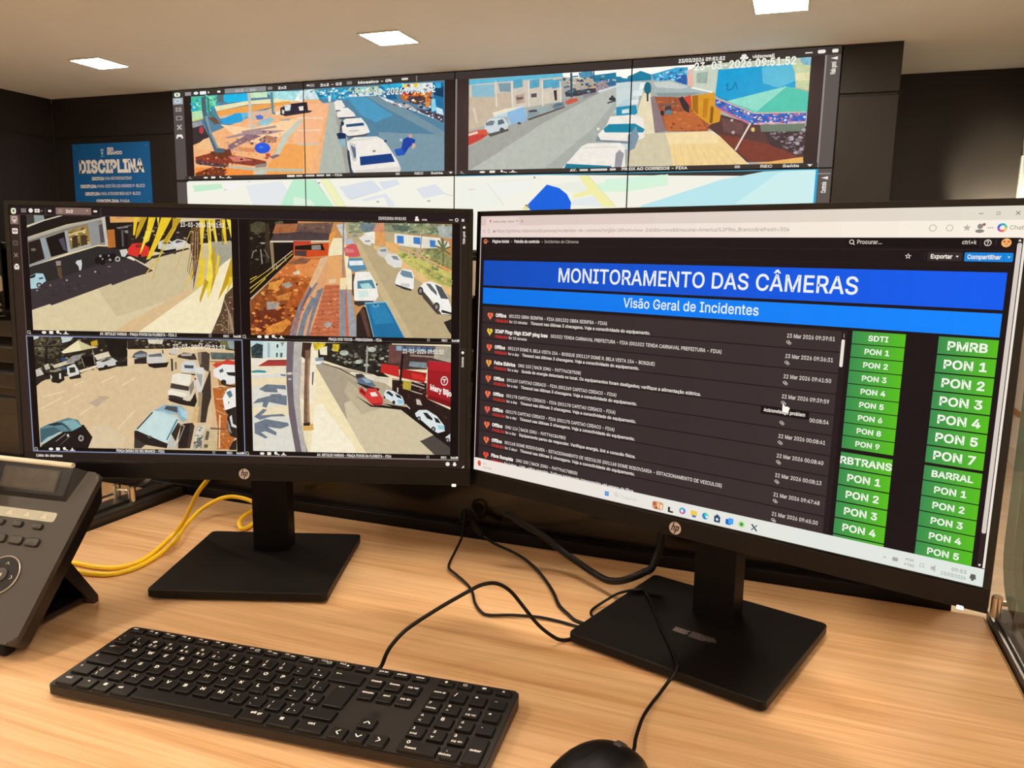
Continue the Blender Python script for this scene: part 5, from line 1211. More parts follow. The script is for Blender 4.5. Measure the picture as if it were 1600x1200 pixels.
def glass_mat(name):
    m = bpy.data.materials.new(name)
    m.use_nodes = True
    N, L = m.node_tree.nodes, m.node_tree.links
    N.remove(N['Principled BSDF'])
    t = N.new('ShaderNodeBsdfTransparent'); t.inputs[0].default_value = (.975, .985, .975, 1)
    g = N.new('ShaderNodeBsdfGlossy'); g.inputs['Roughness'].default_value = .03
    fr = N.new('ShaderNodeFresnel'); fr.inputs[0].default_value = 1.18
    mx = N.new('ShaderNodeMixShader')
    L.new(fr.outputs[0], mx.inputs[0]); L.new(t.outputs[0], mx.inputs[1]); L.new(g.outputs[0], mx.inputs[2])
    L.new(mx.outputs[0], N['Material Output'].inputs[0])
    return m

M = {
    'ceiling': mat('ceiling_paint', (.84, .80, .76), .9, .2, noise=.015, nscale=2),
    'cladding': mat('dark_cladding', (.013, .0095, .008), .45, .42, noise=.12, nscale=3),
    'groove': mat('cladding_groove', (.003, .002, .002), .8, .1),
    'beige_wall': mat('beige_wall_paint', (.70, .64, .55), .85, .2, noise=.02, nscale=3),
    'skirting': mat('skirting_paint', (.62, .55, .44), .5, .4),
    'floor': wood('vinyl_floor', 'a8957d', 'b8a58c', 'c6b59b', 1.2, 9, .4),
    'desk': wood('oak_laminate', 'c69768', 'd9ae80', 'e6c094', 2.6, 56, .32),
    'edge': mat('desk_edge_band', (.36, .19, .07), .5, .4, noise=.1, nscale=30),
    'lamp_frame': mat('lamp_frame_white', (.75, .7, .6), .5, .4),
    'lamp': mat('lamp_diffuser', (.8, .8, .8), .6, .2, emit=None),
    'black': mat('black_plastic', (.0036, .0022, .0020), .40, .30, bump=.12, bscale=1800),
    'blackmatte': mat('matte_black_plastic', (.0032, .0022, .0019), .46, .24, bump=.15, bscale=2200),
    'blackgloss': mat('glossy_black_panel', (.008, .0055, .004), .16, .5),
    'slat': mat('slat_panel_brown', (.020, .015, .010), .35, .5, noise=.15, nscale=14),
    'key': mat('key_cap_black', (.0055, .0042, .0036), .42, .36, bump=.1, bscale=2500),
    'kbody': mat('keyboard_shell_black', (.013, .0092, .0074), .45, .45, bump=.12, bscale=2200),
    'legend': mat('key_legend_white', (.90, .88, .84), .6, .3),
    'legenddim': mat('legend_grey', (.10, .085, .075), .5, .4),
    'cable': mat('black_cable_rubber', (.004, .003, .0027), .42, .28),
    'yellow': mat('yellow_cable_jacket', (.92, .60, .010), .42, .5, noise=.06, nscale=60),
    'phone': mat('phone_grey_plastic', (.042, .034, .028), .38, .5, bump=.1, bscale=1800),
    'phonedark': mat('phone_dark_plastic', (.0065, .005, .0055), .32, .45),
    'lcd': mat('phone_lcd', (.075, .062, .05), .25, .5, noise=.2, nscale=90),
    'ivory': mat('phone_ivory_strip', (.80, .74, .60), .5, .4),
    'paperlabel': mat('phone_paper_label', (.50, .49, .40), .55, .35, noise=.08, nscale=70),
    'chrome': mat('polished_chrome', (.78, .72, .62), .16, .5, metal=1.),
    'rail': mat('divider_rail_grey', (.035, .030, .025), .28, .5),
    'glass': glass_mat('clear_divider_glass'),
    'glassedge': mat('glass_edge_green', (.30, .40, .34), .2, .5),
    'sign': mat('sign_blue', (.004, .105, .34), .55, .4, noise=.05, nscale=6),
    'signwhite': mat('sign_white_print', (.78, .78, .78), .6, .3),
    'signlight': mat('sign_light_blue_print', (.25, .50, .66), .6, .3),
    'logo': mat('silver_logo_print', (.62, .52, .50), .35, .5, metal=.3),
    'led': mat('white_power_led', (.8, .8, .8), .4, .4, emit='fff4e0', estr=1.6),
    'sticker': mat('grey_print', (.16, .13, .13), .5, .4),
    'cream': mat('cream_plastic', (.62, .55, .42), .5, .4, noise=.05, nscale=30),
    'silver': mat('silver_rod', (.6, .55, .48), .3, .5, metal=.8),
    'rubber': mat('rubber_foot', (.02, .018, .016), .8, .2),
    'screen': screen_mat('monitor_picture', 130.),
    'wallscreen': screen_mat('video_wall_picture', 22.),
}

# ------------------------------------------------------------------ object helpers
def link(name, me, m=None, parent=None, loc=(0, 0, 0), rot=None):
    o = bpy.data.objects.new(name, me)
    COL.objects.link(o)
    o.location = loc
    if rot is not None:
        o.rotation_euler = rot
    if parent:
        o.parent = parent
    if m is not None:
        me.materials.append(m)
    return o

def obj(name, bm, m, parent=None, loc=(0, 0, 0), rot=None, smooth=False):
    bmesh.ops.recalc_face_normals(bm, faces=bm.faces)
    me = bpy.data.meshes.new(name)
    bm.to_mesh(me)
    bm.free()
    if smooth:
        for p in me.polygons:
            p.use_smooth = True
        try:
            me.set_sharp_from_angle(angle=math.radians(40))
        except Exception:
            pass
    return link(name, me, m, parent, loc, rot)

def thing(name, label, cat, loc=(0, 0, 0), rot=None, group=None):
    o = bpy.data.objects.new(name, None)
    COL.objects.link(o)
    o.empty_display_size = .05
    o.location = loc
    if rot is not None:
        o.rotation_euler = rot
    return tag(o, label, cat, group)

def tag(o, label, cat, group=None):
    o['label'] = label
    o['category'] = cat
    if group:
        o['group'] = group
    return o

def struct(name, bm, m, loc=(0, 0, 0), rot=None, smooth=False):
    o = obj(name, bm, m, None, loc, rot, smooth)
    o['kind'] = 'structure'
    return o

def add(dst, src):
    me = bpy.data.meshes.new('tmp')
    src.to_mesh(me)
    src.free()
    dst.from_mesh(me)
    bpy.data.meshes.remove(me)
    return dst

def bx(x0, x1, y0, y1, z0, z1, bev=0., seg=2, into=None):
    b = bmesh.new()
    bmesh.ops.create_cube(b, size=1)
    for v in b.verts:
        v.co = Vector((x0 + (v.co.x + .5) * (x1 - x0), y0 + (v.co.y + .5) * (y1 - y0), z0 + (v.co.z + .5) * (z1 - z0)))
    if bev:
        bmesh.ops.bevel(b, geom=list(b.edges), offset=bev, segments=seg, affect='EDGES', profile=.5)
    return add(into, b) if into is not None else b

def prism(P, z0, z1, bev=0., seg=2, into=None, top=None):
    """extruded outline; top: optional outline of the upper face"""
    b = bmesh.new()
    lo = [b.verts.new((x, y, z0)) for x, y in P]
    hi = [b.verts.new((x, y, z1)) for x, y in (top or P)]
    n = len(P)
    b.faces.new(lo[::-1])
    f = b.faces.new(hi)
    for i in range(n):
        b.faces.new((lo[i], lo[(i + 1) % n], hi[(i + 1) % n], hi[i]))
    if bev:
        bmesh.ops.bevel(b, geom=list(f.edges), offset=bev, segments=seg, affect='EDGES', profile=.5)
    return add(into, b) if into is not None else b

def rrect(x0, x1, y0, y1, r, n=5):
    P = []
    for cx, cy, a0 in ((x1 - r, y1 - r, 0), (x0 + r, y1 - r, 90), (x0 + r, y0 + r, 180), (x1 - r, y0 + r, 270)):
        for k in range(n + 1):
            a = math.radians(a0 + 90 * k / n)
            P.append((cx + r * math.cos(a), cy + r * math.sin(a)))
    return P

def ell(cx, cy, rx, ry, n=32):
    return [(cx + rx * math.cos(2 * math.pi * i / n), cy + ry * math.sin(2 * math.pi * i / n)) for i in range(n)]

def catmull(P, k=6):
    P = [Vector(p) for p in P]
    Q = []
    for i in range(len(P) - 1):
        p0, p1, p2, p3 = P[max(i - 1, 0)], P[i], P[i + 1], P[min(i + 2, len(P) - 1)]
        for j in range(k):
            t = j / k
            Q.append(.5 * ((2 * p1) + (p2 - p0) * t + (2 * p0 - 5 * p1 + 4 * p2 - p3) * t * t + (3 * p1 - p0 - 3 * p2 + p3) * t ** 3))
    Q.append(P[-1])
    return Q

def tube(P, r, n=10, k=6, into=None, smoothpath=True):
    Q = catmull(P, k) if smoothpath else [Vector(p) for p in P]
    b = bmesh.new()
    rings = []
    up = Vector((0, 0, 1))
    for i, p in enumerate(Q):
        t = (Q[min(i + 1, len(Q) - 1)] - Q[max(i - 1, 0)]).normalized()
        s = t.cross(up)
        if s.length < 1e-3:
            s = t.cross(Vector((1, 0, 0)))
        s.normalize()
        v = s.cross(t).normalized()
        rr = r(i / (len(Q) - 1)) if callable(r) else r
        rings.append([b.verts.new(p + rr * (math.cos(2 * math.pi * j / n) * s + math.sin(2 * math.pi * j / n) * v)) for j in range(n)])
    for A, B in zip(rings, rings[1:]):
        for j in range(n):
            b.faces.new((A[j], A[(j + 1) % n], B[(j + 1) % n], B[j]))
    b.faces.new(rings[0][::-1])
    b.faces.new(rings[-1])
    return add(into, b) if into is not None else b

def cyl(p0, p1, r, n=20, into=None):
    return tube([p0, p1], r, n, 1, into, False)

def xform(b, M4):
    bmesh.ops.transform(b, matrix=M4, verts=b.verts)
    return b

# ------------------------------------------------------------------ lettering from outlines
_CAP = 509.0
def _area(P):
    return .5 * sum(P[i - 1][0] * P[i][1] - P[i][0] * P[i - 1][1] for i in range(len(P)))

def _inside(p, P):
    c = False
    for i in range(len(P)):
        (x0, y0), (x1, y1) = P[i - 1], P[i]
        if (y0 > p[1]) != (y1 > p[1]) and p[0] < (x1 - x0) * (p[1] - y0) / (y1 - y0) + x0:
            c = not c
    return c

_GL = {}
def glyph(ch, bold=0):
    k = (ch, bold)
    if k in _GL:
        return _GL[k]
    if ch == ' ':
        _GL[k] = (205, [], [])
        return _GL[k]
    a, s = GLYPHS.get(ch, GLYPHS['-'])
    loops = []
    for l in s.split(';'):
        v = [int(t) for t in l.split(',')]
        loops.append(list(zip(v[0::2], v[1::2])))
    out = []
    for i, P in enumerate(loops):
        probe = P + [((P[q - 1][0] + P[q][0]) / 2, (P[q - 1][1] + P[q][1]) / 2) for q in range(len(P))]
        hole = sum(all(_inside(t, Q) for t in probe) for j, Q in enumerate(loops) if j != i) % 2
        if (_area(P) > 0) == bool(hole):
            P = P[::-1]
        if bold:
            n = len(P)
            Q = []
            for q in range(n):
                (x0, y0), (x1, y1), (x2, y2) = P[q - 1], P[q], P[(q + 1) % n]
                d1 = Vector((x1 - x0, y1 - y0)).normalized()
                d2 = Vector((x2 - x1, y2 - y1)).normalized()
                nn = Vector((d1.y + d2.y, -d1.x - d2.x))
                L = nn.length
                nn = nn / L if L > 1e-6 else Vector((d1.y, -d1.x))
                f = bold / max(.5, L / 2)
                Q.append((x1 + nn.x * f, y1 + nn.y * f))
            P = Q
        out.append(P)
    V, F = [], []
    # group every outer loop with its holes
    for i, P in enumerate(out):
        if _area(P) < 0:
            continue
        grp = [P] + [Q for j, Q in enumerate(out) if j != i and _area(Q) < 0 and _inside(Q[0], P)]
        base = len(V)
        pts, edges = [], []
        for Q in grp:
            n0 = len(pts)
            pts += [Vector(q) for q in Q]
            edges += [(n0 + q, n0 + (q + 1) % len(Q)) for q in range(len(Q))]
        vo, eo, fo, *_ = delaunay_2d_cdt(pts, edges, [], 0, 1e-4)
        V += [(v.x, v.y) for v in vo]
        for f in fo:
            c = ((vo[f[0]].x + vo[f[1]].x + vo[f[2]].x) / 3, (vo[f[0]].y + vo[f[1]].y + vo[f[2]].y) / 3)
            if _inside(c, grp[0]) and not any(_inside(c, Q) for Q in grp[1:]):
                F.append(tuple(base + t for t in f))
    _GL[k] = (a + .5 * bold, V, F)
    return _GL[k]

def text_w(s, bold=0):
    return sum(glyph(c, bold)[0] for c in s) / _CAP

def text_tris(s, x, y, cap, bold=0, align='l', sx=1., fit=None, flip=1):
    """triangles of a line of lettering; y is the baseline, cap the capital height; flip=-1 for y-down pictures"""
    k = cap / _CAP
    wd = text_w(s, bold) * cap
    if fit:
        sx = fit / max(wd, 1e-9)
    wd *= sx
    x -= {'l': 0, 'c': wd / 2, 'r': wd}[align]
    T = []
    for ch in s:
        a, V, F = glyph(ch, bold)
        for f in F:
            T.append([(x + V[i][0] * k * sx, y + flip * V[i][1] * k) for i in f])
        x += a * k * sx
    return T

def text_bm(lines, into=None):
    b = into if into is not None else bmesh.new()
    for tris in lines:
        for t in tris:
            b.faces.new([b.verts.new((x, y, 0)) for x, y in t])
    return b

# ------------------------------------------------------------------ pictures on the displays
def clip_poly(P, x0, y0, x1, y1):
    for ax, lim, sg in ((0, x0, 1), (0, x1, -1), (1, y0, 1), (1, y1, -1)):
        Q = []
        for i in range(len(P)):
            a, b = P[i - 1], P[i]
            ia, ib = (a[ax] - lim) * sg >= 0, (b[ax] - lim) * sg >= 0
            if ia != ib:
                t = (lim - a[ax]) / (b[ax] - a[ax])
                Q.append(tuple(a[j] + t * (b[j] - a[j]) for j in (0, 1)))
            if ib:
                Q.append(b)
        P = Q
        if len(P) < 3:
            return []
    return P

class Picture:
    """flat artwork in display units, x right and y down"""
    def __init__(self):
        self.P = []
        self.layer = 0
    def poly(self, P, col, g=0., new=True):
        if new:
            self.layer += 1
        self.P.append((list(P), lin(col), g, self.layer))
    def rect(self, x0, y0, x1, y1, col, g=0.):
        self.poly([(x0, y0), (x1, y0), (x1, y1), (x0, y1)], col, g)
    def rrect(self, x0, y0, x1, y1, r, col):
        self.poly(rrect(x0, x1, y0, y1, r, 4), col)
    def ramp(self, x0, y0, x1, y1, ca, cb, n=8):
        a, b = lin(ca), lin(cb)
        self.layer += 1
        for i in range(n):
            t = (i + .5) / n
            xa, xb = x0 + (x1 - x0) * i / n, x0 + (x1 - x0) * (i + 1) / n
            self.poly([(xa, y0), (xb, y0), (xb, y1), (xa, y1)], tuple(p + (q - p) * t for p, q in zip(a, b)), 0, False)
    def line(self, x0, y0, x1, y1, wd, col):
        L = math.hypot(x1 - x0, y1 - y0) or 1
        nx, ny = -(y1 - y0) / L * wd / 2, (x1 - x0) / L * wd / 2
        self.poly([(x0 + nx, y0 + ny), (x1 + nx, y1 + ny), (x1 - nx, y1 - ny), (x0 - nx, y0 - ny)], col)
    def disc(self, x, y, r, col, ry=None, n=18):
        self.poly(ell(x, y, r, ry or r, n), col)
    def ring(self, x, y, r, wd, col, n=20, a0=0, a1=360, ry=None):
        self.layer += 1
        k = (ry or r) / r
        for i in range(n):
            t0, t1 = (math.radians(a0 + (a1 - a0) * j / n) for j in (i, i + 1))
            self.poly([(x + (r + q * wd / 2) * math.cos(t), y + (r + q * wd / 2) * k * math.sin(t)) for q, t in ((1, t0), (1, t1), (-1, t1), (-1, t0))], col, 0, False)
    def text(self, s, x, y, cap, col, bold=0, align='l', fit=None, turn=False, sx=1.):
        self.layer += 1
        for t in text_tris(s, 0 if turn else x, 0 if turn else y, cap, bold, align, sx, fit, -1):
            if turn:
                t = [(x + q, y - p) for p, q in t] if turn == 'up' else [(x - q, y + p) for p, q in t]
            self.poly(t, col, 0, False)
    def traced(self, data, smooth_from=None):
        for ln in data.strip().split('\n'):
            a = ln.split()
            if a[0] == 'S':          # a patch of foliage, gravel or clutter: many small flecks inside an outline
                R = [tuple(float(t) for t in p.split(',')) for p in a[4:]]
                self.flecks(R, int(a[1]), float(a[2]), a[3].split(','))
                continue
            P = [tuple(float(t) for t in p.split(',')) for p in a[2:]]
            g = int(a[1]) / 10
            self.poly(P, a[0], g if smooth_from and P[0][1] >= smooth_from else max(.12, g))
    def flecks(self, R, n, size, cols):
        r = random.Random(n * 31 + int(R[0][0]))
        xs, ys = [p[0] for p in R], [p[1] for p in R]
        self.layer += 1
        k = 0
        while k < n:
            x, y = r.uniform(min(xs), max(xs)), r.uniform(min(ys), max(ys))
            if not _inside((x, y), R):
                k += .25
                continue
            a, q = r.uniform(0, 6.28), size * r.uniform(.45, 1.3)
            P = [(x + q * r.uniform(.5, 1) * math.cos(a + j * 1.257), y + .6 * q * r.uniform(.5, 1) * math.sin(a + j * 1.257)) for j in range(5)]
            self.poly(P, r.choice(cols), .3, int(k) % 12 == 0)
            k += 1
    def mesh(self, name, box, w, h, step=1.2e-5):
        """the part of the picture inside box, as a mesh w by h metres: x right, z up, facing -y"""
        x0, y0, x1, y1 = box
        V, F, CC = [], [], []
        for P, c, g, lay in self.P:
            Q = clip_poly(P, x0, y0, x1, y1)
            if len(Q) < 3:
                continue
            b = len(V)
            V += [((x - x0) / (x1 - x0) * w - w / 2, -lay * step, (y1 - y) / (y1 - y0) * h) for x, y in Q]
            if _area(Q) > 0:                      # y runs down: make every face look towards -y
                F.append(tuple(range(b + len(Q) - 1, b - 1, -1)))
            else:
                F.append(tuple(range(b, b + len(Q))))
            CC.append((c, g))
        me = bpy.data.meshes.new(name)
        me.from_pydata(V, [], F)
        at = me.color_attributes.new('picture', 'FLOAT_COLOR', 'CORNER')
        buf = []
        for p, (c, g) in zip(me.polygons, CC):
            buf += [c[0], c[1], c[2], g] * p.loop_total
        at.data.foreach_set('color', buf)
        return me

WHITE = 'f2e9df'
def viewer_icons(p, x, y, s=1., sx=1.):
    """the small control glyphs under every camera picture"""
    p.ring(x + 8 * sx, y, 6 * s, 3 * s, 'b8aea6', 10)
    p.line(x + 12 * sx, y + 4 * s, x + 17 * sx, y + 9 * s, 3 * s, 'b8aea6')
    p.disc(x + 73 * sx, y, 10 * s * sx, WHITE, 6 * s, 12)
    p.rrect(x + 95 * sx, y - 7 * s, x + 112 * sx, y + 6 * s, 3 * s, WHITE)
    p.disc(x + 132 * sx, y - 3 * s, 7 * s, WHITE, None, 10); p.line(x + 134 * sx, y, x + 148 * sx, y + 5 * s, 4 * s, WHITE)
    p.poly([(x + 166 * sx, y - 8 * s), (x + 172 * sx, y + 2 * s), (x + 160 * sx, y + 2 * s)], WHITE); p.rect(x + 155 * sx, y + 3 * s, x + 178 * sx, y + 6 * s, WHITE)

def left_picture():
    p = Picture()
    p.rect(0, 0, 1920, 1080, '2b1f1a')
    p.rect(0, 0, 1920, 36, '21171a')
    p.rect(0, 36, 46, 1080, '33261f')
    p.rect(0, 36, 1, 1080, '130c0a')
    p.rect(1888, 42, 1920, 1046, '2a2019')
    p.rect(46, 36, 1888, 1046, '120a0b')
    p.rect(0, 1046, 1920, 1080, '2c211b')
    p.rect(40, 36, 44, 1046, '5a4a43')
    p.traced(ART_LEFT)
    for a in ((46, 36, 1888, 38), (960, 36, 963, 541), (1888, 42, 1891, 1046), (46, 535, 1888, 538)):
        p.rect(*a, '4a3d3a')
    for a in ((40, 541, 964, 545), (40, 541, 44, 1045), (962, 541, 966, 1045), (40, 1041, 966, 1045)):
        p.rect(*a, '8793b4')
    p.rect(966, 1041, 1888, 1046, '8b8078')
    for y in (519, 1025):
        p.rect(46, y, 958, y + 16, '15100f'); p.rect(968, y, 1886, y + 16, '15100f')
    # tool bar
    p.rrect(10, 10, 31, 34, 8, 'e9efce'); p.rrect(16, 15, 25, 28, 4, '6d7350')
    for k in range(3):
        p.rect(52, 12 + k * 6, 74, 15 + k * 6, 'a5968c')
    p.disc(93, 19, 9, 'efe5da'); p.rrect(109, 12, 131, 27, 3, 'efe5da'); p.rect(119, 12, 121, 27, '2b1f1a'); p.rect(109, 19, 131, 20.5, '2b1f1a')
    p.poly([(135, 21), (143, 21), (139, 17)], 'cfc4ba')
    p.rect(154, 6, 156, 34, '5d4f49'); p.rrect(166, 15, 180, 24, 3, 'efe5da'); p.rect(386, 4, 388, 34, '5d4f49')
    p.rect(198, 5, 347, 33, '84695f'); p.rect(210, 11, 224, 27, 'a58a7f'); p.rect(216, 11, 218, 27, '7a6056'); p.text('2x2', 240, 25, 12, 'fff1e4', 22); p.poly([(326, 14), (334, 14), (330, 19)], 'e4d4c8')
    p.rrect(356, 14, 372, 22, 3, 'e4d9ce')
    p.text('23/03/2026 09:51:52', 1546, 30, 11, 'f3e9df', 20, fit=116)
    p.disc(1706, 20, 6, WHITE); p.rrect(1698, 25, 1716, 33, 3, WHITE); p.text('vms', 1727, 31, 8, WHITE, 20)
    p.rect(1841, 25, 1856, 28, WHITE); p.ring(1872, 26, 6, 3, WHITE, 10); p.line(1893, 22, 1903, 32, 3.5, WHITE); p.line(1903, 22, 1893, 32, 3.5, WHITE)
    # left bar
    p.rect(5, 40, 38, 76, '8a7169'); p.rrect(12, 45, 32, 63, 4, 'd9c4ba'); p.rrect(15, 48, 29, 57, 2, '8a7169'); p.disc(22, 64, 6, 'd9c4ba')
    p.rrect(10, 93, 33, 116, 3, 'f0e0d6'); p.disc(21, 104, 8, '241a17', 5); p.disc(21, 104, 3, 'f0e0d6')
    p.rrect(10, 144, 31, 164, 3, '6a5a53'); p.rrect(13, 147, 28, 161, 2, '46382f')
    p.line(12, 196, 27, 212, 4, '8c7d74'); p.line(27, 196, 12, 212, 4, '8c7d74')
    p.rrect(9, 246, 30, 262, 4, 'e9ddd2'); p.poly([(12, 246), (15, 240), (25, 240), (28, 246)], 'e9ddd2'); p.rect(13, 258, 17, 265, 'e9ddd2'); p.rect(23, 258, 27, 265, 'e9ddd2'); p.rect(14, 249, 25, 253, '33261f')
    # right bar
    p.disc(1903, 56, 5, WHITE); p.poly([(1898, 56), (1908, 51), (1908, 61)], WHITE); p.text('Visão geral', 1907, 124, 9, WHITE, 25, turn='up', fit=52)
    p.rect(1888, 562, 1920, 565, '4a3d3a'); p.disc(1903, 578, 6, WHITE); p.text('Controle', 1907, 640, 9, WHITE, 25, turn='up', fit=44)
    # captions and stamps
    p.text('AV. GETULIO VARGAS - PRAÇA POVOS DA FLORESTA - FIXA 2', 358, 533, 11, WHITE, 22, fit=328)
    p.text('PRAÇA BARÃO DO RIO BRANCO - FIXA', 404, 1039, 11, WHITE, 22, fit=210)
    p.text('PRAÇA DOS TOCOS - PRINCESINHA - FIXA', 1333, 537, 11, WHITE, 22, fit=226)
    p.text('AV. GETULIO VARGAS - PRAÇA POVOS DA FLORESTA - FIXA', 1277, 1039, 11, WHITE, 22, fit=322)
    for x, y, wd in ((718, 74, 186), (666, 584, 228), (1647, 585, 176)):
        p.text('23-03-2026 09:51:52', x, y, 17, 'f4efe2', 14, fit=wd)
    for x in (46, 966):
        for y in (527, 1033):
            viewer_icons(p, x, y)
    for x in (829, 1757):
        for y in (527, 1033):
            p.ring(x, y, 6, 3, 'b0a59c', 4, 45, 405); p.text('REC', x + 56, y + 5, 9, WHITE, 20); p.text('Saída', x + 98, y + 5, 9, WHITE, 20); p.poly([(x + 122, y - 4), (x + 132, y - 4), (x + 127, y + 4)], WHITE)
    p.text('Lista de alarmes', 53, 1067, 11, WHITE, 24, fit=115)
    p.disc(1843, 1062, 9, WHITE); p.disc(1873, 1064, 8, WHITE, 7); p.disc(1873, 1058, 5, WHITE); p.poly([(1902, 1078), (1914, 1066), (1914, 1078)], 'cfc6bd')
    # the red shop front in the last picture
    T = text_tris('Mary Bijo', 0, 0, 22, 40, 'l', 1, 92, -1)
    p.layer += 1
    for t in T:
        p.poly([(1765 + a, 738 + b + a * .32) for a, b in t], 'f4e9e4', 0, False)
    p.ring(1826, 700, 14, 3.4, 'efe2dc', 16, ry=18); p.rect(1824, 692, 1828, 709, 'efe2dc'); p.rect(1818, 692, 1834, 696, 'efe2dc')
    return p

def right_picture():
    p = Picture()
    p.rect(0, 0, 1920, 1080, '1b1215')
    p.ramp(0, 0, 1920, 39, 'dcc3bd', 'e3dccd', 12)
    p.ramp(0, 38, 1920, 87, 'e8d3cb', 'faf1e2', 12)
    p.rect(0, 80, 4, 1024, 'cdbcb8'); p.ramp(1914, 80, 1920, 1024, 'f1e6da', 'f1e6da', 1)
    p.rrect(28, 6, 196, 44, 8, 'e8d3cb')
    p.poly([(14, 18), (20, 24), (26, 18), (20, 21)], 'a89690')
    p.poly([(44, 16), (56, 16), (50, 30)], 'd8705e'); p.text('Incidentes de Câmeras - Painéis de', 62, 27, 9.5, '8d7c76', 8, fit=112); p.line(184, 17, 191, 25, 2, '8d7c76'); p.line(191, 17, 184, 25, 2, '8d7c76'); p.rect(205, 21, 219, 23, '8d7c76'); p.rect(211, 15, 213, 29, '8d7c76')
    p.line(14, 60, 24, 54, 2, 'a8958e'); p.line(14, 60, 24, 66, 2, 'a8958e'); p.ring(44, 60, 6, 2, 'a8958e', 12, 30, 330); p.rrect(66, 57, 77, 67, 2, 'a8958e')
    p.text('https://grafana.riobranco/d/cameras/incidentes-de-cameras?orgId=1&from=now-24h&to=now&timezone=America%2FRio_Branco&refresh=30s', 84, 66, 12, 'a3938c', 3, fit=1196)
    x = 1690
    for k in range(2):
        p.ring(x + k * 43, 59, 9, 2, 'b5aaa0', 6 if k else 14)
    p.poly([(1776 + 10 * math.sin(a * math.pi / 5) * (1 if a % 2 == 0 else .5), 59 - 10 * math.cos(a * math.pi / 5) * (1 if a % 2 == 0 else .5)) for a in range(10)], 'bdb3aa')
    p.disc(1808, 55, 7, '8d8580'); p.disc(1808, 68, 11, '8d8580', 5); p.disc(1817, 50, 4, 'a05a60')
    for k in range(3):
        p.disc(1828 + k * 5, 59, 1.7, '9d9288')
    for a, c in ((0, '3c5fd0'), (60, '2aa7c9'), (120, '5fc7a8'), (180, 'f0c064'), (240, 'ea6a60'), (300, 'a25ad0')):
        p.ring(1861, 59, 9, 6, c, 4, a + 180, a + 240)
    p.text('Chat', 1878, 64, 11, '9a8f86', 5)
    p.rect(1801, 19, 1812, 21, '8d857c'); p.ring(1848, 20, 5, 2, '8d857c', 4, 45, 405); p.line(1889, 15, 1899, 25, 2, '7d756c'); p.line(1899, 15, 1889, 25, 2, '7d756c')
    # page header
    p.rrect(4, 86, 1914, 1030, 8, '1a1114')
    p.rect(4, 120, 1914, 122, '2a2023'); p.rect(4, 160, 1914, 162, '251b1e')
    p.ring(27, 103, 8, 4, 'e8794a', 14); p.disc(27, 105, 3, 'f0b040'); p.poly([(40, 101), (47, 101), (43, 106)], '8a7c78')
    p.text('Página inicial', 63, 108, 11, 'efe4da', 26, fit=88); p.text('>', 160, 107, 9, 'a39890', 8); p.text('Painéis de controle', 177, 108, 11, 'efe4da', 26, fit=126); p.text('>', 312, 107, 9, 'a39890', 8); p.text('Incidentes de Câmeras', 326, 108, 11, 'b9aea6', 8, fit=160)
    p.rrect(1456, 86, 1810, 114, 3, '120b0e'); p.ring(1472, 99, 6, 2, WHITE, 14); p.line(1476, 103, 1481, 108, 2.2, WHITE); p.text('Procurar...', 1487, 105, 12, 'd8cec5', 14, fit=72); p.text('ctrl+k', 1768, 104, 11, 'd8cec5', 16, fit=36)
    p.rect(1812, 90, 1813, 110, '4a3f40'); p.ring(1831, 100, 8, 2.4, 'd8cec5', 16); p.text('?', 1831, 105, 10, 'd8cec5', 14, 'c'); p.rect(1850, 90, 1851, 110, '4a3f40')
    p.disc(1875, 100, 12, 'f2b36c'); p.disc(1870, 97, 3, 'd2603a'); p.disc(1880, 97, 3, 'd2603a'); p.disc(1875, 104, 4, 'e8804a', 2)
    p.poly([(1633 + 9 * math.sin(a * math.pi / 5) * (1 if a % 2 == 0 else .45), 140 - 9 * math.cos(a * math.pi / 5) * (1 if a % 2 == 0 else .45)) for a in range(10)], 'e8ded6')
    p.poly([(1633 + 5 * math.sin(a * math.pi / 5) * (1 if a % 2 == 0 else .45), 140 - 5 * math.cos(a * math.pi / 5) * (1 if a % 2 == 0 else .45)) for a in range(10)], '1a1114')
    p.rect(1676, 130, 1677, 150, '3a3032'); p.rrect(1684, 127, 1772, 152, 3, '33282a'); p.text('Exportar', 1692, 145, 11.5, WHITE, 28, fit=56); p.poly([(1756, 137), (1764, 137), (1760, 142)], WHITE)
    p.rrect(1778, 127, 1895, 152, 3, '0d86dd'); p.text('Compartilhar', 1785, 145, 11.5, WHITE, 26, fit=82); p.poly([(1882, 137), (1889, 137), (1885, 142)], 'd4e6f4'); p.rect(1873, 128, 1874, 151, '0a6cb8')
    # banners
    p.ramp(22, 181, 1886, 284, '084bb8', '0c5cf0', 16)
    p.ramp(22, 294, 1886, 360, '0273e6', '0a86ff', 16)
    p.text('MONITORAMENTO DAS CÂMERAS', 396, 257, 52, 'eef1fb', 12, fit=1110)
    p.text('Visão Geral de Incidentes', 693, 340, 34, 'e8f2fd', 10, fit=510)
    # problem list
    p.rect(22, 370, 1486, 1030, '2c2223')
    OFF = 'Timeout nas últimas 3 checagens. Veja a conectividade do equipamento.'
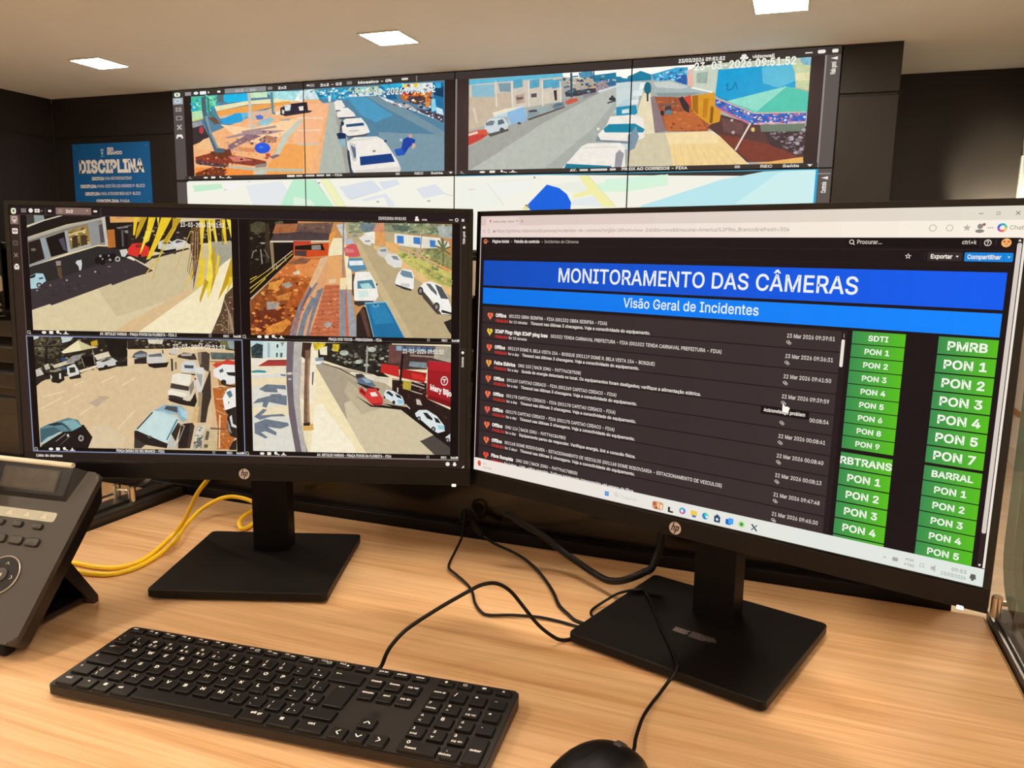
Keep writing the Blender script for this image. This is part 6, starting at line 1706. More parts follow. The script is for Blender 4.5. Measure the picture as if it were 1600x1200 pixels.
    rows = [('f0704c', 'Offline', '001332 OBRA SEINFRA - FIXA (001332 OBRA SEINFRA - FIXA)', 'for 12 minutes', OFF, '23 Mar 2026 09:39:51'),
            ('e6c63c', 'ICMP Ping: High ICMP ping loss', '001022 TENDA CARNAVAL PREFEITURA - FIXA (001022 TENDA CARNAVAL PREFEITURA - FIXA)', 'for 15 minutes', '', '23 Mar 2026 09:36:31'),
            ('f0684c', 'Offline', '001119 DOME R. BELA VISTA 154 - BOSQUE (001119 DOME R. BELA VISTA 154 - BOSQUE)', 'for a day', OFF, '22 Mar 2026 09:41:50'),
            ('f0a04a', 'Falha Elétrica', 'ONU 103 | RACK (ONU - FHTT96C87508)', 'for a day', 'Queda de energia detectada no local. Os equipamentos foram desligados; verifique a alimentação elétrica.', '22 Mar 2026 09:39:59'),
            ('f0704c', 'Offline', '001269 CAPITAO CIRIACO - FIXA (001269 CAPITAO CIRIACO - FIXA)', 'for a day', OFF, '22 Mar 2026 00:08:54'),
            ('f07450', 'Offline', '001178 CAPITAO CIRIACO - FIXA (001178 CAPITAO CIRIACO - FIXA)', 'for a day', OFF, '22 Mar 2026 00:08:41'),
            ('e8604c', 'Offline', '001175 CAPITAO CIRIACO - FIXA (001175 CAPITAO CIRIACO - FIXA)', 'for a day', OFF, '22 Mar 2026 00:08:40'),
            ('f07048', 'Offline', 'ONU 114 | RACK (ONU - FHTT96C869B0)', 'for a day', 'Equipamento parou de responder. Verifique energia, link e conexão física.', '22 Mar 2026 00:08:13'),
            ('f07048', 'Offline', '001168 DOME RODOVIARIA - ESTACIONAMENTO DE VEICULOS (001168 DOME RODOVIARIA - ESTACIONAMENTO DE VEICULOS)', 'for 2 days', OFF, '21 Mar 2026 09:47:48'),
            ('e84c38', 'Fibra Rompida', 'ONU 200 | RACK (ONU - FHTT96C78B00)', 'for 2 days', 'Link óptico rompido. Tráfego totalmente interrompido até reparo da fibra.', '21 Mar 2026 09:45:30')]
    host_s = 466 / text_w(rows[0][2], 6)
    sub_s = 536 / text_w(OFF, 16)
    for i, (hc, ti, ho, ag, tx, dt) in enumerate(rows):
        y = 374 + 66.3 * i
        p.ramp(24, y, 1468, y + 63, '33282a' if i % 2 else '352a2b', '3a2f30', 6)
        p.rect(24, y + 63, 1468, y + 66.3, '1d1416')
        cx, cy = 65, y + 37
        p.disc(cx - 6.5, cy - 6, 8.5, hc); p.disc(cx + 6.5, cy - 6, 8.5, hc); p.poly([(cx - 14.5, cy - 3), (cx + 14.5, cy - 3), (cx, cy + 16)], hc)
        p.line(cx + 1, cy - 14, cx - 3, cy - 5, 3, '4a2420'); p.line(cx - 3, cy - 5, cx + 2, cy + 1, 3, '4a2420')
        tw = 56 if ti == 'Offline' else text_w(ti, 34) * 12.2
        p.text(ti, 94, y + 38, 13.5, 'fff6ee', 34, fit=tw)
        p.text(ho, 94 + tw + 14, y + 37, 12.5, 'e9dfd8', 12, fit=host_s * text_w(ho, 6))
        p.text('PROBLEM', 94, y + 59, 10.5, 'd2332c', 26, fit=66)
        aw = text_w(ag, 16) * 9.6
        p.text(ag, 166, y + 59, 10.5, 'e6dcd4', 16, fit=aw)
        if tx:
            p.text(tx, 166 + aw + 16, y + 59, 11.5, 'efe6de', 18, fit=sub_s * text_w(tx, 16))
        if i == 4:
            p.text(dt[12:], 1395, y + 31, 12.5, 'ded4cc', 14, fit=60)
        else:
            p.text(dt, 1300, y + 31, 12.5, 'ded4cc', 14, fit=151)
        p.ring(1306, y + 45, 5, 2.4, 'cfc5bd', 10, ry=4); p.ring(1311, y + 49, 4.5, 2.4, 'cfc5bd', 10, ry=3.6)
    p.rrect(1235, 636, 1392, 664, 4, '171012'); p.text('Acknowledge problem', 1245, 655, 11, 'f3e9e0', 24, fit=136)
    p.poly([(1306, 620), (1306, 642), (1311, 638), (1316, 648), (1326, 646), (1330, 634), (1322, 630), (1313, 630)], 'fffaf2'); p.rrect(1306, 630, 1327, 650, 5, 'fffaf2')
    p.rect(1468, 372, 1486, 1030, '241a1c'); p.rrect(1470, 398, 1480, 484, 4, 'efe4da'); p.text('i', 1474, 392, 12, 'b0a6a0', 10)
    # status tiles
    def tiles(x0, x1, ys, names, cap, gap=4.5):
        for (a, b), nm in zip(ys, names):
            p.ramp(x0, a, x1, b, '3b8c4e', '58bd1c', 14)
            if nm:
                p.text(nm, (x0 + x1) / 2, (a + b) / 2 + cap / 2, cap, 'f3f6e8', 26, 'c', sx=1.08)
    def ladder(y, n, h, pitch):
        return [(y + i * pitch, y + i * pitch + h) for i in range(n)]
    tiles(1500, 1650, ladder(369, 9, 38.5, 41.2), ['SDTI'] + ['PON %d' % k for k in (1, 2, 3, 4, 5, 6, 8, 9)], 15.5)
    tiles(1500, 1650, ladder(750, 6, 50, 53.8), ['RBTRANS', 'PON 1', 'PON 2', 'PON 3', 'PON 4', ''], 21.5)
    tiles(1737, 1886, ladder(368, 7, 50, 53.9), ['PMRB'] + ['PON %d' % k for k in (1, 2, 3, 4, 5, 7)], 24)
    tiles(1737, 1886, ladder(750, 6, 44, 47), ['BARRAL'] + ['PON %d' % k for k in range(1, 6)], 18.5)
    # page scroll bar
    p.rect(1900, 88, 1912, 1026, '2c2020'); p.rrect(1901, 100, 1912, 922, 5, 'd9ccc2'); p.poly([(1902, 96), (1906, 90), (1910, 96)], WHITE); p.poly([(1902, 1014), (1906, 1021), (1910, 1014)], WHITE)
    # task bar
    p.ramp(0, 1026, 1920, 1080, 'efe3da', 'dfe7e0', 14)
    p.disc(30, 1048, 9, 'e0503c', 12); p.disc(33, 1056, 5, 'd8403a'); p.text('99+', 52, 1050, 8, 'b7aca5', 6); p.text('Atenção', 52, 1066, 9, 'b2a7a0', 6)
    for dx in (0, 9):
        for dy in (0, 9):
            p.rect(659 + dx, 1047 + dy, 667 + dx, 1055 + dy, '1287d8')
    p.ring(708, 1050, 6, 2, 'b6aca6', 12); p.line(712, 1055, 717, 1060, 2, 'b6aca6'); p.text('Pesquisar', 726, 1060, 13, 'cfc6bf', 3, fit=72)
    p.rrect(862, 1042, 906, 1072, 8, 'd99a6a'); p.disc(870, 1052, 8, 'b8653c'); p.disc(886, 1056, 5, 'f0c39a', 12); p.disc(898, 1060, 5, 'f3dcc4', 10); p.disc(878, 1066, 5, '8c4a34')
    p.poly([(925, 1052), (933, 1052), (933, 1066), (946, 1066), (946, 1072), (925, 1072)], '20181a')
    p.ring(981, 1056, 9, 7, '38b6d8', 5, 180, 290); p.ring(981, 1056, 9, 7, '3c7ad0', 5, 290, 400); p.ring(981, 1056, 9, 7, 'e06a9c', 6, 40, 180)
    p.rrect(1014, 1046, 1038, 1066, 3, 'f2c94c'); p.rect(1020, 1062, 1034, 1070, '3c7ac8')
    p.disc(1069, 1056, 12, '1b86c9'); p.disc(1072, 1052, 7, '3fd0b0'); p.disc(1075, 1058, 5, 'e4eef0')
    p.rrect(1102, 1046, 1124, 1069, 3, '2c4668'); p.disc(1113, 1058, 5, 'cfe0ea'); p.rect(1108, 1041, 1118, 1047, '2c4668')
    p.rrect(1144, 1048, 1164, 1068, 4, '1568c8'); p.rrect(1154, 1043, 1172, 1064, 3, '4aa8ec')
    p.disc(1201, 1056, 13, 'bfe8a8'); p.disc(1201, 1056, 7, '4f9c48')
    p.line(1236, 1047, 1255, 1068, 5, '22323c'); p.line(1255, 1047, 1236, 1068, 4, '4a7a8c')
    p.poly([(1650, 1060), (1656, 1054), (1662, 1060), (1656, 1057)], '8d8a82'); p.rrect(1678, 1050, 1694, 1062, 2, 'a8a69e'); p.text('POR', 1714, 1052, 8, '8d8a82', 6); p.text('PTB2', 1712, 1068, 8, '8d8a82', 6); p.ring(1760, 1056, 7, 2, 'a8a69e', 4, 45, 405); p.poly([(1784, 1052), (1790, 1052), (1796, 1046), (1796, 1068), (1790, 1062), (1784, 1062)], 'b5b3ab')
    p.text('09:53', 1877, 1052, 10, '8d8a82', 5, 'r'); p.text('23/03/2026', 1877, 1070, 10, '8d8a82', 5, 'r', fit=66); p.poly([(1885, 1062), (1888, 1048), (1899, 1048), (1902, 1062)], '5f5c58'); p.disc(1893, 1064, 4, '5f5c58')
    return p

def wall_picture():
    p = Picture()
    p.rect(0, 0, 3840, 1080, '3a302d')
    p.rect(0, 0, 3840, 36, '3f3632')
    p.rect(92, 36, 1926, 541, '2a1d1a'); p.rect(1926, 36, 3776, 541, '3a2a28')
    p.rect(0, 36, 84, 1080, '574e4b'); p.rect(84, 36, 92, 541, '2a201d')
    p.rect(3776, 36, 3840, 1046, '5d5450'); p.rect(3772, 36, 3780, 541, '948a84')
    p.rect(0, 1046, 3840, 1080, '1d1513')
    p.rect(1920, 36, 1930, 541, '8d807a')
    p.traced(ART_WALL, 540)
    p.rect(70, 519, 1920, 541, '3b322f'); p.rect(1930, 519, 3776, 541, '3b322f')
    p.rect(3770, 541, 3780, 1044, '18a4dc'); p.rect(1930, 541, 3776, 545, '38a6c8')
    p.rrect(14, 10, 62, 34, 12, 'e6f4d6'); p.rrect(30, 15, 46, 29, 6, '7f9080')
    for k in range(3):
        p.rect(100, 12 + k * 7, 146, 16 + k * 7, 'c4bcc0')
    p.disc(184, 20, 18, 'e2f0ee', 9); p.rrect(214, 11, 262, 30, 5, 'f0f4f2'); p.disc(280, 20, 6, 'd8d8d4'); p.rrect(346, 14, 370, 25, 4, 'f2f2ee')
    p.rect(402, 6, 703, 34, '8f8f8e'); p.text('2x2 - 06', 555, 28, 13, 'c9cccb', 22, 'c', sx=1.9)
    for x, s in ((735, '2x2'), (1020, '2x2 - 03'), (1270, 'Mosaico - 04')):
        p.rrect(x - 20, 11, x + 14, 28, 4, '8d8784'); p.text(s, x + 52, 28, 14, 'f2efe8', 30, sx=1.7)
    p.disc(990, 18, 10, 'cfc9c4', 6); p.disc(1520, 18, 10, 'cfc9c4', 6); p.rrect(1600, 12, 1640, 24, 4, 'dcd6d0'); p.rect(1690, 4, 1696, 34, '8d807a')
    p.text('23/03/2026 09:51:52', 3104, 28, 16, 'f6f1ea', 30, fit=222)
    p.disc(3412, 16, 12, WHITE, 8); p.rrect(3394, 20, 3432, 32, 5, WHITE); p.text('videowall', 3450, 30, 15, WHITE, 28, fit=100)
    p.rect(3684, 19, 3716, 24, WHITE); p.rrect(3738, 12, 3772, 28, 7, WHITE); p.rrect(3800, 12, 3826, 28, 5, WHITE)
    # bars at the sides
    p.rect(2, 42, 80, 80, 'a9b4bc'); p.ring(40, 60, 20, 7, 'd4dfe6', 12, ry=11)
    p.rrect(18, 98, 66, 124, 5, 'a09894'); p.rect(38, 98, 44, 124, '574e4b'); p.rect(18, 109, 66, 112, '574e4b')
    p.rrect(20, 150, 68, 176, 5, 'a09894'); p.rrect(27, 155, 61, 171, 4, '574e4b')
    p.line(26, 204, 60, 232, 10, 'b4aca8'); p.line(60, 204, 26, 232, 10, 'b4aca8')
    p.poly([(14, 284), (22, 262), (60, 262), (70, 284), (60, 288), (50, 276), (30, 276), (22, 288)], 'f0ece8')
    p.rect(0, 541, 92, 548, '2a201d')
    p.poly([(3796, 52), (3826, 45), (3826, 60)], WHITE); p.text('Visão geral', 3820, 124, 20, WHITE, 30, turn='up', fit=56)
    p.rect(3780, 560, 3836, 566, '948a84'); p.poly([(3796, 582), (3826, 575), (3826, 590)], WHITE); p.text('Controle', 3820, 652, 20, WHITE, 30, turn='up', fit=52)
    # captions
    def mumble(x0, x1, y, seed):
        r = random.Random(seed)
        while x0 < x1:
            a = r.uniform(30, 90)
            p.rect(x0, y - 5, min(x0 + a, x1), y + 5, 'd8d2ca'); x0 += a + 14
    p.rrect(835, 524, 890, 536, 4, 'e9e4dc'); mumble(900, 1130, 530, 3); p.text('- FIXA', 1140, 536, 12, 'e9e4dc', 26, fit=70)
    p.text('AV.', 2578, 536, 13, 'e9e4dc', 28, fit=36); mumble(2630, 2820, 530, 8); p.text('PROX AO CORREIOS - FIXA', 2850, 536, 13, 'efeae2', 28, fit=324)
    for x in (92, 1945):
        viewer_icons(p, x, 530, .9, 1.9)
    for x in (1560, 3400):
        p.rrect(x, 524, x + 26, 536, 3, 'b8b0a8'); p.text('REC', x + 118, 536, 12, 'e2dcd4', 26, sx=1.7); p.text('Saída', x + 220, 536, 12, 'e2dcd4', 26, sx=1.7); p.poly([(x + 330, 525), (x + 354, 525), (x + 342, 536)], WHITE)
    p.text('23-03-2026 09:51:52', 3180, 68, 34, 'f2f4ec', 22, fit=470)
    p.text('23-03-2026 09:51:52', 1340, 96, 34, 'dbe9ea', 22, fit=470)
    return p

# ------------------------------------------------------------------ the room
def room():
    b = bx(-6.2, 1.4, -3.0, 6.1, -.1, 0)
    struct('floor', b, M['floor'])
    struct('ceiling', bx(-6.2, 1.4, -3.0, 6.1, CEIL, CEIL + .1), M['ceiling'])
    zl = 1.331 + D2
    b = bx(-6.2, -6.035, -3.0, 5.075, 0, zl - .004, .003)
    bx(-6.2, -6.035, -3.0, 5.075, zl + .004, CEIL, .003, into=b)
    bx(-6.2, -6.043, -3.0, 5.075, zl - .01, zl + .01, into=b)
    struct('wall_left', b, M['cladding'])
    # the wall that carries the displays: a dark clad box standing out from the room's end wall
    zr = 1.376 + D2
    b = bx(-6.035, -4.732, 5.075, 5.94, 0, zl - .004, .003)
    bx(-6.035, -4.732, 5.075, 5.94, zl + .004, CEIL, .003, into=b)
    bx(-6.035, -4.732, 5.085, 5.93, zl - .01, zl + .01, into=b)
    bx(-4.731, .126, 5.075, 5.94, 0, CEIL, into=b)
    bx(.127, .442, 5.068, 5.94, 0, zr - .008, .004, into=b)
    bx(.127, .442, 5.068, 5.94, zr + .008, CEIL, .004, into=b)
    bx(.130, .430, 5.085, 5.93, zr - .02, zr + .02, into=b)
    struct('wall_front', b, M['cladding'])
    struct('wall_end', bx(.442, 1.4, 5.94, 6.1, 0, CEIL), M['cladding'])
    struct('wall_right', bx(1.262, 1.4, -3.0, 5.94, 0, CEIL), M['beige_wall'])
    struct('wall_rear', bx(-6.2, 1.4, -3.1, -3.0, 0, CEIL), M['beige_wall'])
    b = bx(1.244, 1.262, -3.0, 5.88, 0, .10, .003)
    struct('baseboard_right', b, M['skirting'])
    struct('trim_1', bx(1.2555, 1.262, 5.90, 5.94, 0, 1.115 + D2, .002), M['skirting'])
    b = bx(1.252, 1.262, .9, 5.88, .285, .32, .002)
    struct('trim_2', b, M['edge'])
room()

# ceiling lamps: square flush panels set out in staggered rows
def make_lamp():
    t = thing('ceiling_lamp', 'x', 'ceiling lamp', group='square ceiling lamps')
    b = bmesh.new()
    for a in ((-.135, .135, -.135, -.122), (-.135, .135, .122, .135), (-.135, -.122, -.122, .122), (.122, .135, -.122, .122)):
        bx(*a, -.008, 0, .002, into=b)
    obj('lamp_frame', b, M['lamp_frame'], t)
    obj('diffuser', bx(-.1215, .1215, -.1215, .1215, -.0065, -.001), M['lamp'], t)
    return t
_b = M['lamp'].node_tree.nodes['Principled BSDF']
_b.inputs['Emission Color'].default_value = (*LAMP_COLOR, 1)
_b.inputs['Emission Strength'].default_value = LAMP_POWER
def dup(t):
    r = t.copy()
    COL.objects.link(r)
    for ch in list(t.children):
        c = ch.copy()
        COL.objects.link(c)
        c.parent = r
        for g in list(ch.children):
            d = g.copy()
            COL.objects.link(d)
            d.parent = c
    return r
LAMPS = [(-4.53, 4.2, 'square lit ceiling lamp at far left, above the blue wall sign'),
         (-2.33, 4.2, 'square lit ceiling lamp in the middle of the row, above the video wall'),
         (-.19, 4.2, 'square lit ceiling lamp cut by the top edge of the photo, right of centre')]
for y, xs in ((2.75, (-5.6, -3.45, -1.27, .9)), (1.3, (-4.53, -2.33, -.19)), (-.15, (-5.6, -3.45, -1.27, .9)), (-1.6, (-4.53, -2.33, -.19))):
    for x in xs:
        LAMPS.append((x, y, 'square lit ceiling lamp outside the photo, above or behind the desk'))
_l = make_lamp()
for i, (x, y, lb) in enumerate(LAMPS):
    o = _l if i == 0 else dup(_l)
    o.location = (x, y, CEIL)
    o['label'] = lb

# ------------------------------------------------------------------ video wall
def video_wall():
    pic = wall_picture()
    pw, ph = 1.2135, .6805
    x0, zt = -4.7301, 1.6497 + D2
    names = ['showing a plaza with a blue parasol', 'showing a line of parked white cars', 'showing a street with a parked box truck', 'showing a green market tent']
    low = ['showing pale green map blocks at the left end', 'showing grey map blocks', 'showing a blue wedge on the map', 'showing light blue water on the map']
    for r in range(2):
        for c in range(4):
            t = thing('video_wall_display', 'thin-framed wall display %s' % (names[c] + ', in the upper row' if r == 0 else low[c] + ', in the lower row'), 'display',
                      (x0 + pw * (c + .5), 5.057, zt - ph * (r + 1)), group='displays of the video wall')
            b = bx(-pw / 2 + .0004, pw / 2 - .0004, 0, .018, .0004, ph - .0004, .0012, 1)
            obj('bezel', b, M['blackmatte'], t)
            me = pic.mesh('screen', (960 * c, 540 * r, 960 * (c + 1), 540 * (r + 1)), pw - .008, ph - .008, 4e-6)
            link('screen', me, M['wallscreen'], t, (0, -.0003, .004))
video_wall()

# ------------------------------------------------------------------ blue sign on the far wall
def sign():
    t = thing('wall_sign', 'blue rectangular sign reading DISCIPLINA on the dark far wall', 'sign', (-5.41, 5.075, .78 + D2))
    W, H = .83, .50
    obj('sign_board', bx(-W / 2, W / 2, -.012, -.001, 0, H, .001), M['sign'], t)
    def face(name, tris, m):
        b = text_bm(tris)
        bmesh.ops.transform(b, matrix=Matrix.Rotation(math.pi / 2, 4, 'X'), verts=b.verts)
        return obj(name, b, m, t, (0, -.0128, 0))
    L = [text_tris('DISCIPLINA', 0, .268, .092, 46, 'c', 1, .70)]
    for s1, s2, y, wd in (('DISCIPLINA', ' PARA NÃO PROCRASTINAR', .205, .43), ('DISCIPLINA', ' PARA GESTÃO DO ERÁRIO PÚBLICO', .143, .70), ('DISCIPLINA', ' PARA ATENDER BEM AO PÚBLICO', .082, .60), ('DISCIPLINA', ' PARA', .022, .36)):
        k = .024
        w1, w2 = text_w(s1, 40), text_w(s2, 6)
        q = wd / (w1 + w2)
        L.append(text_tris(s1, -wd / 2, y, k, 40, 'l', 1, w1 * q))
        L.append(text_tris(s2, -wd / 2 + w1 * q, y, k, 6, 'l', 1, w2 * q))
    L.append(text_tris('RIO', -.03, .438, .024, 46, 'l', 1.1))
    L.append(text_tris('BRANCO', -.03, .408, .024, 46, 'l', 1.1))
    face('lettering', L, M['signwhite'])
    b = bmesh.new()
    for P in (ell(-.085, .445, .018, .010, 14), [(-.100, .43), (-.070, .43), (-.078, .405), (-.092, .405)], [(-.106, .390), (-.064, .392), (-.064, .397), (-.106, .396)]):
        b.faces.new([b.verts.new((x, y, 0)) for x, y in P])
    bmesh.ops.transform(b, matrix=Matrix.Rotation(math.pi / 2, 4, 'X'), verts=b.verts)
    obj('crest', b, M['signlight'], t, (0, -.0128, 0))
    for x, z in ((-.385, .47), (.385, .47), (-.385, .03), (.385, .03)):
        obj('screw', cyl((x, -.0135, z), (x, -.011, z), .004, 10), M['silver'], t)
sign()

# ------------------------------------------------------------------ desk, its neighbours, partitions
def desk():
    Z = D2
    t = thing('desk', 'light oak office desk under the two monitors', 'desk', (-.377, .5, 0))
    def off(b):
        return xform(b, Matrix.Translation((.377, -.5, 0)))
    obj('desktop', off(bx(-.988, .238, .30, 1.042, Z - .028, Z, .0015)), M['desk'], t)
    for a in ((-.990, -.9883), (.2383, .2403)):
        obj('edge_band', off(bx(*a, .30, 1.042, Z - .028, Z - .0015)), M['edge'], t)
    for x in (-.955, .165):
        obj('leg', off(bx(x, x + .04, .34, 1.0, 0, Z - .028, .003)), M['blackmatte'], t)
    o = obj('neighbor_worktop', bx(-2.25, -1.062, .30, 1.042, Z - .028, Z, .0015), M['desk'])
    tag(o, 'light oak worktop beyond the left glass divider, behind the phone', 'worktop')
    o2 = thing('side_worktop', 'pale oak worktop beyond the right glass divider', 'worktop', (.78, .5, 0))
    obj('worktop_board', xform(bx(.274, 1.25, .30, .985, Z - .028, Z, .0015), Matrix.Translation((-.78, -.5, 0))), M['desk'], o2)
    obj('leg', xform(bx(1.16, 1.2, .34, .96, 0, Z - .028, .003), Matrix.Translation((-.78, -.5, 0))), M['blackmatte'], o2)
    obj('leg', xform(bx(-2.2, -2.16, .34, 1.0, 0, Z - .028, .003), Matrix.Translation((0, 0, 0))), M['blackmatte'], o)
    # slatted back partition
    t = thing('back_partition', 'dark slatted partition standing along the back of the desk', 'partition', (-.95, 1.06, 0))
    def off2(b):
        return xform(b, Matrix.Translation((.95, -1.06, 0)))
    obj('panel', off2(bx(-2.25, .205, 1.062, 1.085, 0, 1.16, .002)), M['blackgloss'], t)
    obj('bottom_rail', off2(bx(-2.25, .205, 1.045, 1.0615, Z - .03, Z + .016, .002)), M['blackmatte'], t)
    for k in range(4):
        z1 = Z + .286 - .05 * k
        obj('slat', off2(bx(-2.25, .205, 1.050, 1.0615, z1 - .031, z1, .002)), M['slat'], t)
    obj('top_rail', off2(bx(-2.25, .205, 1.050, 1.095, 1.1602, 1.172, .003)), M['blackmatte'], t)
    # glass dividers on grey rails
    def divider(xc, label, side):
        t = thing('glass_divider', label, 'divider', (xc, .65, Z))
        hw, zt = (.031, .012) if side < 0 else (.0145, .008)
        b = bx(-hw, hw, -.34, .394, -.03, zt, .003)
        bx(-.010, .010, -.34, .394, zt, zt + .004, .0015, into=b)
        obj('rail', b, M['rail'], t)
        P = [(-.34, .030)]
        r = .07
        for a in range(0, 91, 15):
            q = math.radians(-90 + a)
            P.append((.392 - r + r * math.cos(q), .030 + r + r * math.sin(q)))
        P += [(.392, .33), (-.34, .33)]
        g = prism(P, -.005, .005)
        xform(g, Matrix(((0, 0, 1, 0), (1, 0, 0, 0), (0, 1, 0, 0), (0, 0, 0, 1))))
        obj('glass_pane', g, M['glass'], t)
        b = bmesh.new()
        E = [(y, z - .0003) for y, z in P[:-1]]
        for (ya, za), (yb_, zb) in zip(E, E[1:]):
            o_ = .0003 if ya > .38 else 0
            b.faces.new([b.verts.new(v) for v in ((-.005, ya + o_, za), (.005, ya + o_, za), (.005, yb_ + o_, zb), (-.005, yb_ + o_, zb))])
        obj('glass_edge', b, M['glassedge'], t)
        for y in (-.22, .295 if side < 0 else .365):
            b = bmesh.new()
            q = .016 if side < 0 else .0115
            for s in (-1, 1):
                cyl((s * q, y, .0125), (s * q, y, .037), .0062, 18, b)
                cyl((s * q, y, .037), (s * q, y, .0385), .0048, 18, b)
            cyl((-q, y, .030), (q, y, .030), .003, 10, b)
            obj('clamp', b, M['chrome'], t, smooth=True)
        return t
    divider(-1.025, 'clear glass divider with chrome clamps at the left end of the desk', -1)
    divider(.2565, 'clear glass divider with chrome clamps at the right end of the desk', 1)
    # things hung on the partition, seen past the monitors
    t = thing('hanging_tray', 'cream tray with two silver rods hung on the partition left of the left monitor', 'tray', (-1.46, 1.048, Z + .335))
    obj('tray', bx(-.08, .062, -.06, -.001, .006, .036, .004), M['cream'], t)
    obj('hook_plate', bx(-.08, .062, -.004, .0, -.03, .1, .001), M['blackmatte'], t)
    for dz in (-.036, -.026):
        obj('rod', cyl((-.08, -.012, dz - .004), (.062, -.012, dz + .008), .003, 8), M['silver'], t)
    t = thing('hanging_box', 'beige box on the partition, seen in the gap between the two monitors', 'box', (-.447, 1.049, Z + .355))
    obj('box_body', bx(-.035, .035, -.02, -.001, .012, .062, .002), M['cream'], t)
    obj('box_lid', bx(-.036, .036, -.021, -.001, .0625, .068, .001), M['blackmatte'], t)
    obj('button', cyl((0, -.024, .010), (0, -.004, .010), .003, 10), M['signwhite'], t)
desk()

# ------------------------------------------------------------------ monitors
def hp_logo(parent, loc, rot):
    """round badge with the two slanted letters cut out of it"""
    b = bmesh.new()
    R = .0064
    n = 40
    c = b.verts.new((0, 0, 0))
    ring = [b.verts.new((R * math.cos(2 * math.pi * i / n), R * math.sin(2 * math.pi * i / n), 0)) for i in range(n)]
    for i in range(n):
        b.faces.new((c, ring[i], ring[(i + 1) % n]))
    lg = obj('brand_logo', b, M['logo'], parent, loc, rot)
    b = bmesh.new()
    def q(P):
        b.faces.new([b.verts.new((x + .30 * y, y, .0002)) for x, y in P])
    s = .001
    def bar(x, y0, y1, wd=1.1):
        q([(x * s, y0 * s), ((x + wd) * s, y0 * s), ((x + wd) * s, y1 * s), (x * s, y1 * s)])
    bar(-3.6, -2.6, 6.0); bar(-1.3, -2.6, 1.9)
    q([(-2.5 * s, 1.5 * s), (-.2 * s, 1.5 * s), (-.2 * s, 2.6 * s), (-2.5 * s, 2.6 * s)])
    bar(.7, -6.0, 2.6); bar(3.0, -1.8, 1.9)
    q([(1.8 * s, 1.5 * s), (3.6 * s, 1.5 * s), (3.6 * s, 2.6 * s), (1.8 * s, 2.6 * s)])
    q([(1.8 * s, -2.6 * s), (3.6 * s, -2.6 * s), (3.6 * s, -1.5 * s), (1.8 * s, -1.5 * s)])
    obj('logo_letters', b, M['black'], lg)

def monitor(label, loc, yaw, px, py, pz, tilt, pic, sticker):
    t = thing('computer_monitor', label, 'monitor', loc, (0, 0, yaw), 'monitors on the desk')
    # stand
    P = rrect(-.1106, .1106, -.104, .104, .007, 4)
    b = prism(P, .0045, .0140, .0015)
    obj('stand_base', b, M['blackmatte'], t)
    base = t.children[-1] if False else [o for o in t.children if o.name.startswith('stand_base')][0]
    for x in (-.095, .095):
        for y in (-.088, .088):
            obj('foot', cyl((x, y, .0002), (x, y, .0046), .007, 12), M['rubber'], base)
    if sticker:
        r = random.Random(5)
        b = bmesh.new()
        for row in range(5):
            x = -.022
            while x < -.006:
                a = r.uniform(.001, .003)
                q0, q1 = (x, -.0265 + row * .0022)
                b.faces.new([b.verts.new(v) for v in ((x, q1, .0143), (x + a, q1, .0143), (x + a, q1 + .0017, .0143), (x, q1 + .0017, .0143))])
                x += a + .0007
        for row in range(6):
            x = -.002
            e = .028 - r.uniform(0, .006) - (row == 0) * .008
            while x < e:
                a = r.uniform(.0015, .004)
                y = -.028 + row * .0024
                b.faces.new([b.verts.new(v) for v in ((x, y, .0143), (x + a, y, .0143), (x + a, y + .0011, .0143), (x, y + .0011, .0143))])
                x += a + .0009
        obj('printed_label', b, M['sticker'], base)
    b = prism([(-.0245, .033), (.0245, .033), (.0245, .062), (-.0245, .062)], .013, .245, .002, top=[(-.0245, .033 - .006), (.0245, .033 - .006), (.0245, .056), (-.0245, .056)])
    obj('stand_neck', b, M['blackmatte'], t)
    # head
    tm = Matrix.Translation((px, py, pz)) @ Matrix.Rotation(tilt, 4, 'X')
    h = bpy.data.objects.new('head', None)
    def put(o):
        o.matrix_local = tm
        return o
    put(obj('mount', bx(-.03, .03, .046, .135, .05, .115, .004), M['blackmatte'], t))
    b = prism(rrect(-.2690, .2690, -.0208, .3020, .004, 4), 0.0006, .0058, .001)
    prism(rrect(-.2540, .2540, -.019, .2980, .004, 4), .0059, .024, .004, into=b, top=rrect(-.245, .245, -.012, .288, .02, 4))
    prism(rrect(-.17, .17, .02, .24, .02, 4), .0242, .048, .004, into=b, top=rrect(-.14, .14, .04, .21, .03, 4))
    # outline is in x,z: stand it up so that the depth runs along +y
    xform(b, Matrix(((1, 0, 0, 0), (0, 0, 1, 0), (0, 1, 0, 0), (0, 0, 0, 1))))
    hs = put(obj('housing', b, M['black'], t))
    b = bx(-.2690, .2690, -.0012, .0004, -.0207, -.0018, .0008)
    put(obj('chin', b, M['black'], t))
    b = bmesh.new()
    for a in ((-.2690, -.2637, -.0014, .3020), (.2637, .2690, -.0014, .3020), (-.2637, .2637, .2968, .3020), (-.2637, .2637, -.0014, -.0002)):
        bx(a[0], a[1], -.0008, .0006, a[2], a[3], .0003, 1, into=b)
    put(obj('bezel', b, M['blackgloss'], t))
    me = pic.mesh('screen', (0, 0, 1920, 1080), .5270, .2965, 6e-7)
    put(link('screen', me, M['screen'], t))
    for o in list(t.children):
        if o.name.split('.')[0] == 'chin':
            hp_logo(o, (0, -.0015, -.0122), (math.pi / 2, 0, 0))
            obj('power_light', bx(.2475, .2525, -.0016, .0, -.0222, -.0190, .0004, 1), M['led'], o)
    return t
monitor('black monitor showing four street camera pictures, on the left of the desk', (-.6534, .8236, D2), math.radians(19.501), .01479, -.09939, .17420, -.03221, left_picture(), False)
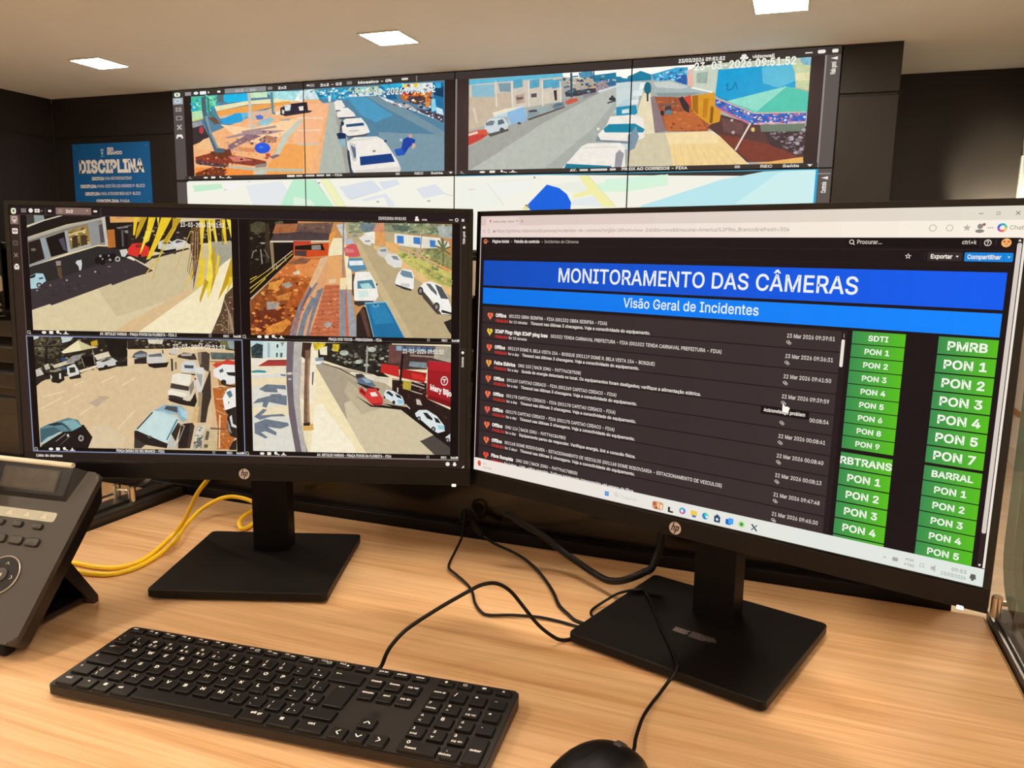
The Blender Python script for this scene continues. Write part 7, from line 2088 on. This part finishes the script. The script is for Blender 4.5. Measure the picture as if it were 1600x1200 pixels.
monitor('black monitor showing a dark dashboard with blue banners and green tiles, on the right', (-.0782, .8479, D2), math.radians(-17.0885), .00705, -.09487, .17190, -.02827, right_picture(), True)

# ------------------------------------------------------------------ keyboard
def keyboard():
    t = thing('computer_keyboard', 'black full-size wired keyboard lying on the desk in front of the left monitor', 'keyboard', (-.4342, .5661, D2), (0, 0, math.radians(4.823)))
    X0, Y0 = -.2185, -.0582
    yf, yb = 2.5, 116.5
    def ztop(y):
        return .0150 + (y - yf) / (yb - yf) * .0055
    tilt = math.atan2(.0055, (yb - yf) / 1000)
    b = bmesh.new()
    P = rrect(0, .4375, yf / 1000, yb / 1000, .006, 4)
    lo = [b.verts.new((X0 + x, Y0 + y, .0035)) for x, y in P]
    hi = [b.verts.new((X0 + x, Y0 + y, ztop(y * 1000) - .0022)) for x, y in P]
    f = b.faces.new(hi)
    b.faces.new(lo[::-1])
    for i in range(len(P)):
        j = (i + 1) % len(P)
        b.faces.new((lo[i], lo[j], hi[j], hi[i]))
    bmesh.ops.bevel(b, geom=list(f.edges), offset=.0012, segments=2, affect='EDGES')
    body = obj('keyboard_body', b, M['kbody'], t)
    for x in (.03, .4075):
        for y in (.012, .105):
            obj('foot', bx(X0 + x - .014, X0 + x + .014, Y0 + y - .004, Y0 + y + .004, .0002, .004, .001), M['rubber'], body)
    # round badge
    b = bmesh.new()
    for i in range(24):
        a0, a1 = 2 * math.pi * i / 24, 2 * math.pi * (i + 1) / 24
        b.faces.new([b.verts.new((r * math.cos(a), r * math.sin(a), 0)) for r, a in ((.0048, a0), (.0048, a1), (.0040, a1), (.0040, a0))])
    for x, y0, y1 in ((-.0022, -.002, .0042), (-.0006, -.002, .0015), (.0008, -.0042, .002), (.0024, -.0013, .0015)):
        b.faces.new([b.verts.new((xx + .3 * yy, yy, 0)) for xx, yy in ((x, y0), (x + .0007, y0), (x + .0007, y1), (x, y1))])
    yb_ = 46
    obj('brand_logo', b, M['key'], body, (X0 + .3215, Y0 + yb_ / 1000, ztop(yb_) - .0019), (tilt, 0, 0))
    U = 19.05
    ROW = {5: 106.5, 4: 87.5, 3: 68.8, 2: 50.0, 1: 31.2, 0: 12.6}
    keys = []
    def key(x, row, wd, legs, hgt=15.6, dy=0, small=.0026):
        keys.append((x, ROW[row] + dy, wd, hgt, legs))
    def one(s, cap=.0040, dx=-.0045, dy=.0026):
        return [(s, dx, dy, cap, 24)]
    def two(a, c, extra=None):
        L = [(a, -.0046, .0034, .0030, 20), (c, -.0046, -.0034, .0032, 20)]
        if extra:
            L.append((extra, .0014, -.0036, .0028, 18))
        return L
    def wd_(s, cap=.0021, dx=0, dy=.002):
        return [(s, dx, dy, cap * 1.22, 26)]
    x0 = 5.2
    # function row
    fx = 285.8 / 14
    for i, s in enumerate(['esc'] + ['F%d' % k for k in range(1, 13)] + ['*']):
        L = [(s, -.0058, .0010, .0022, 22)]
        if s == '*':
            L = [('bell', 0, 0, .0024, 0)]
        elif i:
            L.append((['card', 'moon', 'dash', 'sun', 'tri', 'vol', 'vol2', 'card', 'dash', 'dash', 'pen', 'card', 'gear'][i], .0034, -.0006, .0028, 0))
        keys.append((x0 + fx * (i + .5), ROW[5], fx - 2.8, 9.6, L))
    def row(r, x, items):
        for wu, L in items:
            keys.append((x + wu * U / 2, ROW[r], wu * U - 2.9, 15.6, L))
            x += wu * U
    row(4, x0, [(1, two('"', "'"))] + [(1, two(a, c, e)) for a, c, e in (('!', '1', '¹'), ('@', '2', '2'), ('#', '3', '3'), ('$', '4', '4'), ('%', '5', '5'), ('^', '6', '-'), ('&', '7', ''), ('*', '8', ''), ('(', '9', ''), (')', '0', ''), ('_', '-', ''), ('+', '=', '='))] + [(2, [('back', -.010, .0040, .0024, 0)])])
    row(3, x0, [(1.5, [('tab', -.006, .003, .0026, 0)])] + [(1, one(c)) for c in 'QWERTYUIOP'] + [(1, two('`', "'")), (1, two('{', '[', 'ª'))])
    keys.append((x0 + (13.75 + .625) * U, (ROW[3] + ROW[2]) / 2, 1.25 * U - 2.9, 34.5, [('back', -.004, .0125, .0024, 0)]))
    row(2, x0, [(1.75, [('lock', -.010, .003, .0026, 0)])] + [(1, one(c)) for c in 'ASDFGHJKL'] + [(1, one('Ç')), (1, two('^', '~')), (1, two('}', ']', 'º'))])
    row(1, x0, [(1.25, [('upa', -.006, .003, .0026, 0)]), (1, two('|', '\\'))] + [(1, one(c)) for c in 'ZXCVBNM'] + [(1, two('<', ',')), (1, two('>', '.')), (1, two(':', ';')), (1, two('?', '/', '°')), (1.75, [('upa', -.010, .003, .0026, 0)])])
    row(0, x0, [(1.25, wd_('ctrl', .0022, -.005)), (1, [('star', 0, .002, .0026, 0)]), (1, [('win', 0, .002, .0034, 0)]), (1.25, wd_('alt', .0022, -.004)), (6, []), (1.5, wd_('alt gr', .0024, -.005, .003)), (1.5, [('win', -.002, .002, .0034, 0)]), (1.5, wd_('ctrl', .0022, -.005, .003))])
    # middle block
    nx = 292.8
    for i, s in enumerate(('prt sc', 'pause', 'clear')):
        keys.append((nx + U * (i + .5), ROW[5], U - 2.9, 9.6, wd_(s, .0018, 0, 0)))
    for r, L in ((4, ('insert', 'home', 'pg up')), (3, ('delete', 'end', 'pg dn'))):
        for i, s in enumerate(L):
            keys.append((nx + U * (i + .5), ROW[r], U - 2.9, 15.6, wd_(s, .0020)))
    keys.append((nx + U * 1.5, ROW[1] - 1, U - 2.9, 15.6, [('cu', 0, 0, .0054, 0)]))
    for i, s in enumerate(('cl', 'cd', 'cr')):
        keys.append((nx + U * (i + .5), ROW[0] - 1, U - 2.9, 15.6, [(s, 0, 0, .0054, 0)]))
    # number block
    mx = 357.4
    for i, s in enumerate(('calc', 'card', 'lockp', 'bell')):
        keys.append((mx + U * (i + .5), ROW[5], U - 2.9, 9.6, [(s, 0, 0, .0024, 0)]))
    num = [(4, [wd_('num lk', .0020), one('/'), one('*'), one('-')]), (3, [two('7', 'home'), two('8', '^'), two('9', 'pg up'), one('+')]),
           (2, [two('4', '<'), one('5'), two('6', '>'), one('.')]), (1, [two('1', 'end'), two('2', 'v'), two('3', 'pg dn')])]
    for r, L in num:
        for i, g in enumerate(L):
            g = [(s, dx, dy, (.0023 if len(s) > 2 else c), bo) for s, dx, dy, c, bo in g]
            keys.append((mx + U * (i + .5), ROW[r], U - 2.9, 15.6, g))
    keys.append((mx + U * 3.5, (ROW[1] + ROW[0]) / 2, U - 2.9, 34.5, wd_('enter', .0021, 0, -.001)))
    keys.append((mx + U, ROW[0], 2 * U - 2.9, 15.6, [('0', -.012, .0035, .0036, 22), ('insert', -.0108, -.0032, .0024, 22)]))
    keys.append((mx + U * 2.5, ROW[0], U - 2.9, 15.6, [(',', -.004, .003, .0030, 20), ('delete', -.0040, -.003, .0024, 22)]))
    cache = {}
    def symbol(b, s, x, y, c):
        def q(P):
            b.faces.new([b.verts.new((x + px * c, y + py * c, 0)) for px, py in P])
        def ln(xa, ya, xb, yb, wd=.22):
            L = math.hypot(xb - xa, yb - ya)
            ux, uy = -(yb - ya) / L * wd / 2, (xb - xa) / L * wd / 2
            q([(xa + ux, ya + uy), (xb + ux, yb + uy), (xb - ux, yb - uy), (xa - ux, ya - uy)])
        if s == 'win':
            for a in (-.5, .04):
                for d in (-.5, .04):
                    q([(a, d), (a + .48, d), (a + .48, d + .48), (a, d + .48)])
        elif s in ('cu', 'cd', 'cl', 'cr'):
            P = {'cu': ((-.55, -.3), (0, .3), (.55, -.3)), 'cd': ((-.55, .3), (0, -.3), (.55, .3)), 'cl': ((.3, .55), (-.3, 0), (.3, -.55)), 'cr': ((-.3, .55), (.3, 0), (-.3, -.55))}[s]
            ln(*P[0], *P[1], .2); ln(*P[1], *P[2], .2)
        elif s == 'back':
            ln(-1.3, 0, 1.1, 0, .26); ln(-1.3, 0, -.7, .4); ln(-1.3, 0, -.7, -.4)
        elif s == 'tab':
            ln(-.6, .3, .8, .3); ln(-.8, -.3, .6, -.3); ln(.8, .05, .8, .55); ln(-.8, -.55, -.8, -.05)
        elif s == 'lock':
            q([(-.4, -.4), (.4, -.4), (.4, .15), (-.4, .15)]); ln(-.28, .15, -.28, .5, .16); ln(.28, .15, .28, .5, .16); ln(-.3, .5, .3, .5, .16)
        elif s == 'upa':
            ln(0, -.5, 0, .4); ln(-.4, .05, 0, .5); ln(.4, .05, 0, .5)
        elif s in ('bell', 'star', 'gear', 'sun', 'moon'):
            n = 10
            q([(.5 * math.cos(2 * math.pi * i / n) * (1 if i % 2 or s in ('bell', 'moon') else .7), .5 * math.sin(2 * math.pi * i / n) * (1 if i % 2 or s in ('bell', 'moon') else .7)) for i in range(n)])
            if s == 'bell':
                q([(-.65, -.5), (.65, -.5), (.5, -.2), (-.5, -.2)])
        elif s in ('card', 'calc', 'lockp'):
            w_ = .4 if s == 'calc' else .7
            for P in ((-w_, -.5, w_, -.5), (-w_, .5, w_, .5), (-w_, -.5, -w_, .5), (w_, -.5, w_, .5)):
                ln(*P, .2)
            if s != 'card':
                q([(-w_, -.4), (w_, -.4), (w_, .3), (-w_, .3)])
        elif s == 'dash':
            ln(-.8, 0, .8, 0, .4)
        elif s in ('tri', 'vol', 'vol2', 'pen'):
            q([(-.4, -.4), (.5, -.5), (.5, .5)]); ln(-.6, -.5, .1, .2)
    SYM = {'win', 'cu', 'cd', 'cl', 'cr', 'back', 'tab', 'lock', 'upa', 'bell', 'star', 'gear', 'sun', 'moon', 'card', 'calc', 'lockp', 'dash', 'tri', 'vol', 'vol2', 'pen'}
    for kx, ky, kw, kh, legs in keys:
        a = (round(kw, 2), kh)
        if a not in cache:
            b = bmesh.new()
            W, H = kw / 2000, kh / 2000
            P0, P1 = rrect(-W, W, -H, H, .0016, 3), rrect(-W + .0008, W - .0008, -H + .0007, H - .0011, .0016, 3)
            prism(P0, -.0022, .0010, .0003, 1, into=b, top=P1)
            bmesh.ops.recalc_face_normals(b, faces=b.faces)
            me = bpy.data.meshes.new('key')
            b.to_mesh(me); b.free()
            me.materials.append(M['key'])
            cache[a] = me
        o = bpy.data.objects.new('key', cache[a])
        COL.objects.link(o)
        o.parent = t
        o.location = (X0 + kx / 1000, Y0 + ky / 1000, ztop(ky) - .0002)
        o.rotation_euler = (tilt, 0, 0)
        if legs:
            b = bmesh.new()
            for s, dx, dy, cap, bo in legs:
                if not s:
                    continue
                if s in SYM:
                    symbol(b, s, dx, dy, cap)
                else:
                    al = 'c' if len(s) > 2 and dx > -.0042 else 'l'
                    text_bm([text_tris(s, dx, dy - cap / 2, cap, bo, al, 1.12)], b)
            obj('legend', b, M['legend'], o, (0, 0, .00108))
    # its lead
    R = Matrix.Rotation(math.radians(-4.823), 3, 'Z')
    pts = [R @ (Vector(p) - Vector((-.4342, .5661, D2))) for p in KB_CABLE]
    b = tube(pts, lambda s: .0021, 10, 4)
    obj('cable', b, M['cable'], t, smooth=True)
KB_CABLE = [(-.3735, .6290, .7500), (-.3682, .6381, .754), (-.3643, .6418, .7661), (-.36, .6459, .7753), (-.3513, .6541, .7869), (-.3416, .6633, .7949), (-.3293, .6749, .8031), (-.3168, .6867, .8107), (-.2991, .7034, .8205),
            (-.2903, .7117, .8245), (-.2809, .7206, .8246), (-.2729, .7281, .82), (-.2647, .7358, .8103), (-.2552, .7448, .7929), (-.2467, .7529, .7769), (-.2392, .76, .7645), (-.2305, .7682, .7535), (-.2230, .7764, .7455), (-.2160, .7850, .7424), (-.2060, .7960, .7423), (-.1900, .8100, .7423)]
keyboard()

# ------------------------------------------------------------------ mouse
def mouse():
    c = Vector((-.112, .578, D2))                     # front end of the mouse on the desk
    ang = math.radians(-52.0) + math.radians(20.09)
    t = thing('computer_mouse', 'black wired mouse at the bottom edge, right of the keyboard', 'mouse', (MOUSE[0], MOUSE[1], D2), (0, 0, MOUSE[2]))
    # local frame: +y is the front (buttons), length 112 mm, width 64 mm
    NU, NV = 32, 12
    def shell(name, cut, m, parent, lift=0.):
        b = bmesh.new()
        V = {}
        for i in range(NV + 1):
            ph = i / NV * math.pi / 2
            for j in range(NU):
                a = 2 * math.pi * j / NU
                ex = .72
                cx, cy = math.cos(a), math.sin(a)
                rx = .0325 * math.copysign(abs(cx) ** ex, cx) * (1 - .08 * (cy < 0) * abs(cy))
                ry = .0565 * math.copysign(abs(cy) ** .85, cy)
                k = math.cos(ph) ** .55
                z = .0355 * math.sin(ph) ** .9
                yy = ry * k
                z *= 1 - .28 * max(0, yy / .0565) ** 1.5
                V[i, j] = b.verts.new((rx * k, yy, .002 + z + lift))
        for i in range(NV):
            for j in range(NU):
                q = (V[i, j], V[i, (j + 1) % NU], V[i + 1, (j + 1) % NU], V[i + 1, j])
                b.faces.new(q)
        b.faces.new([V[0, j] for j in range(NU)][::-1])
        bmesh.ops.remove_doubles(b, verts=b.verts, dist=1e-5)
        if cut:
            bmesh.ops.delete(b, geom=[f for f in b.faces if not cut(f.calc_center_median())], context='FACES')
        return obj(name, b, m, parent, smooth=True)
    body = shell('mouse_body', None, M['black'], t)
    obj('left_button', bmesh_button(-1), M['blackmatte'], t, smooth=True)
    obj('right_button', bmesh_button(1), M['blackmatte'], t, smooth=True)
    obj('button_strip', bx(-.0034, .0034, -.012, .046, .0, .001, .0004, 1), M['phonedark'], t, (0, 0, .0315), (math.radians(-10.5), 0, 0))
    w_ = bmesh.new()
    cyl((-.0032, 0, 0), (.0032, 0, 0), .0085, 22, w_)
    obj('scroll_wheel', w_, M['phone'], t, (0, .033, .0245), smooth=True)
    R = Matrix.Rotation(-MOUSE[2], 3, 'Z')
    pts = [R @ (Vector(p) - Vector((MOUSE[0], MOUSE[1], D2))) for p in MOUSE_CABLE]
    obj('cable', tube(pts, lambda s: .0017, 10, 4), M['cable'], t, smooth=True)

def bmesh_button(side):
    b = bmesh.new()
    NI, NJ = 8, 14
    V = {}
    for i in range(NI + 1):
        for j in range(NJ + 1):
            y = -.012 + j / NJ * .064
            h = math.sqrt(max(0, 1 - (y / .0565) ** 2))
            x = side * (.0042 + i / NI * max(.001, .0290 * h ** .7 - .0042))
            k = 1 - abs(x / .0325) ** 2.4 - abs(y / .0565) ** 2.4
            z = .002 + .0355 * max(.02, k) ** .42 * (1 - .28 * max(0, y / .0565) ** 1.5) + .0006
            V[i, j] = b.verts.new((x, y, z))
    for i in range(NI):
        for j in range(NJ):
            b.faces.new((V[i, j], V[i + 1, j], V[i + 1, j + 1], V[i, j + 1]))
    return b
MOUSE = (-.1255, .5470, math.radians(-24))
MOUSE_CABLE = [(-.1050, .5920, .750), (-.1045, .6060, .7515), (-.1062, .6200, .7505), (-.1075, .6395, .7475), (-.1081, .6672, .744), (-.1049, .6928, .743), (-.1009, .7123, .743), (-.0957, .7294, .747), (-.0905, .7375, .7540), (-.0896, .7476, .7580),
               (-.0933, .7598, .7568), (-.1018, .7851, .7562), (-.1141, .814, .7562), (-.1284, .8516, .7562), (-.1427, .8896, .7568), (-.1537, .9110, .7590), (-.1592, .9080, .7600), (-.1651, .9065, .7600), (-.1722, .9045, .7585), (-.1847, .9010, .754), (-.1961, .8916, .748),
               (-.205, .8784, .744), (-.2090, .865, .7424), (-.2040, .8520, .7422), (-.1900, .8430, .7422)]
mouse()

# ------------------------------------------------------------------ loose cables
def cables():
    def c(name, label, P, r, m, cat='cable', n=10):
        o = obj(name, tube(P, r, n, 5), M[m], smooth=True)
        return tag(o, label, cat)
    c('power_cable', 'thick black cable drooping behind the right monitor stand', [(-.3600, .9700, .815), (-.3367, .9715, .80), (-.3059, .9756, .785), (-.2773, .9735, .768), (-.2513, .9619, .76), (-.2246, .9441, .756), (-.2043, .9306, .756), (-.1851, .9215, .7625), (-.168, .9185, .772), (-.1563, .9181, .780), (-.1475, .9176, .787), (-.1422, .9233, .803), (-.1388, .9265, .82), (-.137, .9280, .85), (-.135, .915, .90)], .0046, 'cable')
    c('signal_cable', 'black cable running forward from the partition to the right monitor base', [(-.4120, 1.0200, .7545), (-.3951, 1.0111, .75), (-.3606, .9988, .746), (-.3357, .9833, .7445), (-.3099, .9572, .7440), (-.2881, .9293, .7435), (-.2656, .8939, .7435), (-.2500, .8650, .7428), (-.2330, .8470, .7423), (-.2180, .8330, .7423), (-.1920, .8270, .7423)], .0021, 'cable')
    c('thin_cable', 'thin black cable bending in an angle below the gap between the monitors', [(-.4520, 1.0380, .782), (-.4480, 1.0300, .774), (-.4362, .9929, .76), (-.4305, .9579, .752), (-.4215, .915, .746), (-.404, .8994, .744), (-.3806, .8801, .743), (-.3623, .8584, .743), (-.3471, .8307, .743), (-.3305, .8112, .743), (-.3181, .8072, .743), (-.2935, .8174, .743), (-.2637, .8243, .743), (-.2407, .8250, .7424), (-.2200, .8220, .7420), (-.1900, .8160, .7420)], .0018, 'cable')
    c('network_cable', 'yellow network cable rising behind the left monitor', [(-.7380, .8400, .90), (-.7517, .8430, .86), (-.762, .8440, .845), (-.7799, .8449, .825), (-.8046, .855, .795), (-.8215, .8591, .772), (-.8323, .8556, .757), (-.8314, .8367, .750), (-.8253, .8099, .7455), (-.8192, .7807, .7435), (-.8214, .7575, .7435), (-.8344, .7423, .7435), (-.8586, .7358, .7435), (-.8904, .7356, .7435), (-.93, .735, .7435)], .0032, 'yellow')
    c('network_cable', 'yellow network cable arching and looping behind the left monitor stand', [(-.7600, .9440, .7435), (-.7787, .9658, .7435), (-.7722, .9394, .744), (-.7752, .9286, .7445), (-.786, .9356, .746), (-.7968, .9504, .748), (-.8027, .9714, .750), (-.8018, .9891, .751), (-.7928, 1.0010, .754), (-.7790, .9990, .758), (-.7819, .9896, .762), (-.7935, .9827, .768), (-.813, .9823, .772), (-.8354, .9835, .772), (-.8509, .9762, .77), (-.8624, .9625, .764), (-.8692, .9439, .756), (-.8605, .9104, .75), (-.8424, .8749, .749), (-.8226, .8450, .7485), (-.8140, .8151, .746), (-.8103, .7919, .744), (-.8064, .7571, .7435), (-.8164, .7288, .7435), (-.8374, .7187, .7435), (-.8655, .716, .7435), (-.8988, .7182, .7435), (-.93, .722, .7435)], .0032, 'yellow')
    # grommet with the knot of leads on the partition
    t = thing('cable_grommet', 'black cable grommet with a coil of leads at the partition', 'grommet', (-.447, 1.0445, D2 + .034))
    P = [(.012 * math.cos(a), -.006 - .002 * math.sin(2 * a), .013 * math.sin(a)) for a in [2 * math.pi * k / 14 for k in range(15)]]
    obj('coil', tube(P, .0019, 8, 4), M['cable'], t, smooth=True)
    P = [(.002 + .007 * math.cos(a), -.010, -.010 + .009 * math.sin(a)) for a in [2 * math.pi * k / 14 for k in range(15)]]
    obj('coil', tube(P, .0015, 8, 4), M['cable'], t, smooth=True)
    obj('ring', cyl((0, -.004, 0), (0, -.0005, 0), .009, 24), M['black'], t)
    obj('plug', tube([(.010, -.011, -.006), (.020, -.016, -.013), (.032, -.022, -.019)], .0058, 12, 4), M['black'], t, smooth=True)
cables()

# ------------------------------------------------------------------ desk phone
def phone():
    th = math.radians(48.094)
    yaw = math.radians(-15.1 + 20.0941)
    t = thing('desk_phone', 'dark grey desk phone tilted on its stand at the left edge', 'phone', (-.7279, .5211, D2 + .0064), (0, 0, yaw))
    t.scale = (.985, .985, .985)
    # face frame: s to the right, d up the slope, n out of the face; origin at the lower right corner
    F = Matrix.Translation((0, 0, .020)) @ Matrix.Rotation(th, 4, 'X')
    def put(o):
        o.matrix_local = F
        return o
    mm = .001
    b = prism(rrect(-.213, .001, -.002, .178, .010, 5), -.022, -.0068, .0005, 1, top=rrect(-.215, .003, -.004, .192, .010, 5))
    put(obj('rear_shell', b, M['phonedark'], t))  # darker than the face: shade on the phone's side put into the colour
    b = prism(rrect(-.215, .003, -.004, .196, .010, 5), -.0065, 0, .0035, 3)
    body = put(obj('phone_body', b, M['phone'], t))
    # raised display hood
    b = bmesh.new()
    lo = [(-.150, .155), (-.025, .156), (-.017, .196), (-.150, .196)]
    hi = [(-.150, .160), (-.030, .161), (-.026, .194), (-.150, .194)]
    zlo, zhi = [.0, .0, .0, .0], [.003, .003, .012, .012]
    vl = [b.verts.new((x, y, z)) for (x, y), z in zip(lo, zlo)]
    vh = [b.verts.new((x, y, z)) for (x, y), z in zip(hi, zhi)]
    b.faces.new(vh); b.faces.new(vl[::-1])
    for i in range(4):
        b.faces.new((vl[i], vl[(i + 1) % 4], vh[(i + 1) % 4], vh[i]))
    hood = put(obj('display_hood', b, M['phonedark'], t))
    hz = lambda y: .003 + (y - .160) / .034 * .009 + .0004
    def onhood(P, up):
        bb = bmesh.new()
        bb.faces.new([bb.verts.new((x, y, hz(y) + up)) for x, y in P])
        return bb
    obj('lcd_frame', onhood([(-.124, .1635), (-.042, .1635), (-.041, .1885), (-.123, .1885)], .0001), M['phone'], hood)
    obj('lcd', onhood([(-.122, .165), (-.044, .165), (-.043, .187), (-.121, .187)], .0006), M['lcd'], hood)
    b = tube([(-.143, .1955, .0135), (-.0275, .1955, .0135)], .0032, 12, 1, None, False)
    obj('light_strip', b, M['ivory'], hood)
    # paper strip with icons
    b = prism(rrect(-.150, -.027, .130, .1415, .003, 3), -.0005, .0007)
    lab = put(obj('label_strip', b, M['paperlabel'], t))
    b = bmesh.new()
    for x in (-.118, -.092, -.067, -.043):
        for k in range(3):
            y = .1335 + k * .0018
            b.faces.new([b.verts.new(v) for v in ((x - .004 + .0015 * k, y, .0009), (x + .004 - .001 * k, y, .0009), (x + .004 - .001 * k, y + .0008, .0009), (x - .004 + .0015 * k, y + .0008, .0009))])
    obj('icon', b, M['ivory'], lab)
    # buttons
    for x, y, w_, h_ in [(-.044, .123, .0125, .006), (-.072, .123, .0125, .006), (-.098, .123, .0125, .006), (-.124, .123, .0125, .006),
                         (-.040, .1045, .0175, .0088), (-.063, .1045, .0175, .0088), (-.0865, .1045, .0175, .0088), (-.110, .1045, .0175, .0088)]:
        b = prism(rrect(x - w_ / 2 - .0012, x + w_ / 2 + .0012, y - h_ / 2 - .0012, y + h_ / 2 + .0012, .0036, 4), -.0002, .0004)
        k = put(obj('button', b, M['phonedark'], t))
        b = prism(rrect(x - w_ / 2, x + w_ / 2, y - h_ / 2, y + h_ / 2, .0029, 4), .0003, .0026, .0010, 3)
        obj('button_cap', b, M['phone'], k, smooth=True)
    # navigation ring
    b = prism(ell(-.0575, .0645, .0225, .0215, 40), -.0003, .0010, .0006)
    k = put(obj('navigation_pad', b, M['phonedark'], t))
    b = tube([(-.0575 + .0225 * math.cos(a), .0645 + .0215 * math.sin(a), .0008) for a in [2 * math.pi * i / 40 for i in range(41)]], .0008, 8, 1, None, False)
    obj('rim', b, M['silver'], k, smooth=True)
    b = prism(ell(-.0575, .0645, .0085, .0080, 28), .0008, .0026, .0010, 3)
    ok = obj('ok_button', b, M['phone'], k, smooth=True)
    obj('legend', xform(text_bm([text_tris('OK', -.0575, .063, .0030, 30, 'c')]), Matrix.Translation((0, 0, .0028))), M['ivory'], ok)
    b = bmesh.new()
    for cx, cy, a in ((-.0560, .0785, 0), (-.0420, .0635, -math.pi / 2), (-.0590, .0505, math.pi), (-.0735, .0655, math.pi / 2)):
        for sx in (-1, 1):
            Q = [(sx * .0022, -.0012), (0, .0012), (0, .0004), (sx * .0022, -.0022)]
            b.faces.new([b.verts.new((cx + math.cos(a) * x - math.sin(a) * y, cy + math.sin(a) * x + math.cos(a) * y, .0014)) for x, y in Q])
    obj('arrow', b, M['ivory'], k)
    # dial keys below the ring
    for r in range(4):
        for c_ in range(3):
            x, y = -.098 - c_ * .020, .078 - r * .020
            put(obj('dial_key', prism(rrect(x - .0075, x + .0075, y - .005, y + .005, .003, 4), -.0002, .0022, .0008), M['phonedark'], t))
    # handset in its cradle on the left
    b = prism(rrect(-.209, -.163, -.004, .188, .018, 6), .004, .022, .008, 3)
    prism(rrect(-.210, -.160, .138, .190, .018, 6), -.002, .030, .008, 3, into=b)
    prism(rrect(-.210, -.160, -.006, .046, .018, 6), -.002, .030, .008, 3, into=b)
    put(obj('handset', b, M['phonedark'], t, smooth=True))
    # stand: a slab leaning the other way from the back of the body to the desk
    b = bmesh.new()
    prof = [(.082, .072), (.096, .085), (.150, .002), (.150, -.0062), (.142, -.0062)]
    for x in (-.165, -.034):
        pass
    A = [b.verts.new((-.165, y, z)) for y, z in prof]
    B = [b.verts.new((-.034, y, z)) for y, z in prof]
    b.faces.new(A[::-1]); b.faces.new(B)
    for i in range(5):
        j = (i + 1) % 5
        b.faces.new((A[i], A[j], B[j], B[i]))
    obj('stand', b, M['phonedark'], t)
    b = bx(-.160, -.040, .012, .140, .0005, .006, .001)
    obj('stand_plate', b, M['phonedark'], t)
    for x in (-.200, -.030):
        obj('foot', bx(x - .006, x + .006, .010, .024, -.0062, .016, .002), M['rubber'], t)
phone()

# ------------------------------------------------------------------ assumed uplight on the right wall, unseen, added to give the glow in the end wall's corner
def uplight():
    t = thing('assumed_uplight', 'assumed small uplight on the beige right wall, unseen behind the right monitor', 'assumed wall lamp', (1.262, 5.62, 1.26))
    obj('back_plate', bx(-.012, -.001, -.05, .05, -.05, .05, .003), M['lamp_frame'], t)
    obj('lamp_cup', cyl((-.045, 0, -.04), (-.045, 0, .035), .026, 24), M['lamp_frame'], t)
    obj('arm', cyl((-.02, 0, 0), (-.011, 0, 0), .008, 12), M['lamp_frame'], t)
    L = bpy.data.lights.new('assumed_uplight_beam', 'SPOT')
    L.energy = 115
    L.color = (1, .92, .66)
    L.spot_size = math.radians(80)
    L.spot_blend = .35
    L.shadow_soft_size = .02
    o = bpy.data.objects.new('assumed_uplight_beam', L)
    COL.objects.link(o)
    o.parent = t
    o.location = (-.05, .03, .05)
    o.rotation_euler = Vector((-.03, .30, .20)).to_track_quat('-Z', 'Y').to_euler()
uplight()
